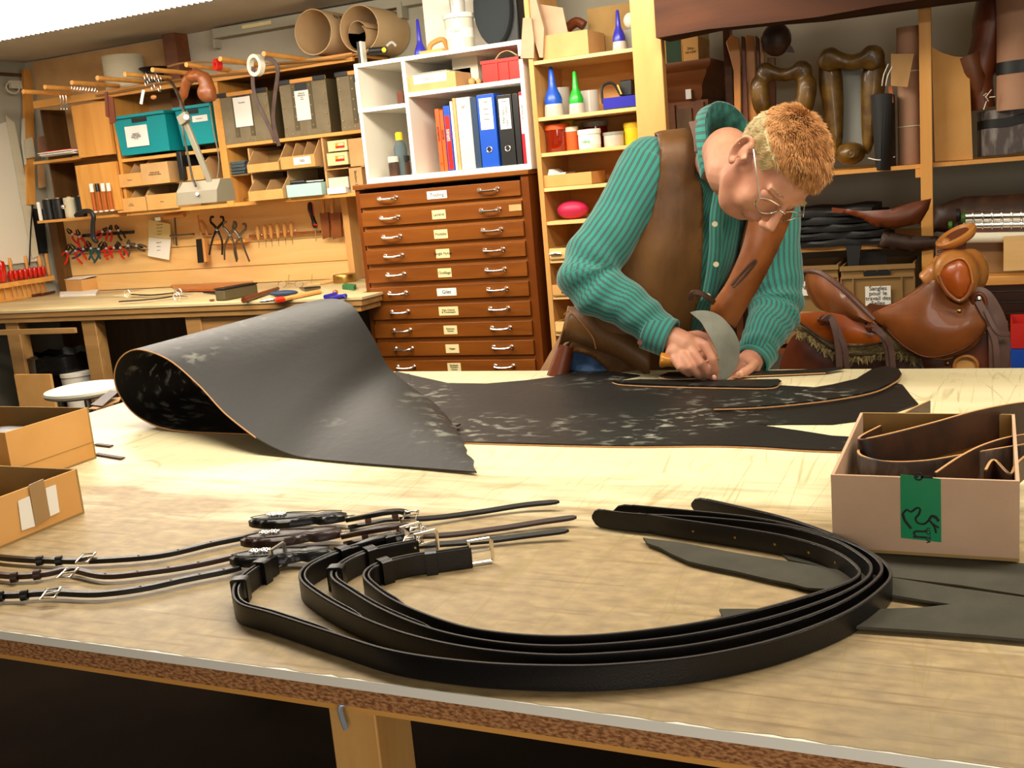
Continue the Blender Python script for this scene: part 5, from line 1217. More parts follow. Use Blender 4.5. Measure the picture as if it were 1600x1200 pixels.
for k, (lab_, zz) in enumerate((('upper small wooden drawer with a steel catch in the narrow shelf', 5), ('small cardboard drawer with a black stamp in the narrow shelf', 6), ('lowest small wooden drawer in the narrow shelf', 7))):
    xa = vx0+.026; r = open_box('wooden_tray', lab_, 'tray', xa, YV-.004, S[zz], xa+.2, YV+.2, S[zz]+.05, 'card_or' if k == 1 else 'pine_pale', 'card_dk', .006, group='small trays in the narrow shelf')
    if k == 0: MB().tube([(xa+.004, YV-.009, S[zz]+.025), (xa+.03, YV-.012, S[zz]+.03), (xa+.06, YV-.009, S[zz]+.025)], .006, 8).build('catch', 'chrome', r)
    if k == 1: MB().box(xa+.045, YV-.006, S[zz]+.012, xa+.075, YV-.0045, S[zz]+.038).build('stamp', 'ink', r)
# top compartment: leaning card, open box, dark boxes
MB().prism([pY(x, y, YV+.01) for x, y in ((820, -5), (836, -8), (850, 45), (848, 90), (843, 90), (830, 45))], (0, .03, 0)).build('leaning_card', 'card_pink', label='long grey card leaning at the left of the top narrow shelf', cat='card')
MB().prism([pY(x, y, YV-.01) for x, y in ((817, 28), (830, 28), (834, 60), (834, 91), (813, 91))], (0, .01, 0)).build('card_piece', 'card_pink', label='brown card piece leaning in front of the long card', cat='card')
MB().prism([pY(x, y, YV+.06) for x, y in ((834, 5), (879, 12), (887, 50), (887, 80), (848, 85))], (0, .004, 0)).build('stained_card', 'card_pink', label='stained cardboard sheet standing behind the open box', cat='card')
xa, xb = VX(847, 70, YV+.03), VX(935, 65, YV+.03)
r = open_box('cardboard_box', 'open cardboard box on the top narrow shelf', 'box', xa, YV+.03, S[0], xa+(xb-xa)*.82, YV+.25, pY(890, 50, YV+.03).z, 'card', 'card_dk')
zb_ = pY(890, 50, YV+.03).z
MB().ball((xa+.08, YV+.12, zb_-.01), (.05, .05, .025)).build('white_ball', 'offwhite', label='pale rounded thing peeking over the open cardboard box', cat='ball')
MB().box(VX(910, 30, YV+.2), YV+.27, S[0], vx1-.002, YV+.32, pY(950, 5, YV+.2).z).build('dark_box', 'card_dk', label='tall brown box standing behind the violet glue bottle', cat='box')
MB().box(VX(972, 50, YV+.1), YV+.1, S[0], vx1-.002, YV+.16, S[0]+.09).build('grey_tin', 'grey', label='grey tin beside the violet glue bottle', cat='tin', bevel=.004)
MB().ball((VX(985, 30, YV+.1)-.01, YV+.13, S[0]+.125), (.03, .03, .034)).build('white_pot', 'white', label='white rounded pot standing on the grey tin', cat='pot')
MB().tube(cr_spline([(VX(886, 32, YV+.2)+.0, YV+.2, zb_+.04), (VX(900, 26, YV+.2), YV+.2, zb_+.06), (VX(912, 30, YV+.2), YV+.2, zb_+.04)], 4), .022, 10).build('leather_roll', 'tan_dk', label='dark brown leather roll behind the open box', cat='leather roll')

# ================================================================ old dark cupboard with boxes on top
YO = 4.55
ox0 = pY(1032, 150, YO).x-.2; ox1 = pY(1103, 150, YO).x; oz = pY(1075, 96, YO).z
oc = thing('old_cupboard', 'antique dark oak cupboard with moulded cornice behind the post', 'cupboard', ((ox0+ox1)/2, YO+.18, 0))
ox0 = vx1+.03
MB().box(ox0, YO+.03, 0, ox1, YW-.01, oz-.16).build('carcass', 'wood_old', oc)
rings = []
pr = [(0.03, oz-.16), (.02, oz-.14), (.02, oz-.10), (.012, oz-.085), (-.005, oz-.06), (-.012, oz-.04), (-.03, oz-.025), (-.035, oz-.012), (-.035, oz)]
rg = []
for off_, z in pr: rg.append([V((ox0, YO+off_, z)), V((ox1+.0-off_+.0, YO+off_, z)), V((ox1-off_, YW-.01, z)), V((ox0, YW-.01, z))])
MB().loft(rg).build('cornice', 'wood_old', oc, smooth=30)
p = pY(1075, 147, YO); MB().box(p.x-.012, YO+.006, p.z-.02, p.x+.012, YO+.0115, p.z+.02).build('paper_tag', 'paper', oc)
for sx in (0.03, (ox1-ox0)-.06): MB().box(ox0+sx, YO+.012, .1, ox0+sx+.045, YO+.0295, oz-.17).build('stile', 'wood_old', oc)
MB().box(ox0+.08, YO+.018, .1, ox1-.07, YO+.0298, oz-.19).build('door_panel', 'wood_dark', oc)
def cb(px, Y, dep, z0, mt, label, txt=None, lm=None):
    x0, zz, x1, z1 = fb(*px, Y); r = thing('cardboard_box', label, 'box', ((x0+x1)/2, Y+dep/2, z0), 'cardboard boxes on the old cupboard')
    MB().box(x0, Y, z0, x1, Y+dep, z1).build('body', mt, r, bevel=.001)
    MB().box(x0-.001, Y-.001, z1-.028, x1+.001, Y+dep+.001, z1+.0005).build('lid', mt, r)
    if lm: MB().box(x0+(x1-x0)*.3, Y-.0028, z0+.02, x1-(x1-x0)*.1, Y-.0016, z1-.035).build('label_card', lm, r)
    if txt: text(txt, ((x0+x1)/2, Y-.0034, (z0+z1)/2-.005), XR, ZU, .016, 'ink', r)
    return z1+.001
YX = YO+.0
z1_ = cb((1036, 50, 1066, 93), YX, .2, oz+.001, 'card_or', 'lower cardboard box with a green side on the old cupboard')
x0, z0, x1, z1 = fb(1041, 59, 1064, 93, YX); MB().box(x0, YX-.004, oz+.001, x1, YX-.0015, z1).build('green_card', mat('dark_green_card', '#1f3a1c', .7), label='dark green card leaning on the lower box of the old cupboard', cat='card')
cb((1034, -8, 1056, 45), YX, .2, z1_, 'card', 'upper left cardboard box with white label on the old cupboard', 'W', 'paper')
z1_ = cb((1067, 58, 1091, 96), YX-.01, .2, oz+.001, 'card_or', 'lower right cardboard box on the old cupboard', '24 p\nun cuir')
cb((1060, 18, 1089, 57), YX-.01, .2, z1_, 'cream_paper', 'upper right cream box with handwriting on the old cupboard', 'b. G.')

# ================================================================ right rack
YR = 4.45
rz1 = pY(1420, 258, YR).z; rz2 = pY(1350, 383, YR).z
rx0 = ox1+.08; rx1 = XR_+.25
rk = thing('leather_rack', 'wooden rack with two long shelves on the right back wall', 'rack', ((rx0+rx1)/2, YR+.2, 0))
MB().box(rx0, YR+.01, rz1-.016, rx1, YW-.01, rz1).build('shelf', 'pine', rk)
MB().box(rx0, YR+.01, rz2-.018, pY(1446, 385, YR).x, YW-.01, rz2).build('shelf', 'pine', rk)
p0 = pY(1438, 200, YR); p1 = pY(1457, 200, YR)
MB().box(p0.x, YR-.02, 0, p1.x, YR+.0095, zb1 and pY(1447, 14, YR).z+.1).build('upright', 'pine_z', rk, bevel=.002)
MB().box(p0.x-.02, YR-.0, rz1-.05, p0.x-.001, YR+.14, rz1-.017).build('bracket', 'pine', rk)
MB().box(rx0-.03, YR+.25, 0, rx0, YR+.3, 2.2).build('upright', 'wood_old', rk)
R1, R2 = rz1+.001, rz2+.001
# undyed rolls and sheets on the upper shelf
x0, z0, x1, z1 = fb(1400, 40, 1440, 252, YR+.06); rr_ = (x1-x0)/2
r = thing('leather_roll', 'tall undyed leather roll tied with string left of the rack upright', 'leather roll', ((x0+x1)/2, YR+.12, R1))
MB().lathe([(rr_, 0), (rr_*.99, (z1-R1)*.5), (rr_, z1-R1), (rr_*.9, z1-R1), (rr_*.85, z1-R1-.03)], ((x0+x1)/2, YR+.12, R1), n=26).build('rolled_hide', 'salmon', r)
for f_ in (.28, .68): MB().tube([((x0+x1)/2+rr_*1.02*math.cos(a_), YR+.12+rr_*1.02*math.sin(a_), R1+(z1-R1)*f_) for a_ in [j*.3142 for j in range(20)]], .002, 5, closed=True).build('string', 'horn', r)
MB().prism([pY(x, y, YR+.035) for x, y in ((1392, 84), (1428, 84), (1418, 136), (1392, 134))], (0, .004, 0)).build('outer_flap', 'card', r)
x0, z0, x1, z1 = fb(1459, 84, 1518, 250, YR+.04)
MB().prism([pY(x, y, YR+.04) for x, y in ((1456, 73), (1470, 82), (1490, 88), (1514, 90), (1520, 249), (1461, 252))], (0, .004, 0)).build('cardboard_sheet', 'card_or', label='large light brown leather sheet standing right of the rack upright', cat='leather sheet')
o = MB().strap(cr_spline([pY(x, y, YR+d_) for x, y, d_ in ((1365, 208, .02), (1378, 206, .0), (1395, 207, .03), (1397, 207, .12), (1380, 205, .16))], 6), .29, .004, 'edge'); o.build('black_leather_roll', 'darkcloth', label='black leather roll with white lower edge beside the undyed roll', cat='leather roll')
MB().strap(cr_spline([pY(x, y, YR+d_) for x, y, d_ in ((1357, 247, .02), (1375, 250, .0), (1398, 245, .03))], 6), .004, .006, 'edge').build('white_edge', 'white', label='white edge strip along the foot of the black roll', cat='strip')
for i, (x, y, x2, y2) in enumerate(((1378, 134, 1388, 100), (1384, 134, 1394, 104))):
    MB().tube(cr_spline([pY(x, y, YR+.0), pY((x+x2)/2-2, (y+y2)/2, YR-.01), pY(x2, y2, YR+.0)], 4), .0025, 6).build('string_end', 'white', label=('left' if i == 0 else 'right')+' white cord end beside the undyed roll', cat='cord')
MB().prism([pY(x, y, YR+.02) for x, y in ((1388, 135), (1394, 134), (1396, 160), (1390, 162))], (0, .01, 0)).build('orange_strip', 'tan_or', label='orange leather tab beside the undyed roll', cat='leather piece')
# saddle trees
def tree(cx, cy, sc_, label, full):
    U = lambda x, y, d: pY(cx+x*sc_, cy+y*sc_, YR+.05+d)
    o = MB()
    for s_ in (-1, 1):
        if full: continue
        o.tube(cr_spline([U(s_*32, -35, .02), U(s_*43, -15, 0), U(s_*40, 15, 0), U(s_*27, 60, .02), U(s_*17, 100, .05), U(s_*16, 125, .06)], 5), [.034*sc_]*4+[.046*sc_]*8+[.038*sc_]*6+[.026*sc_]*8, 14)
    o.tube(cr_spline([U(-41, -28, .01), U(-34, -46, .0), U(-22, -40, .0), U(0, -34, .01), U(22, -40, .0), U(34, -50, .0), U(42, -28, .01)], 5), [.033*sc_]*31, 12)
    o.ball(U(-32, -38, 0), (.05*sc_, .03, .045*sc_)); o.ball(U(34, -42, 0), (.05*sc_, .03, .05*sc_))
    if full:
        o.tube([U(0, -36, .02), U(0, -20, .16), U(0, 96, .16), U(0, 108, .04)], .014, 8)
        o.ball(U(0, 108, .02), (.060*sc_, .06, .046*sc_)); o.tube([U(-18, 104, .04), U(18, 104, .04)], .03*sc_, 12)
    tr_ = bake(o, .008, 5).build('saddle_tree', mt_tree, label=label, cat='saddle tree', group='saddle trees on the rack', smooth=60)
    if full:
        for poly in ([(-49, -42), (-30, -48), (-16, -20), (-13, 40), (-16, 98), (-26, 112), (-38, 76), (-46, 30), (-51, 0)], [(51, -44), (32, -48), (17, -20), (15, 40), (18, 98), (28, 108), (38, 76), (47, 30), (53, 0)]):
            uv = [(p.x, p.z) for p in cr_spline([V((U(x, y, 0).x, 0, U(x, y, 0).z)) for x, y in poly], 3, closed=True)]
            puff(uv, lambda u, v, w_: V((u, YR+.09-w_*1.0, v)), .035, .016, .035, .015).build('side_bar', mt_tree, tr_, smooth=60)
    return tr_
mt_tree = mat('lacquered_rawhide', '#75541c', .4, col2='#4a300c', scale=16, coat=.2)
t1 = tree(1329, 132, 1.0, 'lacquered golden brown saddle tree standing beside the black roll', True)
MB().prism([pY(x, y, YR+.13) for x, y in ((1313, 110), (1345, 110), (1349, 228), (1309, 228))], (0, .004, 0)).build('grey_backing', 'grey', label='grey slot backing seen through the upright saddle tree', cat='panel')
c = pY(1330, 240, YR-.01); MB().tube([c+V((.014*math.cos(a_), -.01, .014*math.sin(a_))) for a_ in [j*.524 for j in range(12)]], .004, 8, closed=True).build('tree_ring', mt_tree, t1)
tree(1224, 146, .85, 'darker saddle tree partly hidden behind the head', False)
MB().ball(pY(1213, 62, YR+.03), (.06, .05, .065)).build('leather_hat', 'dk_leather', label='dark leather cap hanging under the beam above the dark tree', cat='cap')
MB().prism([pY(x, y, YR+.02) for x, y in ((1196, 52), (1216, 80), (1241, 82), (1236, 72), (1222, 68))], (0, .02, 0)).build('cap_peak', 'dk_leather', label='peak of the dark cap hanging under the beam', cat='cap')
# hanging leather blades (stirrup fenders)
for i, (pts_, mt, lab) in enumerate((([(1134, 66), (1142, 54), (1154, 60), (1157, 90), (1158, 200), (1168, 300), (1150, 300), (1146, 110)], 'tan_lt', 'long golden leather fender hanging leftmost under the beam'),
        ([(1158, 56), (1164, 58), (1170, 200), (1176, 300), (1167, 300), (1160, 200)], 'tan_dk', 'dark brown fender between the golden ones under the beam'),
        ([(1165, 55), (1178, 56), (1184, 200), (1188, 300), (1174, 300), (1168, 180)], 'tan_lt', 'second golden leather fender under the beam'),
        ([(1180, 55), (1186, 60), (1192, 200), (1198, 300), (1190, 300), (1184, 200)], 'tan_dk', 'narrow dark fender right of the golden ones'),
        ([(1188, 55), (1194, 70), (1195, 130), (1202, 200), (1202, 300), (1195, 300), (1190, 160)], 'tan_lt', 'narrow golden fender nearest the dark saddle tree'))):
    MB().prism([pY(x, y, YR+.02+.02*i) for x, y in pts_], (0, .012, 0)).build('leather_fender', mt, label=lab, cat='leather fender', bevel=.003)
MB().prism([pY(x, y, YR+.16) for x, y in ((1199, 90), (1210, 90), (1212, 250), (1200, 250))], (0, .03, 0)).build('rack_batten', 'wood_old', label='brown batten behind the hanging fenders', cat='batten')
# right end of upper shelf
o = MB().tube(cr_spline([pY(1560, -20, YR+.15), pY(1545, 60, YR+.12), pY(1532, 120, YR+.1), pY(1536, 170, YR+.1)], 4), [.07]*4+[.06]*4+[.045]*5, 14); o.build('rolled_leather', 'tan_dk', label='dark leather roll leaning over the grey leather at the far right', cat='leather roll')
MB().tube(cr_spline([pY(1512, 88, YR+.08), pY(1522, 120, YR+.08), pY(1532, 165, YR+.08)], 4), [.05, .05, .05, .05, .045, .04, .03, .02, .02], 12).build('leather_horn', 'wood_old', label='reddish brown tapering leather piece beside the light sheet', cat='leather piece')
for i in range(3):
    MB().strap(cr_spline([pY(x, y, YR+d_+i*.02) for x, y, d_ in ((1528, 225-i*14, .1), (1545, 222-i*14, .02), (1575, 220-i*15, -.0), (1610, 212-i*16, .0))], 6), .10, .004, 'edge').build('grey_leather', 'grey_strap' if i != 1 else 'darkcloth', label=('lower', 'middle black', 'upper')[i]+' curled leather piece at the right end of the upper shelf', cat='leather piece')
c = pY(1596, 120, YR+.05)
r = thing('leather_roll', 'pink beige leather roll with black band at the right image edge', 'leather roll', (c.x, c.y, R1))
MB().lathe([(.085, 0), (.085, .3), (.095, .62), (.08, .66)], (c.x, c.y, R1+.17), n=26).build('rolled_hide', 'salmon', r); MB().lathe([(.088, .0), (.088, .045)], (c.x, c.y, R1+.30), n=26).build('black_band', 'black', r)
for k in range(6):
    a_ = k*1.05; c = pY(1543+3*math.cos(a_), 152+7*math.sin(a_), YR-.02)
    MB().tube([c, c+V((.02*math.cos(a_*2), -.01, .03*math.sin(a_*2.3)))], .0018, 5).build('knotted_cord', 'horn', label='white cord end knotted around the dark leather roll', cat='cord', group='knotted white cords')
# lower shelf: dark leather stack and brown hide on top
xa, xb = pY(1215, 360, YR).x, pY(1385, 360, YR).x
for k in range(5):
    xe = xb+.02*math.sin(k*3)-.01*k; o = MB(); rings = []
    for i in range(13):
        x = xa+(xe-xa)*i/12; yv = YR-.015+.012*math.sin(i*.9+k*2); zz = R2+.001+k*.030; hh = .028+.004*math.sin(i+k)
        rings.append([V((x, yv, zz)), V((x, yv-.004, zz+hh*.6)), V((x, yv, zz+hh*.95)), V((x, YR+.4, zz+hh*.95)), V((x, YR+.4, zz))])
    o.loft(rings); o.build('folded_hide', 'darkcloth', label='%s folded black hide of the stack on the lower rack shelf' % ('lowest', 'second from below', 'middle', 'second from the top', 'topmost')[k], cat='leather', group='black hides stacked on the lower rack shelf')
zc5 = R2+.001
hb = puff([(0, .02), (.0, .0), (.05, -.005), (.12, -.03), (.16, -.06), (.24, -.075), (.33, -.06), (.36, -.01), (.37, .03), (.30, .02), (.22, -.0), (.12, .0), (.05, .012)],
          lambda u, v, w_: pY(1300, 332, YR-.05)+V((u*1.0, -w_-.05*math.sin(u*7), v*1.0)), bulge=.02, thick=.008, edge=.03, grid=.015)
hb.build('brown_hide', 'tan_dk', label='folded brown hide with turned edges lying over the black stack', cat='leather', smooth=60)
hb = puff([(0, .0), (.10, -.02), (.2, -.03), (.22, -.07), (.1, -.085), (-.02, -.06)], lambda u, v, w_: pY(1380, 362, YR-.03)+V((u, -w_, v)), bulge=.02, thick=.008, edge=.03, grid=.015)
hb.build('brown_hide', 'dk_leather', label='dark brown hide corner hanging at the rack upright', cat='leather', smooth=60)
MB().prism([pY(x, y, YR-.03) for x, y in ((1322, 384), (1345, 384), (1342, 415), (1325, 418))], (0, .02, 0)).build('hanging_corner', 'darkcloth', label='black leather corner hanging below the lower rack shelf', cat='leather')
# big dark leather heap behind roller
hb = puff([(0, 0), (.1, .03), (.25, .025), (.5, .03), (.5, -.1), (.1, -.12), (0, -.1), (-.05, -.14)], lambda u, v, w_: pY(1462, 322, YR+.12)+V((u, -w_, v)), bulge=.05, thick=.01, edge=.05, grid=.02)
hb.build('brown_hide', 'dk_leather', label='large dark brown hide heaped behind the chrome rollers', cat='leather', smooth=60)
# crates below
def crate(px, Y, label, txt=None, lab=None):
    x0, z0, x1, z1 = fb(*px, Y); z0 = .62
    r = thing('plastic_crate', label, 'crate', ((x0+x1)/2, Y+.2, z0), 'tan plastic crates under the rack')
    MB().box(x0, Y, z0, x1, Y+.006, z1).build('front_panel', 'crate', r); MB().box(x0, Y+.3, z0, x1, Y+.306, z1).build('rear_panel', 'crate', r)
    for xx in (x0, x1-.006): MB().box(xx, Y+.0062, z0, xx+.006, Y+.2998, z1).build('side_panel', 'crate', r)
    MB().box(x0+.006, Y+.0062, z0, x1-.006, Y+.2998, z0+.006).build('bottom_panel', 'crate', r)
    MB().box(x0-.004, Y-.010, z1-.018, x1+.004, Y-.0002, z1).build('rim', 'crate', r); MB().box(x0-.002, Y-.008, z1-.05, x1+.002, Y-.0002, z1-.042).build('rib', 'crate', r)
    for k in range(7):
        xx = x0+(x1-x0)*k/6; MB().box(xx-.003, Y-.008, z0 if k in (0, 1, 5, 6) else z1-.041, xx+.003, Y-.0002, z1-.019 if k not in (0, 1, 5, 6) else z1-.051).build('rib', 'crate', r)
    cx = (x0+x1)/2; MB().box(cx-.05, Y-.009, z1-.041, cx+.05, Y-.0081, z1-.022).build('handle_slot', 'black', r)
    if lab:
        a0, b0, a1, b1 = fb(*lab, Y-.01); MB().box(a0, Y-.012, b0, a1, Y-.0105, b1).build('paper_label', 'paper', r)
        if txt: text(txt, ((a0+a1)/2, Y-.013, (b0+b1)/2), XR, ZU, .023, 'ink', r)
    return r
crate((1315, 414, 1429, 500), 4.36, 'tan plastic crate with the handwritten Sangles label', 'Sangles\npour le\ntravail des\nSelles', (1352, 447, 1392, 477))
crate((1206, 416, 1310, 500), 4.37, 'tan plastic crate mostly hidden behind the left sleeve', 'Sangles', (1250, 433, 1264, 462))
MB().box(pY(1250, 520, 4.34).x-.1, 4.34, .58, pY(1440, 520, 4.34).x, 4.85, .60).build('low_shelf', 'wood_old', rk)
MB().lathe([(.0, 0), (.055, .0), (.055, .01), (0, .011)], pY(1365, 412, 4.50), (0, -1, 0), 24).build('black_disc', 'rust', label='round dark disc standing behind the labelled crate', cat='disc')
# ---------------- far right side table with splitting rollers
YM = 3.95
mx0 = pY(1460, 420, YM).x; tz_ = pY(1540, 370, YM).z; tb_ = pY(1560, 432, YM).z
m_ = thing('machine_table', 'wooden machine table at the right edge carrying chrome rollers', 'table', (mx0+.4, YM+.2, 0))
MB().box(mx0, YM, tb_-.03, XR_+.25, YM+.35, tb_).build('tabletop', 'pine', m_, bevel=.002)
MB().box(mx0, YM+.1, tb_+.001, XR_+.25, YM+.13, tz_-.03).build('rear_board', 'wood_mid', m_)
p0, p1 = pY(1568, 395, YM-.01), pY(1625, 395, YM-.01); MB().box(p0.x, YM-.012, pY(1590, 422, YM).z, p1.x, YM-.001, pY(1590, 368, YM).z).build('clamp_block', 'pine_pale', m_)
MB().cyl(pY(1490, 372, YM+.04), pY(1640, 370, YM+.04), .018).build('white_tube', 'horn', m_)
MB().box(mx0, YM+.06, tz_-.025, XR_+.2, YM+.09, tz_-.012).build('rail', 'steel', m_)
MB().box(pY(1488, 362, YM+.05).x, YM+.05, tz_+.012, XR_+.2, YM+.1, tz_+.024).build('red_rail', 'tan_dk', m_)
for (y_, lab) in ((338, 'upper'), (352, 'lower')):
    a = pY(1505, y_, YM+.06); b = pY(1690, y_-4, YM+.06); d_ = b-a; prof = []
    L_ = d_.length; R_ = .017 if lab == 'upper' else .015
    for k in range(int(L_/.03)): prof += [(R_*1.25, k*.03), (R_*1.25, k*.03+.004), (R_, k*.03+.006), (R_, k*.03+.028)]
    MB().lathe(prof, a, d_, 18).build('chrome_roller', 'chrome', m_)
for px, py, s_, mt in ((1494, 336, .022, 'rust'), (1502, 340, .018, 'green'), (1492, 354, .014, 'rust'), (1482, 352, .013, 'green')):
    MB().lathe([(s_, 0), (s_, .012), (s_*.6, .014)], pY(px, py, YM+.05), (1, 0, 0), 14).build('gear', mt if mt != 'green' else mat('dark_green_paint', '#3b6a1e', .5), m_)
MB().box(mx0, YM+.3, tb_-.55, mx0+.05, YM+.34, tb_-.031).build('leg', 'wood_old', m_)
for k in range(6): MB().box(pY(1540, 460+k*14, YM+.3).x-.1, YM+.36, tb_-.1-k*.042, XR_+.25, YM+.38, tb_-.062-k*.042).build('slat', 'wood_old', m_)
for (py0, py1, mt, lab) in ((505, 545, 'red', 'red plastic bin in the stack at the right edge'), (545, 582, 'blue', 'blue plastic bin under the red one at the right edge')):
    x0, z0, x1, z1 = fb(1580, py0, 1680, py1, 3.75)
    open_box('storage_bin', lab, 'storage bin', x0, 3.75, z0+.002, x1, 3.95, z1, mt, mt, .005, group='stacked bins at the right edge')
MB().box(pY(1545, 565, 3.8).x, 3.7, .0, pY(1680, 565, 3.75).x, 3.96, pY(1630, 583, 3.75).z-.0).build('bin_stand', 'wood_old', label='wooden stand carrying the red and blue bins', cat='stand')
# ================================================================ hand tools on the wall boards
YH = YT-.022
def W(px, py, d=0.): return pY(px, py, YH-d)
def handle_tube(name, pts, rad, mt, parent, n=10): return MB().tube(cr_spline(pts, 4), rad, n).build(name, mt, parent)
# clipped note
r = thing('clipped_note', 'yellow and white handwritten note held by a bulldog clip', 'note', W(249, 406))
MB().prism([W(232, 343), W(266, 350), W(267, 374), W(232, 370)], (0, .001, 0)).build('upper_sheet', 'cream_paper', r)
MB().prism([W(232, 370.5, .001), W(267, 374.5, .001), W(264, 406, .006), W(231, 400, .006)], (0, .001, 0)).build('lower_sheet', 'paper', r)
MB().box(W(244, 342).x, YH-.012, W(248, 345).z, W(253, 342).x, YH-.002, W(248, 339).z).build('bulldog_clip', 'chrome', r, bevel=.002)
for k in range(4): text(('~ mesure cuir ~', 'dos 12 x 40', 'rênes 3 p.', 'boucles 6')[k], W(249, 351+k*5, .002), XR, ZU, .009, 'graphite', r)
for k in range(3): text(('ceinture 95', 'licol 2 p.', 'selle 17')[k], W(248, 379+k*6, .005), XR, ZU, .009, 'graphite', r)
# T handled tool with sliding bar
r = thing('race_tool', 'T shaped tool with turned wooden cross handle beside the note', 'tool', W(273, 384))
MB().tube([W(257, 339, .01), W(262, 338, .01), W(273, 337, .01), W(284, 336, .01), W(288, 335, .01)], [.014, .017, .012, .017, .016], 10).build('handle', 'wood_handle', r)
MB().tube([W(273, 340, .01), W(276, 384, .005)], .006, 8).build('shaft', 'steel', r); MB().tube([W(266, 369, .012), W(303, 366, .012)], .007, 8).build('cross_bar', 'steel', r)
MB().tube([W(270, 362, .012), W(272, 382, .008)], .003, 6).build('scribe', 'steel', r); MB().ball(W(269, 369, .012), .009).build('lock_screw', 'steel', r)
# brush
r = thing('wire_brush', 'narrow black bristled brush hanging below the tool line', 'brush', W(312, 411))
MB().prism([W(306, 374, .03), W(316, 373, .03), W(320, 410, .03), W(309, 411, .03)], (0, .02, 0)).build('bristles', 'rust', r); MB().prism([W(315, 372, .035), W(319, 372, .035), W(323, 409, .035), W(319, 410, .035)], (0, .028, 0)).build('back', 'wood_handle', r)
MB().tube([W(317, 373, .02), W(312, 358, .015), W(309, 336, .015)], .005, 8).build('handle', 'wood_handle', r)
r = thing('draw_gauge', 'curved wooden handled gauge hung between brush and pliers', 'tool', W(318, 372))
MB().tube(cr_spline([W(313, 345, .01), W(318, 350, .012), W(322, 360, .012), W(324, 368, .01)], 4), .009, 10).build('handle', 'wood_handle', r); MB().tube([W(316, 366, .01), W(331, 366, .01)], .004, 8).build('bar', 'steel', r)
# three pairs of pincers in a slotted rail
MB().prism([W(329, 376, .04), W(383, 373.5, .04), W(383, 379, .04), W(329, 382, .04)], (0, .04, 0)).build('tool_rail', 'pine', label='short slotted wooden rail holding three pliers', cat='tool rail')
for i, (x, y, sp, mt, lab) in enumerate(((339, 338, 1.0, 'rust', 'dark iron pincers, left in the slotted rail'), (359, 346, 1.0, 'steel', 'grey steel pincers, middle in the slotted rail'), (374, 349, .9, 'steel', 'punch pliers at the right of the slotted rail'))):
    r = thing('pliers', lab, 'pliers', W(x, y+62))
    for s_ in (-1, 1):
        MB().tube(cr_spline([W(x+s_*9, y, .045), W(x+s_*10, y+8, .045), W(x+s_*3, y+16, .048+s_*.003), W(x-s_*3, y+26, .048+s_*.003), W(x-s_*8, y+40, .045), W(x-s_*10+4*i-2, y+60, .04)], 4), [.006]*5+[.008]*8+[.0055]*8, 8).build('lever', mt, r)
        MB().ball(W(x+s_*7, y+1, .046), (.011, .008, .008)).build('jaw', mt, r)
    MB().cyl(W(x, y+21, .058), W(x, y+21, .038), .008).build('pivot', 'steel', r)
# strip with awls
MB().prism([W(389, 367, .012), W(500, 360, .012), W(501, 364, .012), W(389, 371.5, .012)], (0, .01, 0)).build('leather_loop_strip', 'tan', label='looped leather strip holding the row of awls', cat='tool rail')
for i, x in enumerate((402, 413, 422.5, 433, 444, 454.5)):
    y = 352-i*1.1; r = thing('awl', 'awl with pear shaped beech handle, %s in the row' % ('leftmost', 'second from the left', 'third from the left', 'fourth from the left', 'fifth from the left', 'rightmost')[i], 'awl', W(x+2, y+34), 'awls in the leather strip')
    MB().tube(cr_spline([W(x, y, .016), W(x, y+4, .017), W(x+1, y+12, .017), W(x+1.5, y+20, .016), W(x+2, y+23, .015)], 3), [.006, .009, .0115, .0125, .013, .013, .012, .011, .010, .008, .007, .007, .006], 10).build('handle', 'wood_handle' if i % 3 else 'card_or', r)
    MB().cyl(W(x+2, y+22, .015), W(x+3, y+36, .012), .0022, .0008, 6).build('blade', 'steel', r)
    MB().ball(W(x+7, y+15-i*.4, .02), .0045).build('brass_stud', 'chrome', r)
r = thing('heavy_knife', 'black and red handled tool hanging point down right of the awls', 'knife', W(493, 377))
MB().tube(cr_spline([W(484, 316, .02), W(485, 325, .022), W(488, 338, .02), W(491, 348, .02), W(493, 356, .018)], 4), [.008, .013, .015, .016, .017, .017, .016, .015, .013, .012, .012, .013, .015, .016, .014, .012, .010], 12).build('handle', 'black', r)
for x in (481.5, 488): MB().tube([W(x, 318, .032), W(x+3, 338, .036)], .0035, 6).build('grip_stripe', 'red', r)
MB().tube([W(490, 350, .032), W(496, 352, .03)], .006, 6).build('grip_stripe', 'red', r); MB().cyl(W(493, 357, .018), W(494, 377, .014), .004, .003, 8).build('shank', 'chrome', r)
for i, (xa, xb, hx, lab) in enumerate(((499, 513, 504, 'left of the two leather knife sheaths with wooden hilt'), (514.5, 532, 518, 'right, slightly taller knife sheath with wooden hilt'))):
    r = thing('sheathed_knife', lab, 'sheath', W((xa+xb)/2, 374), 'sheathed knives on the tool wall')
    MB().prism([W(xa, 333, .03), W(xb-1, 332, .03), W(xb+2, 370, .03), W(xa+5, 374, .03)], (0, .02, 0)).build('sheath', 'tan', r, bevel=.003)
    MB().tube([W(hx, 311-i*2, .02), W(hx+1, 320, .02), W(hx+2, 333, .02)], [.011, .012, .012], 10).build('hilt', 'wood_handle', r)
r = thing('curved_awl', 'awl with bulbous handle and long curved blade at the right', 'awl', W(545, 405))
MB().tube(cr_spline([W(540, 346, .016), W(541, 354, .018), W(543, 362, .016), W(543, 366, .014)], 3), [.006, .012, .017, .019, .019, .017, .013, .010, .007, .005], 12).build('handle', 'wood_handle', r)
MB().tube(cr_spline([W(543, 366, .014), W(546, 380, .012), W(544, 392, .01), W(546, 405, .01)], 4), .0022, 6).build('blade', 'steel', r)
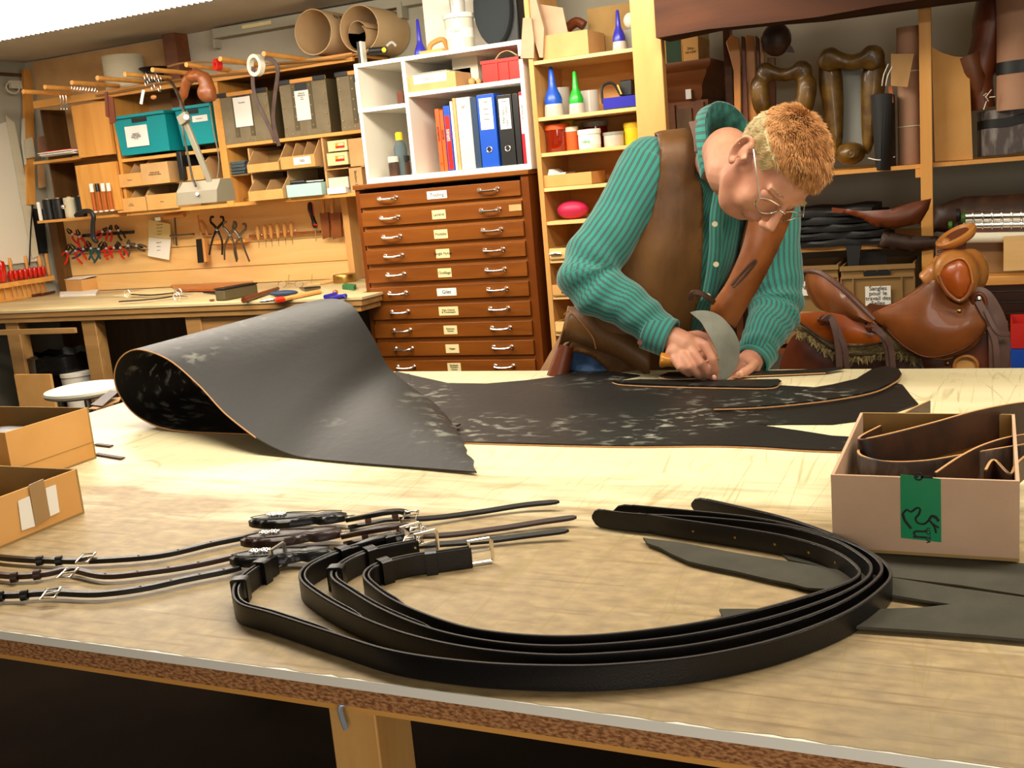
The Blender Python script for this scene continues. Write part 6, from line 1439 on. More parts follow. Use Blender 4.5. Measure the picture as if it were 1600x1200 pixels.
# pliers on magnetic strips near the corner
for k, (y0, xa, xb) in enumerate(((366, 128, 208), (389, 120, 222))):
    MB().prism([W(xa, y0, .012), W(xb, y0-6, .012), W(xb, y0-1, .012), W(xa, y0+5, .012)], (0, .012, 0)).build('magnetic_strip', 'black' if k == 0 else 'steel', label=('upper black' if k == 0 else 'lower steel')+' magnetic bar on the left of the tool wall', cat='tool rail')
pl = [(113, 366, 'red', 45, 1.0), (124, 370, 'red', 70, 1.), (160, 362, 'red', 140, .8), (172, 361, 'red', 100, .8), (185, 360, 'black', 60, .8), (104, 393, 'red', 110, 1.), (118, 392, 'red', 50, 1.1), (130, 389, 'navy', 150, 1.1), (142, 388, 'teal_d', 60, 1.1), (154, 389, 'teal_d', 120, 1.1), (166, 388, 'red', 70, .9), (178, 387, 'red', 150, 1.), (188, 387, 'red', 60, .9), (200, 384, 'steel', 100, .8), (213, 384, 'steel', 20, .8)]
M['teal_d'] = mat('dark_teal_grip', '#144a4e', .5)
names_ = ['upper bar, leftmost red gripped', 'upper bar, second red gripped', 'upper bar, slim red gripped', 'upper bar, short red gripped', 'upper bar, black gripped', 'lower bar, leftmost red gripped', 'lower bar, second red gripped', 'lower bar, navy gripped', 'lower bar, first dark teal gripped', 'lower bar, second dark teal gripped', 'lower bar, red gripped beside the teal ones', 'lower bar, long red gripped', 'lower bar, bright red gripped', 'lower bar, bare steel', 'lower bar, rightmost bare steel']
for i, (x, y, mt, an, s_) in enumerate(pl):
    a_ = math.radians(an); dx, dy = math.cos(a_), math.sin(a_)
    P_ = lambda u, v, d=.03: W(x+(u*dx-v*dy)*s_, y+(u*dy+v*dx)*s_, d)
    r = thing('pliers', names_[i]+' pliers near the corner', 'pliers', W(x, y+14, .02), 'pliers on the magnetic bars')
    for q in (-1, 1):
        MB().tube(cr_spline([P_(0, 0), P_(5, q*4), P_(14, q*5), P_(20, q*4)], 3), .0065, 8).build('handle', mt, r)
        MB().tube([P_(1, q*-1), P_(-5, q*2.4), P_(-12, q*1)], [.006, .006, .003], 8).build('jaw', 'rust' if mt != 'steel' else 'steel', r)
    MB().cyl(P_(0, 0, .04), P_(0, 0, .022), .008).build('pivot', 'steel', r)
# ---------------- things lying on the bench
def Bz(px, py, dz=0.):
    p = pz(px, py, BZ+dz); p.y = min(p.y, YT-.035); p.x = max(p.x, XL+.02); return p
def flat(name, poly, dz, th, mt, label, cat, parent=None, **k):
    return MB().prism([Bz(x, y, dz) for x, y in poly], (0, 0, th)).build(name, mt, parent, label=label, cat=cat, **k)
c = Bz(125, 458); q0 = Bz(95, 458, .001); q1 = Bz(119, 458.5, .001); q2 = Bz(159, 447, .001)
hb_ = .085
ax_ = (q1-q0); dv = (q2-q1); q1 = q1+V((.06, 0, 0)); dv = V((.05, .24, 0))
r = thing('open_carton', 'small cardboard carton with papers on top at the left of the bench', 'box', (q0.x, q0.y, BZ+.001))
q0 = V((max(q0.x, XL+.02), q0.y, q0.z))
q2 = q1+dv
MB().prism([q0, q1, q2, q0+dv], (0, 0, hb_)).build('body', 'card_or', r)
MB().prism([q0+V((-.01, -.0, hb_+.002)), q1+V((0, 0, hb_+.003)), q2+V((.02, 0, hb_+.028)), q0+dv+V((-.01, 0, hb_+.022))], (0, 0, .003)).build('paper_sheet', 'paper', r)
s0 = pY(99, 443, q0.y-.002); MB().box(s0.x, q0.y-.003, s0.z-.018, s0.x+.045, q0.y-.001, s0.z+.018).build('printed_label', 'paper', r)
flat('white_paper_pad', [(94, 464), (140, 450), (205, 446), (150, 462)], .001, .012, 'paper', 'white paper pad lying on the bench before the carton', 'paper')
flat('paper_sheet', [(175, 463), (230, 452), (275, 450), (272, 457), (200, 464)], .001, .002, 'cream_paper', 'cream paper sheet lying in the middle of the bench', 'paper')
MB().tube(cr_spline([Bz(x, y, .012) for x, y in ((50, 462), (57, 460), (66, 460), (74, 457), (83, 456))], 4), .008, 8).build('dark_link', 'tan_dk', label='dark brown linked leather piece at the left end of the bench', cat='leather piece')
def strap_rings(pts, lab, rings_):
    r = thing('ringed_strap', lab, 'leather strap', Bz(*pts[0]), 'short straps with rings on the bench')
    MB().strap(cr_spline([Bz(x, y, .016) for x, y in pts], 4), .018, .006).build('strap', 'black_leather', r)
    for x, y in rings_:
        c = Bz(x, y, .03); MB().tube([c+V((.022*math.cos(a_), .004, .022*math.sin(a_))) for a_ in [j*.524 for j in range(12)]], .0035, 7, closed=True).build('ring', 'chrome', r)
    x, y = pts[0] if pts[0][0] < 180 else pts[-1]; s_ = -1 if pts[0][0] < 180 else 1
    MB().tube([Bz(x, y, .018), Bz(x+s_*14, y+.5, .014), Bz(x+s_*24, y+1, .01)], [.006, .008, .004], 8).build('snap_hook', 'chrome', r)
strap_rings([(205, 460), (235, 461), (268, 458), (276, 457)], 'black strap with nickel rings, farther of two on the bench', [(198, 459), (278, 457)])
strap_rings([(187, 471), (220, 469), (250, 466), (270, 463)], 'black strap with snap hook, nearer of two on the bench', [(275, 463)])
flat('leather_sheet', [(272, 452), (276, 455), (350, 455), (392, 451), (406, 440), (400, 437), (311, 440)], .006, .012, 'tan_or', 'orange brown leather sheet lying at the back of the bench', 'leather sheet')
a_ = Bz(352, 470, .001); b_ = Bz(404, 460, .001)
M_ = Matrix.Translation((a_.x, a_.y, BZ+.001)) @ Matrix.Rotation(math.atan2(b_.y-a_.y, b_.x-a_.x), 4, 'Z'); L_ = (b_-a_).length
r = thing('tin_box', 'dull grey green tin box lying on the bench', 'tin', (a_.x, a_.y, BZ+.001))
MB(M_).box(0, 0, 0, L_, .07, .055).build('body', 'fibre_dk', r, bevel=.006); MB(M_).box(-.003, -.003, .056, L_+.003, .073, .064).build('lid', 'rust', r, bevel=.003)
MB().tube([Bz(318, 457, .01), Bz(346, 458, .01)], [.004, .010], 8).build('dark_awl', 'rust', label='dark pointed tool beside the tin box', cat='tool')
MB().ball(Bz(331, 469, .008), (.016, .010, .006)).build('dark_pebble', 'tan_dk', label='small dark nut shaped bit lying before the tin box', cat='bit')
MB().tube([Bz(381, 469, .014), Bz(405, 461, .014), Bz(434, 451, .014)], [.015, .013, .010], 12).build('wooden_stick', 'tan_dk', label='round brown wooden stick lying on the bench', cat='stick')
MB().ball(Bz(443, 458, .016), (.085, .03, .015), R=Matrix.Rotation(.1, 3, 'Z')).build('blue_cloth', 'navy', label='dark blue leather shape lying beside the ruler', cat='cloth')
flat('wooden_ruler', [(437, 468), (441, 471), (502, 458), (500, 455)], .004, .010, 'wood_handle', 'light wooden folding rule with red end on the bench', 'ruler')
flat('red_end', [(430, 469), (432, 473), (446, 470.5), (443, 466.5)], .003, .013, 'red', 'red handle piece at the end of the wooden rule', 'handle')
MB().tube([Bz(406, 471, .006), Bz(418, 469, .008), Bz(430, 468, .006)], [.006, .010, .005], 8).build('small_wrench', 'chrome', label='small shiny wrench next to the red handle', cat='wrench')
r = thing('spectacles', 'wire rimmed spectacles lying on the bench at the back', 'glasses', Bz(462, 446))
for x in (441, 467): c = Bz(x, 444, .02); MB().tube([c+V((.028*math.cos(a_), .0, .017*math.sin(a_))) for a_ in [j*.4488 for j in range(14)]], .0015, 6, closed=True).build('rim', 'steel', r)
MB().tube([Bz(449, 443, .024), Bz(459, 443, .024)], .0015, 6).build('bridge', 'steel', r)
for x in (450, 486): MB().tube([Bz(x, 444, .02), Bz(x+1, 436, .03), pz(x+2, 429, BZ+.05)], .0015, 6).build('temple', 'steel', r)
MB().tube([Bz(469, 450, .01), Bz(478, 452, .012), Bz(500, 449, .01)], [.006, .013, .008], 10).build('pocket_knife', 'steel', label='grey pocket knife lying behind the wooden rule', cat='knife')
flat('wood_chip', [(480, 446), (497, 441), (520, 438), (522, 441), (500, 445)], .002, .008, 'pine_pale', 'flat wooden offcut beside the cork disc', 'wood piece')
c = Bz(539, 441); MB().lathe([(.062, 0), (.064, .004), (.064, .04), (.06, .046), (.02, .046)], c, n=28).build('cork_disc', 'brass', label='dull brass coloured round tin at the back of the bench', cat='tin')
flat('green_block', [(535, 452), (553, 454), (557, 450), (539, 448)], .001, .02, 'green_d' if 'green_d' in M else mat('dark_green_block', '#1e6a3c', .6), 'green rectangular block on the right of the bench', 'block')
MB().ball(Bz(524, 457, .015), .014).build('wooden_bead', 'tan', label='reddish brown bead beside the blue bits', cat='bead')
for i, (xa, ya, xb, yb_) in enumerate(((508, 464, 524, 460), (516, 468, 540, 462), (526, 464, 539, 463))): MB().tube([Bz(xa, ya, .01), Bz(xb, yb_, .01)], .011, 8).build('blue_peg', 'violet', label=('left', 'long middle', 'right')[i]+' blue plastic peg near the bench corner', cat='peg', group='blue plastic pegs')
# ---------------- screwdriver rack on the left wall
def Xw(px, py, d=0.): return pX(px, py, XL+.004+d)
# board
a0 = Xw(0, 447, .05); a1 = Xw(84, 431, .05)
rk_ = thing('screwdriver_rack', 'wooden rack board with punched row for screwdrivers on the side wall', 'tool rack', (XL+.03, (a0.y+a1.y)/2, a0.z-.02))
zr = (a0.z+a1.z)/2
MB().box(XL+.004, a0.y-.3, zr-.022, XL+.06, a1.y, zr+.008).build('board', 'pine', rk_)
MB().box(XL+.003, a0.y-.3, BZ+.002, XL+.015, YT-.1, zr-.023).build('wall_panel', 'pine', rk_)
for i, px in enumerate((4, 17, 24.5, 32.5, 40, 48, 55, 62, 69)):
    p = Xw(px, 440, .03); big = 1.7 if i == 0 else 1
    r = thing('screwdriver', 'clear red handled screwdriver, %s in the wall rack' % ('large one leftmost', 'second', 'third', 'fourth', 'fifth', 'sixth', 'seventh', 'eighth', 'ninth and rightmost')[i], 'screwdriver', (XL+.035, p.y, zr-.05), 'red screwdrivers in the wall rack')
    MB().lathe([(.004, .03), (.010*big, .035), (.0155*big, .055), (.0165*big, .08*big), (.013*big, .095*big), (.003, .1*big)], (XL+.042, p.y, zr-.02), n=12).build('handle', 'red_clear', r)
    MB().cyl((XL+.035, p.y, zr+.012), (XL+.035, p.y, zr-.09), .003, n=6).build('shaft', 'chrome', r)
for i, (px, py, h, w_) in enumerate(((12, 404, .11, .013), (37, 400, .11, .012), (58, 398, .10, .016), (68, 388, .15, .014))):
    p = Xw(px, py, .05); MB().lathe([(w_*.7, 0), (w_, .03), (w_*.8, h*.7), (w_*1.1, h*1.1), (w_*.7, h*1.35)], (XL+.019, p.y+.04, zr+.009), n=12).build('file_handle', 'wood_handle', label=('leftmost', 'second', 'stout third', 'tall rightmost')[i]+' wooden tool handle behind the red screwdrivers', cat='tool handle')
MB().prism([Xw(49, 326, .01), Xw(64, 327, .01), Xw(72, 396, .01), Xw(60, 396, .01)], (.02, 0, 0)).build('black_belt_guard', 'black', label='black serrated plastic strip hanging above the screwdriver rack', cat='strip')
for i, (pts_, mt, lab) in enumerate((([(-20, 200), (10, 190), (30, 260), (46, 330), (58, 408), (10, 414), (-20, 414)], 'offwhite', 'large grey white paper pattern hanging on the side wall'),
        ([(8, 180), (22, 192), (44, 300), (60, 400), (50, 404), (30, 300)], 'wool', 'grey curved paper pattern hanging beside the large one'),
        ([(34, 186), (46, 182), (50, 250), (38, 258), (33, 220)], 'offwhite', 'pale rounded template on the corner post'),
        ([(58, 258), (68, 256), (71, 292), (60, 294)], 'card', 'small wooden template with a round hole on the corner post'),
        ([(38, 218), (50, 214), (55, 245), (40, 248)], 'wool', 'left pale oval template above the corner shelf'), ([(58, 214), (72, 212), (75, 240), (60, 246)], 'salmon', 'right tan oval template above the corner shelf'))):
    MB().prism([Xw(x, y, .01+.012*i) for x, y in pts_], (.004, 0, 0)).build('paper_pattern', mt, label=lab, cat='pattern')
MB().tube(cr_spline([Xw(x, y, .03) for x, y in ((50, 250), (52, 300), (48, 360), (46, 415))], 4), .005, 6).build('dark_cable', 'rust', label='dark cable running down the side wall corner', cat='cable')
MB().box(XL, Xw(20, 100).y-.9, Xw(20, 115).z, XL+.03, Xw(42, 100).y, CEIL-.09).build('dark_ledge_board', 'wood_dark', label='dark old boarding high on the left side wall', cat='board')
MB().prism([Xw(33, 108, .02), Xw(48, 107, .02), Xw(52, 320, .02), Xw(40, 320, .02)], (.02, 0, 0)).build('corner_batten', 'pine_z', label='pale upright batten in the left room corner', cat='batten')
r = thing('wall_socket', 'white socket box with coiled cable high on the left wall', 'socket', Xw(18, 140, .04))
MB().box(XL+.031, Xw(8, 130).y, Xw(15, 138, .04).z, XL+.06, Xw(24, 130).y, Xw(15, 126, .04).z).build('box', 'offwhite', r)
c = Xw(20, 137, .06); MB().tube([c+V((0, .05*math.cos(a_), .035*math.sin(a_))) for a_ in [j*.524 for j in range(12)]], .005, 6, closed=True).build('cable_loop', 'offwhite', r)
# ================================================================ western saddle on its stand behind the table
YQ = 3.05
def Q(px, py, d=0.): return pY(px, py, YQ+d)
sdl = thing('western_saddle', 'glossy tan leather western saddle with horn, behind the table at the right', 'saddle', (Q(1420, 560).x, YQ+.22, .80))
def pf(name, poly, d, bulge, mt, thick=.008, edge=.03, grid=.014, sp=3, parent=sdl, curve=.0, depth2=0, smooth=60, label=None):
    P = [pY(x, y, YQ+d) for x, y in poly]; uv = [(p.x, p.z) for p in P]
    if sp: c_ = cr_spline([V((a, b, 0)) for a, b in uv], sp, closed=True); uv = [(p.x, p.y) for p in c_]
    cx = sum(u for u, v in uv)/len(uv); cz = sum(v for u, v in uv)/len(uv); zm = max(v for u, v in uv)
    return puff(uv, lambda u, v, w_: V((u, YQ+d-w_+curve*max(0, (v-cz))**1.0*1.0+depth2*(u-cx), v)), bulge, thick, edge, grid).build(name, mt, parent, smooth=smooth, label=label)
def tb(name, pts, r, mt, n=8, k=5, parent=sdl, **kw):
    sp = cr_spline([Q(*p) for p in pts], k); R_ = r if not isinstance(r, (list, tuple)) else [r[min(int(i*len(r)/len(sp)), len(r)-1)] for i in range(len(sp))]
    return MB().tube(sp, R_, n).build(name, mt, parent, **kw)
# underside: bars and sheepskin
pf('sheepskin_lining', [(1238, 512), (1262, 522), (1290, 544), (1325, 560), (1365, 556), (1400, 552), (1440, 558), (1452, 552), (1450, 520), (1400, 500), (1290, 490), (1240, 490)], .03, .03, 'fleece', thick=.03, edge=.02, grid=.02)
fz = MB(); rnd = random.Random(5)
edge_ = cr_spline([Q(x, y, .0) for x, y in ((1248, 522), (1268, 532), (1292, 550), (1325, 563), (1365, 560), (1400, 556), (1432, 566))], 22)
for i, p in enumerate(edge_):
    for k in range(3):
        q = p+V((rnd.uniform(-.006, .006), rnd.uniform(-.01, .02), rnd.uniform(.0, .014))); fz.cyl(q, q+V((rnd.uniform(-.008, .008), rnd.uniform(-.008, .004), -rnd.uniform(.008, .02))), .004, .0008, 5)
fz.build('wool_tufts', 'fleece', sdl, kind='stuff')
pf('lower_skirt', [(1244, 498), (1262, 512), (1285, 530), (1315, 548), (1350, 553), (1400, 551), (1412, 545), (1400, 520), (1350, 505), (1280, 492)], .012, .010, 'tan_or', grid=.014)
pf('upper_skirt', [(1240, 494), (1258, 489), (1292, 488), (1325, 494), (1356, 508), (1372, 520), (1379, 533), (1352, 538), (1320, 538), (1290, 529), (1262, 510)], -.008, .014, 'tan_or')
tb('skirt_border', [(1244, 500, -.014), (1262, 512, -.016), (1290, 531, -.018), (1320, 540, -.018), (1352, 540, -.018), (1380, 535, -.018)], .0028, 'dk_leather')
tb('skirt_border', [(1246, 506, .0), (1270, 524, -.004), (1300, 545, -.006), (1330, 553.5, -.006), (1370, 554, -.006), (1402, 552, -.006)], .0025, 'dk_leather')
# rear of seat: cantle
def cantle():
    rim = cr_spline([Q(1258, 436, .30), Q(1258, 426, .22), Q(1264, 423, .12), Q(1285, 428, .05), Q(1318, 453, .0), Q(1345, 479, -.02), Q(1366, 500, -.03)], 6)
    low = cr_spline([Q(1275, 480, .30), Q(1276, 480, .22), Q(1282, 484, .12), Q(1296, 489, .05), Q(1318, 496, .0), Q(1342, 503, -.02), Q(1364, 505, -.03)], 6)
    o = MB(); rings = []
    for a_, b_ in zip(rim, low):
        m1 = a_.lerp(b_, .5)+V((-.008, -.014, 0)); 
        rings.append([a_, a_.lerp(b_, .25)+V((-.006, -.010, 0)), m1, a_.lerp(b_, .78)+V((-.004, -.010, 0)), b_, b_+V((.02, .03, 0)), m1+V((.02, .035, 0)), a_+V((.012, .02, -.003))])
    return o.loft(rings), rim
c_, rim = cantle(); c_.build('cantle', 'tan', sdl, smooth=50)
MB().tube(rim, .0075, 10).build('cantle_roll', 'tan_grey', sdl); MB().tube([p+V((.004, -.004, -.012)) for p in rim], .0025, 8).build('cantle_welt', 'tan_lt', sdl)
# seat
o = MB(); rings = []
top_ = cr_spline([Q(1350, 484, .10), Q(1375, 487, .10), Q(1400, 478, .10), Q(1432, 455, .10), Q(1458, 436, .10)], 5)
for p in top_: rings.append([p+V((0, -.11, -.015)), p+V((0, -.06, .004)), p, p+V((0, .08, 0)), p+V((0, .16, -.004)), p+V((0, .22, -.02)), p+V((0, .2, -.06)), p+V((0, -.09, -.06))])
o.loft(rings).build('seat', 'tan_dk', sdl, smooth=60)
# big seat jockey
pf('seat_jockey', [(1361, 492), (1378, 482), (1405, 470), (1434, 451), (1455, 438), (1468, 444), (1480, 466), (1500, 477), (1515, 470), (1528, 478), (1543, 500), (1540, 517), (1522, 539), (1490, 556), (1450, 562), (1420, 549), (1398, 530), (1382, 512)], -.028, .030, 'tan', thick=.009, edge=.05, grid=.012)
tb('jockey_border', [(1386, 515, -.046), (1400, 530, -.046), (1422, 547, -.046), (1450, 558, -.046), (1488, 552, -.046), (1518, 536, -.046), (1536, 516, -.046)], .0022, 'tan_dk')
# swell, golden front and horn
o = MB(); o.ball(Q(1498, 432, .02), (.055, .08, .07)); o.ball(Q(1500, 440, .28), (.055, .08, .07)); o.tube([Q(1490, 420, .02), Q(1488, 414, .15), Q(1494, 424, .28)], .05, 12)
o.ball(Q(1515, 425, .08), (.05, .07, .065)); o.tube([Q(1470, 425, .10), Q(1450, 445, .10)], .04, 12)
bake(o, .007, 6).build('fork', 'tan_lt', sdl, smooth=60)
pf('swell_cover', [(1468, 428), (1478, 414), (1500, 405), (1513, 416), (1518, 440), (1510, 460), (1499, 467), (1485, 459), (1473, 445)], -.072, .022, 'tan_or', edge=.03, grid=.009)
tb('swell_border', [(1467, 430, -.078), (1473, 446, -.082), (1484, 461, -.084), (1499, 470, -.084), (1512, 461, -.084), (1520, 442, -.082)], .005, 'tan')
tb('swell_border', [(1467, 430, -.078), (1477, 413, -.078), (1500, 403.5, -.078), (1514, 415, -.08), (1520, 442, -.082)], .003, 'tan_lt')
# horn
hc = Q(1485, 392, .12); ht = Q(1494, 369, .12)
MB().tube(cr_spline([Q(1482, 410, .12), Q(1484, 398, .12), Q(1486, 385, .12), Q(1490, 375, .12)], 4), [.045, .042, .039, .036, .034, .033, .032, .031, .030, .029, .028, .026, .02], 20).build('horn_neck', 'tan_lt', sdl)
for k in range(6): c = Q(1484.3+k*.7, 398-k*3.2, .12); MB().tube([c+V((.0345*math.cos(a_), .0345*math.sin(a_), .006*math.cos(a_))) for a_ in [j*.314 for j in range(20)]], .0035, 6, closed=True).build('horn_wrap', 'tan_dk' if k % 2 else 'tan_grey', sdl)
ax = V((-.42, -.25, .88)).normalized()
MB().lathe([(.02, -.020), (.048, -.014), (.057, -.002), (.056, .006), (.048, .010), (.040, .006), (.036, .0015), (.004, .001)], ht+V((0, 0, .0)), ax, 32).build('horn_cap', 'tan_lt', sdl, smooth=50)
MB().lathe([(.034, .0035), (.036, .0045), (.001, .0045)], ht, ax, 28).build('horn_cap_inlay', 'tan_dk', sdl)
# front skirt, rigging, latigo straps
pf('front_skirt', [(1512, 462), (1528, 448), (1548, 456), (1565, 482), (1575, 510), (1578, 550), (1570, 600), (1548, 602), (1544, 560), (1540, 520), (1530, 492)], .0, .018, 'tan_grey', grid=.014)
pf('rigging_plate', [(1440, 560), (1470, 563), (1492, 559), (1522, 542), (1542, 520), (1552, 560), (1556, 612), (1470, 612)], -.004, .006, 'tan_dk', grid=.016)
c = Q(1509, 572, -.02); MB().tube([c+V((.029*math.cos(a_), 0, .027*math.sin(a_))) for a_ in [j*.2618 for j in range(24)]], .005, 8, closed=True).build('rigging_ring', 'tan_lt', sdl)
MB().cyl(c+V((0, .004, 0)), c+V((0, .008, 0)), .027, n=24).build('ring_opening', 'card_or', sdl)
MB().ball(Q(1480, 568, -.012), (.007, .004, .007)).build('copper_rivet', 'brass', sdl); MB().ball(Q(1499, 486, -.062), (.006, .004, .006)).build('brass_screw', 'brass', sdl)
MB().ball(Q(1529, 467, -.03), (.011, .008, .011)).build('concho_screw', 'chrome', sdl); tb('string_loop', [(1519, 478, -.03), (1521, 465, -.032), (1530, 459, -.032), (1538, 466, -.032), (1540, 478, -.032)], .006, 'tan_dk')
def string(pts, w_, mt='tan_grey'):
    sp = cr_spline([Q(*p) for p in pts], 5); MB().strap(sp, w_, .004, (0.3, -1, 0)).build('saddle_string', mt, sdl)
string([(1528, 470, -.035), (1538, 488, -.04), (1548, 505, -.04), (1551, 540, -.04), (1551, 600, -.035)], .020)
string([(1540, 485, -.045), (1552, 510, -.05), (1562, 521, -.045), (1577, 522, -.03)], .012)
string([(1546, 510, -.048), (1556, 540, -.045), (1558, 600, -.04)], .016)
for cx, cy in ((1288, 500), (1363, 512)):
    for k in range(6):
        a_ = k*1.047; MB().ball(Q(cx+6*math.cos(a_), cy+4.5*math.sin(a_), -.034), (.009, .004, .008)).build('rosette_petal', 'tan_dk', sdl)
    MB().ball(Q(cx, cy, -.038), (.009, .005, .009)).build('rosette_centre', 'tan_dk', sdl)
string([(1290, 500, -.04), (1298, 496, -.045), (1306, 520, -.045), (1310, 545, -.04), (1312, 580, -.035)], .018); string([(1300, 498, -.04), (1311, 520, -.042), (1320, 545, -.038), (1324, 580, -.03)], .016)
string([(1364, 512, -.055), (1374, 518, -.06), (1384, 535, -.055), (1388, 555, -.045), (1390, 585, -.04)], .018); string([(1370, 514, -.055), (1382, 526, -.06), (1392, 545, -.05), (1396, 585, -.04)], .016)
# brown leather fender hanging under the skirts
pf('lower_fender', [(1215, 592), (1225, 550), (1245, 520), (1270, 530), (1300, 552), (1345, 562), (1400, 562), (1440, 575), (1440, 620), (1215, 620)], .05, .012, 'tan_dk', grid=.02)
# wooden stand
st = thing('saddle_stand', 'wooden stand carrying the saddle, mostly hidden behind the table', 'stand', (Q(1420, 560).x, YQ+.22, 0))
cx = Q(1420, 560).x; MB().box(cx-.25, YQ+.16, .78, cx+.25, YQ+.30, .86).build('beam', 'wood_mid', st)
for sx in (-.2, .2):
    for sy in (.12, .34): MB().bar((cx+sx, YQ+.23, .79), (cx+sx*1.15, YQ+sy+(.12 if sy > .2 else -.12), 0), .05, .04).build('leg', 'wood_mid', st)
# ================================================================ the saddler
K = pc
def camv(x, y, z): return cr*x+cu*y-cf*z          # camera-aligned direction (z towards the camera)
HL = camv(.76, -.14, -.63).normalized(); HU = camv(.60, .30, .66); HU = (HU-HL*HU.dot(HL)).normalized(); HF = HL.cross(HU)
HO = K(1205, 259, 2.13); HS = 1.075
HR = Matrix((HL, HF, HU)).transposed()
def h(x, y, z): return HO + HR @ (V((x, y, z))*HS)
skin = mat('skin', '#c38d70', .5, col2='#b37a62', scale=14, bump=.06, bscale=220, spec=.4)
skin.node_tree.nodes['Principled BSDF'].inputs['Subsurface Weight'].default_value = .12
skin.node_tree.nodes['Principled BSDF'].inputs['Subsurface Radius'].default_value = (.01, .004, .002)
BL = camv(.924, -.157, -.35).normalized(); BU = camv(.373, .81, .454); BU = (BU-BL*BU.dot(BL)).normalized(); BF = BL.cross(BU)
NB = K(1108, 262, 2.52); PV = K(950, 610, 2.80)
SP = NB-PV; SPL = SP.length
def torso(secs, infl=0.):
    o = MB(); rings = []
    for t, a_, b_, off in secs:
        c = PV+SP*t+BF*off; rings.append([c+BL*(a_+infl)*math.copysign(abs(math.cos(q))**.85, math.cos(q))+BF*(b_+infl)*math.copysign(abs(math.sin(q))**.85, math.sin(q)) for q in [j*.2618 for j in range(24)]])
    return o.loft(rings)
secs = [(-.22, .17, .125, 0), (0, .168, .125, 0), (.2, .160, .120, .005), (.45, .158, .118, .008), (.7, .162, .112, .0), (.85, .155, .098, -.01), (.95, .12, .08, -.015), (1.03, .07, .062, -.015)]
SR = K(1018, 256, 2.53); ER = K(918, 432, 2.50); WR = K(1040, 524, 2.45)
SL = K(1205, 305, 2.62); EL = K(1213, 478, 2.58); WL = K(1178, 557, 2.48)
# ---- body: head, neck, trunk, forearms and hands as one skin
o = MB()
o.ball(h(0, -.006, .028), (.0795, .094, .083), 24, 16, HR); o.ball(h(0, .030, -.026), (.062, .060, .080), 20, 14, HR)
o.ball(h(0, .050, -.086), (.027, .023, .021), 14, 10, HR); o.ball(h(0, .048, .020), (.060, .046, .050), 16, 12, HR)
for s_ in (-1, 1):
    o.ball(h(s_*.034, .058, -.036), (.026, .024, .032), 12, 8, HR)
    o.tube(cr_spline([h(s_*.048, .0, -.022), h(s_*.046, .014, -.058), h(s_*.030, .042, -.086), h(s_*.006, .050, -.090)], 3), [.026]*4+[.024]*3+[.021]*3, 12)
o.tube(cr_spline([h(0, -.018, -.03), h(0, -.030, -.085), K(1136, 240, 2.32)], 4), [.056]*5+[.053]*4, 20)
o = bake(o, .004, 28, .6)
for s_ in (-1, 1):
    o.ball(h(s_*.011, .108, -.037), (.009, .011, .008), 10, 6, HR)
    # ear: bowl with a rolled rim and a lobe
    ec = h(s_*.081, -.006, .0)
    rimp = [h(s_*(.083+.007*max(0, math.sin(a_))), -.008-.016*math.sin(a_)-.009*math.cos(a_), -.004+.027*math.cos(a_)) for a_ in [-.9+j*.42 for j in range(11)]]
    o.tube(cr_spline(rimp, 3), .0044, 8); o.ball(h(s_*.078, -.013, .0), (.0045, .019, .026), 12, 8, HR); o.ball(h(s_*.083, .001, -.027), (.006, .008, .009), 8, 6, HR)
    o.ball(h(s_*.080, .008, -.004), (.006, .006, .009), 8, 6, HR)
o.tube([h(0, .086, .012), h(0, .100, -.008), h(0, .118, -.030), h(0, .112, -.038)], [.009, .0095, .0115, .009], 10)
o.tube(cr_spline([h(-.052, .070, .016), h(-.025, .084, .020), h(0, .085, .012), h(.025, .084, .020), h(.052, .070, .016)], 3), .0075, 8)
o.tube([h(-.020, .074, -.058), h(-.008, .084, -.056), h(.008, .084, -.056), h(.020, .074, -.058)], [.004, .0065, .0065, .004], 8)
o.tube([h(-.016, .073, -.067), h(0, .082, -.067), h(.016, .073, -.067)], [.004, .007, .004], 8)
o.tube(cr_spline([h(0, -.018, -.03), h(0, -.030, -.085), K(1136, 236, 2.32), NB+BU*.0+BF*.0], 4), [.056]*5+[.052]*4+[.048]*4, 20)
inner = [(t, a_-.03, b_-.03, f_) for t, a_, b_, f_ in secs[1:]]
t_ = torso(inner); o.v, base = o.v, len(o.v); o.f += [tuple(i+base for i in f) for f in t_.f]; o.v += t_.v
o.tube([NB-BU*.06, SR, ER, WR], [.05, .05, .042, .028], 16); o.tube([NB-BU*.06, SL, EL, WL], [.05, .05, .042, .027], 16)
# right hand closed round the knife handle
o.tube([WR, K(1054, 532, 2.43), K(1072, 542, 2.415), K(1086, 550, 2.41)], [.029, .032, .034, .028], 14)
o.tube([K(1060, 540, 2.42), K(1053, 556, 2.405), K(1060, 562, 2.40)], [.026, .022, .016], 12)
fing = [([(1088, 534, 2.405), (1102, 540, 2.385), (1114, 562, 2.372), (1117, 580, 2.380), (1116, 594, 2.392)], [.014, .0125, .0115, .0105, .0085]),
        ([(1076, 544, 2.40), (1085, 553, 2.38), (1095, 568, 2.368), (1102, 580, 2.378), (1104, 588, 2.392)], [.013, .0125, .0115, .010, .008]),
        ([(1064, 550, 2.40), (1069, 560, 2.382), (1078, 574, 2.370), (1088, 583, 2.380), (1092, 588, 2.392)], [.013, .012, .011, .0098, .008]),
        ([(1054, 552, 2.405), (1054, 562, 2.388), (1062, 574, 2.376), (1072, 581, 2.384), (1077, 585, 2.394)], [.012, .011, .0098, .0088, .0075]),
        ([(1068, 528, 2.435), (1090, 524, 2.435), (1108, 530, 2.43), (1122, 552, 2.415), (1127, 570, 2.408)], [.014, .0135, .0125, .0115, .0095])]
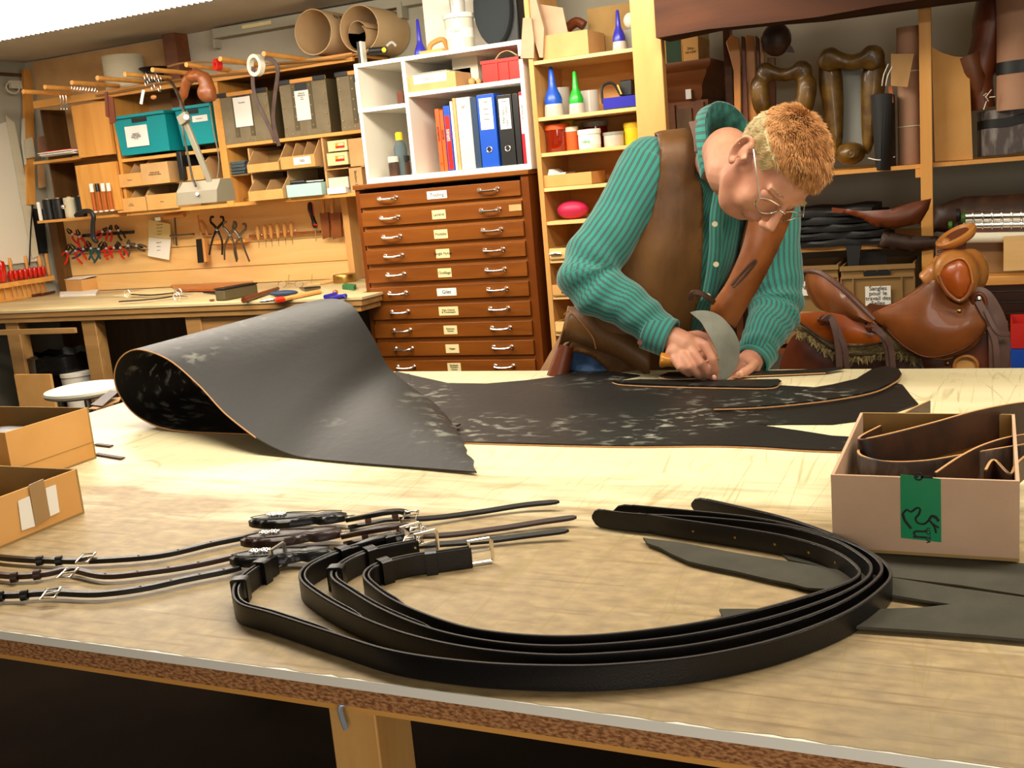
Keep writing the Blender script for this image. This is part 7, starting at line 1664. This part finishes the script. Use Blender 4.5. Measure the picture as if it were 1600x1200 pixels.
for pts_, rr in fing: o.tube([K(*p) for p in pts_], rr, 10); o.ball(K(*pts_[-1]), rr[-1], 8, 6)
o.ball(K(1096, 556, 2.402), .017, 12, 8); o.ball(K(1106, 566, 2.396), .012, 10, 8)
# left hand steadying the leather
o.tube([WL, K(1170, 568, 2.455), K(1160, 575, 2.44)], [.027, .031, .026], 14)
lf = [([(1180, 566, 2.43), (1172, 576, 2.41), (1160, 583, 2.40), (1154, 586, 2.40)], [.013, .012, .011, .009]),
      ([(1160, 568, 2.44), (1152, 580, 2.42), (1142, 590, 2.41), (1136, 596, 2.405)], [.012, .011, .010, .0085]),
      ([(1156, 566, 2.46), (1144, 576, 2.44), (1132, 586, 2.43), (1126, 592, 2.425)], [.012, .011, .010, .0085]),
      ([(1154, 562, 2.475), (1140, 571, 2.46), (1126, 580, 2.45), (1120, 586, 2.445)], [.012, .011, .0095, .008]),
      ([(1156, 559, 2.49), (1142, 566, 2.48), (1130, 574, 2.475), (1124, 580, 2.47)], [.011, .010, .009, .0075])]
for pts_, rr in lf: o.tube([K(*p) for p in pts_], rr, 10); o.ball(K(*pts_[-1]), rr[-1], 8, 6)
body = bake(o, .0032, 8, .5).build('person', skin, label='saddler in a brown leather waistcoat and teal striped shirt, bent over the table cutting', cat='person', smooth=80)
P_ = body
hair_b = mat('grey_blond_hair', '#978658', .55, col2='#c9b98e', scale=60, contrast=(.3, .7), spec=.3)
for (a_, b_, c_) in ((1115, 590, 2.383), (1157, 584, 2.393)):
    MB().ball(K(a_, b_, c_)-cf*.006, (.0055, .003, .0065), 10, 6).build('fingernail', mat('nail', '#d9a590', .3), P_)
for s_ in (-1, 1):
    MB().ball(h(s_*.031, .069, .000), (.0160, .0150, .0150), 14, 10, HR).build('upper_eyelid', skin, P_)
    e = MB().ball(h(s_*.031, .063, -.004), .0140, 14, 10).build('eye', 'white', P_)
    MB().ball(h(s_*.031, .071, -.013), (.005, .004, .005), 10, 8).build('iris', 'slate', e)
    eb = MB(); er = random.Random(3)
    for q in cr_spline([h(s_*.050, .074, .020), h(s_*.034, .086, .024), h(s_*.014, .088, .020)], 24):
        for _k in range(2): p_ = q+HR @ V((er.uniform(-.003, .003), -.003, er.uniform(-.003, .003))); eb.cyl(p_, p_+HR @ V((s_*.004, .005, er.uniform(.001, .004))), .0007, .0001, 4)
    eb.build('eyebrow', hair_b, P_, kind='stuff')
# ---- hair
hair_a = mat('blond_hair', '#a26e3e', .55, col2='#cf9c66', scale=60, contrast=(.3, .7), spec=.3)
rnd = random.Random(11); capo = MB()
def hairline(q):   # q in head space on the cranium; True where hair grows
    x, y, z = q
    if y > .045: return z > .062+(y-.045)*.35-abs(x)*.10
    if y > .012: return z > .030-.0*y and (abs(x) < .2) and z > (.030 if y > .03 else -.004)
    if y > -.03: return z > .026
    return z > -.052-(y+.03)*.2
tufts = [MB(), MB()]
def cran(th, ph, k=1.0): return V((.0755*k*math.sin(ph)*math.cos(th), -.006+.0895*k*math.sin(ph)*math.sin(th), .028+.0795*k*math.cos(ph)))
N_ = 24000; cnt = 0
for i in range(N_):
    z = 1-2*(i+.5)/N_; ph = math.acos(z); th = i*2.399963
    q = cran(th, ph, 1.0)
    if not hairline(q): continue
    n_ = V((q.x/.0755**2, (q.y+.006)/.0895**2, (q.z-.028)/.0795**2)).normalized()
    topness = max(0, min(1, (q.z-.055)/.03)); side = 1-topness
    L_ = .012+.009*topness*rnd.uniform(.7, 1.2)+(.008 if q.y > .03 else 0)
    sm = max(0, min(1, (q.y+.085)/.07)); fl = V((q.x*5, .95*sm-.15*(1-sm), -.7*(1-sm))); fl = (fl-n_*fl.dot(n_))
    fl = fl.normalized() if fl.length > 1e-4 else V((0, 1, 0))
    if q.z < .05: fl = V((0, -.55, -.8)); fl = (fl-n_*fl.dot(n_)).normalized()
    clump = noise.noise_vector(q*70)*.75
    d_ = (n_*(.22+.38*topness)+fl*(.75)+clump*(.35+.55*topness)+V((rnd.uniform(-.2, .2), rnd.uniform(-.2, .2), rnd.uniform(-.2, .2)))).normalized()
    b_ = d_.cross(n_); b_ = b_.normalized() if b_.length > 1e-3 else V((1, 0, 0)); c2 = d_.cross(b_)
    w_ = .0012
    p0 = q*1.0-n_*.001; p1 = p0+d_*L_*.55; p2 = p0+d_*L_+fl*L_*.15-n_*L_*.08
    tri = [p0+b_*w_, p0-b_*w_*.5+c2*w_*.8, p0-b_*w_*.5-c2*w_*.8, p1+b_*w_*.8, p1-b_*w_*.4+c2*w_*.7, p1-b_*w_*.4-c2*w_*.7, p2]
    tr = [h(*t__) for t__ in tri]
    tufts[0 if (q.z > .052 or rnd.random() < .12) else 1].add(tr, [(0, 1, 4, 3), (1, 2, 5, 4), (2, 0, 3, 5), (3, 4, 6), (4, 5, 6), (5, 3, 6)])
cap = MB(); rings = []
for i in range(19):
    ph = math.pi*.62*i/18
    rings.append([cran(j*.2094, max(ph, .01), 1.014) for j in range(30)])
vs = [q for r_ in rings for q in r_]; fs = []
for i in range(18):
    for j in range(30):
        f = (i*30+j, i*30+(j+1) % 30, (i+1)*30+(j+1) % 30, (i+1)*30+j)
        if all(hairline(vs[k]/1.01) for k in f): fs.append(f)
cap.add([h(*q) for q in vs], fs)
hc_ = tufts[0].build('hair', hair_a, P_, smooth=0, kind='stuff'); tufts[1].build('grey_side_hair', hair_b, P_, smooth=0, kind='stuff', label='grey blond hair above the ear and nape')
cp = cap.build('hair_cap', hair_b, P_, smooth=60); so = cp.modifiers.new('s', 'SOLIDIFY'); so.thickness = .002
# ---- glasses
gl = MB().tube(cr_spline([h(-.076, -.01, .018), h(-.076, .04, .014), h(-.066, .092, .004)], 4), .0014, 6).build('glasses', 'chrome', P_, label='thin wire rimmed glasses')
MB().tube(cr_spline([h(.076, -.01, .018), h(.076, .04, .014), h(.066, .092, .004)], 4), .0014, 6).build('temple', 'chrome', gl)
for s_ in (-1, 1):
    c = V((s_*.036, .098, -.003)); MB().tube([h(c.x+.029*math.cos(a_)*(1-.08*(math.sin(a_) < 0)), c.y-.010*abs(math.cos(a_)) if math.cos(a_)*s_ > 0 else c.y, c.z+.018*math.sin(a_)) for a_ in [j*.2856 for j in range(22)]], .0013, 6, closed=True).build('rim', 'chrome', gl)
MB().tube(cr_spline([h(-.008, .099, .004), h(0, .106, .007), h(.008, .099, .004)], 4), .0013, 6).build('bridge', 'chrome', gl)
# ---- shirt
def arm_path(S, E, W_, n=10):
    return cr_spline([S, S.lerp(E, .5), E, E.lerp(W_, .5), W_], n)
def stripes_mat():
    mt = bpy.data.materials.new('teal_striped_flannel'); mt.use_nodes = True; nt = mt.node_tree; n = nt.nodes; L = nt.links; b = n['Principled BSDF']
    at = n.new('ShaderNodeAttribute'); at.attribute_name = 'weave'; sp = n.new('ShaderNodeSeparateXYZ'); L.new(at.outputs['Vector'], sp.inputs[0])
    def mth(op, a, bb=None, cl=False):
        x = n.new('ShaderNodeMath'); x.operation = op; x.use_clamp = cl
        for i, q in enumerate((a, bb)):
            if q is None: continue
            if isinstance(q, (int, float)): x.inputs[i].default_value = q
            else: L.new(q, x.inputs[i])
        return x.outputs[0]
    ang = mth('ARCTAN2', sp.outputs[0], sp.outputs[1]); u = mth('MULTIPLY', ang, sp.outputs[2])
    # u is the arc length round the limb; a dark stripe every 11 mm with a lighter pink-grey hairline
    s = mth('FRACT', mth('MULTIPLY', u, 1/.0125)); a_ = mth('ABSOLUTE', mth('SUBTRACT', s, .5))
    dark = mth('MULTIPLY', mth('SUBTRACT', .24, a_), 12, True); thin = mth('MULTIPLY', mth('SUBTRACT', .06, a_), 30, True)
    def mix(f, c1, c2):
        x = n.new('ShaderNodeMix'); x.data_type = 'RGBA'
        L.new(f, x.inputs[0])
        if isinstance(c1, str): x.inputs[6].default_value = (*C(c1), 1)
        else: L.new(c1, x.inputs[6])
        x.inputs[7].default_value = (*C(c2), 1); return x.outputs[2]
    col = mix(dark, '#2d8377', '#25524d'); col = mix(thin, col, '#5d5a56')
    L.new(col, b.inputs['Base Color']); b.inputs['Roughness'].default_value = .9; b.inputs['Sheen Weight'].default_value = .3
    tc = n.new('ShaderNodeTexCoord'); t = n.new('ShaderNodeTexNoise'); t.inputs['Scale'].default_value = 350; L.new(tc.outputs['Object'], t.inputs['Vector'])
    bp = n.new('ShaderNodeBump'); bp.inputs['Strength'].default_value = .25; bp.inputs['Distance'].default_value = .002; L.new(t.outputs[0], bp.inputs['Height']); L.new(bp.outputs[0], b.inputs['Normal'])
    return mt
SM = stripes_mat()
AR = arm_path(SR, ER, WR); AL = arm_path(SL, EL, WL)
def weave(ob, mb):
    me = ob.data; at = me.attributes.new('weave', 'FLOAT_VECTOR', 'POINT'); o0 = wl(ob)
    chains = [(AR, BF, .058, 'a'), (AL, BF, .055, 'a')]
    for i, v in enumerate(me.vertices):
        p = v.co+o0
        best = None
        for ch, ref, rr, kind in chains:
            for j in range(0, len(ch)-1):
                a_, b_ = ch[j], ch[j+1]; ab = b_-a_; t = max(0, min(1, (p-a_).dot(ab)/ab.length_squared)); d_ = (p-(a_+ab*t)).length
                if best is None or d_ < best[0]: best = (d_, a_+ab*t, ab.normalized(), ref, rr, j)
        tt = (p-PV).dot(SP)/SPL**2; ct = PV+SP*tt; rel = p-ct; lx, fx = rel.dot(BL), rel.dot(BF)
        if best[0] < .084 and (abs(lx) > .115 or best[5] > 8):
            _, c, ax, ref, rr, j = best; e1 = (ref-ax*ref.dot(ax)).normalized(); e2 = ax.cross(e1); r_ = p-c
            at.data[i].vector = (r_.dot(e2), r_.dot(e1), rr)
        else: at.data[i].vector = (lx, fx, .14)
o = torso([(.26, .150, .110, .006)]+secs[3:])
def tapered(path_, rs): 
    n = len(path_); return [rs[0] if n < 2 else np.interp(i/(n-1), np.linspace(0, 1, len(rs)), rs) for i in range(n)]
def wrinkle(path_, rs, seed):
    rr = tapered(path_, rs); n = len(path_)
    o2 = MB(); rings = []; prev = None
    for i, p in enumerate(path_):
        d_ = (path_[min(i+1, n-1)]-path_[max(i-1, 0)]).normalized(); 
        a_ = (BF-d_*BF.dot(d_)).normalized(); b_ = d_.cross(a_); u = i/(n-1)
        bend = math.exp(-((u-.52)/.13)**2); cuff = math.exp(-((u-.88)/.09)**2)
        rings.append([p+(a_*math.cos(q)+b_*math.sin(q))*(rr[i]*(1+.10*(bend+.5*cuff)*math.sin(u*62+1.6*math.sin(q*1.0+seed)+seed)+.03*math.sin(q*3+u*9+seed))) for q in [k*.2094 for k in range(30)]])
    return o2.loft(rings)
ARf = cr_spline(AR, 3)[::1]; ALf = cr_spline(AL, 3)
for pth, rs, sd_ in ((ARf, [.074, .071, .066, .068, .070, .066, .060, .054, .047, .042], .3), (ALf, [.070, .068, .064, .064, .064, .060, .054, .050, .044, .040], 2.1)):
    t_ = wrinkle(pth, rs, sd_); base = len(o.v); o.v += t_.v; o.f += [tuple(i+base for i in f) for f in t_.f]
o.ball(SR-BU*.01, .074, 18, 12); o.ball(SL, .072, 18, 12)
o.tube([SR-BL*-.02, NB-BU*.03], [.07, .06], 16); o.tube([SL-BL*.02, NB-BU*.03], [.07, .06], 16)
sh_b = bake(o, .0055, 2, .4)
# gentle cloth folds
for i, p in enumerate(sh_b.v):
    c_ = p-HO; k_ = .0035*noise.noise(p*14)+.0018*noise.noise(p*34)
    sh_b.v[i] = p+(p-(PV+SP*max(0, min(1, (p-PV).dot(SP)/SPL**2)))).normalized()*k_
shirt = sh_b.build('striped_shirt', SM, P_, smooth=80, label='teal shirt with dark stripes'); weave(shirt, sh_b)
# cuffs
for (A_, B_2, r1) in ((K(1012, 514, 2.462), K(1041, 526, 2.446), .0475), (K(1190, 546, 2.50), K(1179, 560, 2.482), .043)):
    d_ = (B_2-A_); o = MB(); o.lathe([(r1*.93, 0), (r1*1.02, .002), (r1*.98, d_.length+.012), (r1*.86, d_.length+.013), (r1*.84, .004)], A_, d_, 30)
    c_ = o.build('cuff', SM, shirt, smooth=50); at = c_.data.attributes.new('weave', 'FLOAT_VECTOR', 'POINT')
    for i, v in enumerate(c_.data.vertices): at.data[i].vector = (math.sin((v.co+wl(c_)-A_).dot(d_)/d_.length/.14), math.cos((v.co+wl(c_)-A_).dot(d_)/d_.length/.14), .14)
def sheet(rowA, rowB, name, mt, parent, th=.003, n=5, mid=None, weave_=None, **kw):
    a_ = cr_spline([K(*p) for p in rowA], n); b_ = cr_spline([K(*p) for p in rowB], n); rows = [a_]
    if mid: rows.append([x.lerp(y, .5)+mid for x, y in zip(a_, b_)])
    rows.append(b_); o = MB(); W_ = len(a_); vs = [p for r_ in rows for p in r_]; fs = []
    for i in range(len(rows)-1):
        for j in range(W_-1): fs.append((i*W_+j, i*W_+j+1, (i+1)*W_+j+1, (i+1)*W_+j))
    o.add(vs, fs); ob = o.build(name, mt, parent, smooth=70, **kw); q = ob.modifiers.new('s', 'SOLIDIFY'); q.thickness = th; q.offset = 0
    if weave_:
        at = ob.data.attributes.new('weave', 'FLOAT_VECTOR', 'POINT')
        for i in range(len(vs)): u = ((i//W_)/(len(rows)-1) if name == 'placket' else (i % W_)/(W_-1))*weave_; at.data[i].vector = (math.sin(u/.14), math.cos(u/.14), .14)
    return ob
rimC = [(1117, 268, 2.345), (1108, 240, 2.36), (1102, 205, 2.385), (1104, 176, 2.43), (1118, 160, 2.48), (1140, 163, 2.53), (1158, 178, 2.56), (1172, 200, 2.56)]
sheet(rimC, [(1096, 280, 2.365), (1090, 252, 2.38), (1087, 220, 2.41), (1088, 195, 2.46), (1104, 184, 2.54), (1134, 192, 2.60), (1158, 212, 2.62), (1174, 240, 2.60)], 'collar', SM, shirt, .004, mid=camv(-.010, .008, 0), weave_=.25)
sheet([(x+1.5, y+1.5, d) for x, y, d in rimC], [(1124, 290, 2.40), (1118, 258, 2.43), (1112, 228, 2.46), (1112, 207, 2.49), (1124, 200, 2.52), (1142, 204, 2.55), (1158, 213, 2.57), (1170, 225, 2.57)], 'collar_band', mat('inner_collar', '#173d38', .9, col2='#2c6a60', scale=40), shirt, .003)
sheet([(1128, 304, 2.36), (1140, 312, 2.39), (1160, 320, 2.42), (1175, 322, 2.44)], [(1122, 292, 2.39), (1150, 296, 2.43), (1172, 296, 2.46), (1190, 292, 2.48)], 'collar', SM, shirt, .004, weave_=.1)
# placket with buttons
pl_ = [(1124, 300, 2.36), (1118, 340, 2.365), (1117, 390, 2.385), (1112, 430, 2.41), (1104, 470, 2.44)]
sheet([(x-9, y, d-.004) for x, y, d in pl_], [(x+12, y, d-.004) for x, y, d in pl_], 'placket', SM, shirt, .003, weave_=.04)
for (x, y, d) in ((1117, 350, 2.352), (1119, 413, 2.38), (1106, 462, 2.42)):
    c = K(x, y, d-.004); MB().cyl(c, c+cf*.004, .0062, n=16).build('button', 'wool', shirt)
c = K(1000, 535, 2.405); MB().cyl(c, c+cf*.004, .006, n=16).build('button', 'tan_dk', shirt)
# ---- leather waistcoat
vest_m = mat('worn_waistcoat_leather', '#3f2611', .5, col2='#94642f', scale=5, stretch=(1, 1, .5), bump=.25, bscale=60, detail=7, contrast=(.3, .7))
vs_ = [(-.12, .185, .145, 0), (.0, .178, .136, 0), (.2, .166, .126, .004), (.45, .163, .122, .006), (.7, .160, .116, .0), (.85, .150, .104, -.01), (.955, .112, .086, -.015)]
vt = torso(vs_, .006)
vt.tube([SR.lerp(NB, .2)-BU*.006, SR.lerp(NB, .5)+BU*.010, NB-BU*.02], [.083, .079, .070], 20); vt.tube([SL.lerp(NB, .15)+BU*.004, NB-BU*.02], [.080, .070], 20)
vt.tube([SR.lerp(NB, .42)-BU*.01+BF*.012, SR.lerp(NB, .40)-BU*.09+BF*.02, SR.lerp(NB, .42)-BU*.2+BF*.02], [.080, .092, .095], 20); vt.tube([SL.lerp(NB, .42)-BU*.01+BF*.012, SL.lerp(NB, .40)-BU*.15+BF*.015], [.080, .092], 20)
vb = bake(vt, .009, 7)
sleeve_cut = [(840, 470), (860, 400), (930, 250), (985, 190), (1003, 194), (1030, 214), (1034, 260), (1022, 330), (990, 400), (965, 450), (1000, 470), (930, 500)]
jeans_cut = [(893, 548), (925, 553), (962, 590), (885, 600)]
def proj(p):
    q = p-CAM; d = q.dot(cf); return 800+FOC*q.dot(cr)/d, 600-FOC*q.dot(cu)/d
def inpoly(x, y, P):
    c = False
    for i in range(len(P)):
        (x1_, y1_), (x2_, y2_) = P[i], P[i-1]
        if (y1_ > y) != (y2_ > y) and x < (x2_-x1_)*(y-y1_)/(y2_-y1_)+x1_: c = not c
    return c
opening = [(1097, 150), (1097, 330), (1096, 420), (1092, 468), (1080, 500), (1072, 540), (1100, 560), (1140, 520), (1112, 480), (1134, 440), (1156, 396), (1166, 340), (1180, 200)]
keep = []
for f in vb.f:
    c = sum((vb.v[i] for i in f), V((0, 0, 0)))/len(f); nn = (vb.v[f[1]]-vb.v[f[0]]).cross(vb.v[f[2]]-vb.v[f[0]])
    x, y = proj(c); rel = c-(PV+SP*((c-PV).dot(SP)/SPL**2)); tt = (c-PV).dot(SP)/SPL**2
    if rel.dot(BF) > .0 and inpoly(x, y, opening): continue
    if inpoly(x, y, jeans_cut): continue
    if (c-SR).length < .20 and inpoly(x, y, sleeve_cut): continue
    if tt < -.09 or (tt > .97 and abs(rel.dot(BL)) < .062): continue
    keep.append(f)
vb.f = keep
used = sorted({i for f in keep for i in f}); mp_ = {i: k for k, i in enumerate(used)}; vb.v = [vb.v[i] for i in used]; vb.f = [tuple(mp_[i] for i in f) for f in keep]
cnt_ = {}
for f in vb.f:
    for i in range(len(f)):
        k = tuple(sorted((f[i], f[(i+1) % len(f)]))); cnt_[k] = cnt_.get(k, 0)+1
nb_ = {}
for (a_, b_), c_ in cnt_.items():
    if c_ == 1: nb_.setdefault(a_, []).append(b_); nb_.setdefault(b_, []).append(a_)
for _ in range(14):
    nv = {i: vb.v[i].lerp(sum((vb.v[j] for j in n_), V((0, 0, 0)))/len(n_), .5) for i, n_ in nb_.items()}
    for i, p in nv.items(): vb.v[i] = p
vest = vb.build('leather_waistcoat', vest_m, P_, smooth=80, label='worn brown leather waistcoat'); q = vest.modifiers.new('s', 'SOLIDIFY'); q.thickness = .004; q.offset = 1
# right front edge welt, shoulder strap, flap with slit, hem flare, tab
MB().strap(cr_spline([K(1083, 190, 2.42), K(1090, 215, 2.395), K(1092, 238, 2.375)], 4), .020, .004, -cf).build('shoulder_tab', 'tan_grey', vest)
tan_v = mat('tan_waistcoat_lining', '#713a15', .5, col2='#a5602c', scale=9, bump=.2, bscale=50, detail=6)
sheet([(1172, 332, 2.40), (1166, 360, 2.385), (1156, 396, 2.375), (1136, 440, 2.385), (1112, 476, 2.40), (1110, 492, 2.42)],
      [(1240, 325, 2.47), (1228, 360, 2.43), (1212, 396, 2.41), (1190, 440, 2.41), (1166, 480, 2.425), (1148, 512, 2.45)], 'left_front', tan_v, vest, .004, mid=-cf*.012)
MB().tube(cr_spline([K(1143, 446, 2.362), K(1155, 432, 2.362), K(1178, 408, 2.375), K(1180, 412, 2.375), K(1160, 436, 2.364), K(1146, 449, 2.362)], 3), .0028, 6).build('pocket_slit', 'dk_leather', vest)
MB().strap(cr_spline([K(1078, 470, 2.385), K(1082, 458, 2.375), K(1094, 458, 2.37), K(1108, 466, 2.375), K(1116, 473, 2.39)], 5), .012, .004, -cf, tip0=2).build('buckle_tab', 'dk_leather', vest)
sheet([(888, 478, 2.62), (905, 482, 2.60), (935, 500, 2.585), (975, 520, 2.57), (1015, 545, 2.56)], [(866, 566, 2.66), (884, 534, 2.64), (925, 545, 2.60), (970, 562, 2.575), (1015, 590, 2.56)], 'hem_flare', vest_m, vest, .004, mid=-cf*.01)
MB().tube(cr_spline([K(881, 492, 2.61), K(890, 486, 2.605), K(905, 500, 2.59), K(925, 525, 2.575), K(931, 545, 2.58)], 4), .0014, 6).build('stitching', 'tan_lt', vest)
sheet([(868, 572, 2.67), (878, 545, 2.66), (892, 532, 2.65)], [(872, 562, 2.75), (884, 545, 2.75), (900, 540, 2.74)], 'hem_underside', 'fibre', vest, .003)
# ---- jeans, legs, shoes
o = MB(); o.ball(PV+BU*.03, (.176, .165, .16), 20, 12)
gz = V((0, 0, 1))
for s_ in (-1, 1):
    hp = PV+V(cr)*(.09*s_)-gz*.03; kn = V((hp.x, hp.y-.02, .47)); an = V((hp.x, hp.y+.03, .09)); o.tube(cr_spline([hp, kn, an], 5), [.105, .10, .095, .09, .082, .075, .072, .07, .068, .066, .065], 18)
bake(o, .010, 4).build('jeans', mat('denim', '#2c4668', .85, col2='#4a6890', scale=30, bump=.2, bscale=300), P_, smooth=70)
for s_ in (-1, 1):
    hp = PV+V(cr)*(.09*s_); MB().ball((hp.x-.01, hp.y-.05, .045), (.05, .13, .045)).build('shoe', 'tan_dk', P_)
MB().tube([K(872, 590, 2.66), K(885, 540, 2.65)], [.03, .02], 12).build('tool_pouch', 'tan_dk', P_)
# ---- round knife
kn = thing('round_knife', 'half moon leather cutting knife with golden wooden handle in his fist', 'knife', K(1118, 596, 2.395))
arc = cr_spline([V((x, y, 0)) for x, y in ((1078, 488), (1092, 485), (1110, 486.5), (1126, 494), (1140, 508), (1150, 523), (1156, 541), (1154, 562), (1147, 580), (1136, 592), (1122, 597.5), (1117, 596))], 4)
inn = cr_spline([V((x, y, 0)) for x, y in ((1117, 580), (1121, 566), (1120, 550), (1113, 534), (1104, 518), (1094, 502), (1078, 488.5))], 4)
bl = [K(p.x, p.y, 2.400-.012*(597-p.y)/110) for p in arc+inn[:-1]]
MB().prism(bl, cf*.0022).build('blade', mat('blade_steel', '#8d8c7c', .32, metal=1, col2='#6c6a5c', scale=12), kn, smooth=30)
MB().tube(cr_spline([K(1031, 562, 2.404), K(1040, 563, 2.402), K(1060, 566, 2.400), K(1085, 566, 2.398), K(1106, 564, 2.398)], 4), [.012, .017, .017, .0165, .015, .013, .012, .012, .012, .0125, .013, .013, .012, .011, .010, .009, .009], 14).build('handle', mat('amber_handle', '#b8761c', .3, coat=.4), kn)
MB().tube([K(1104, 564, 2.400), K(1122, 560, 2.399)], .006, 10).build('ferrule', 'brass', kn)
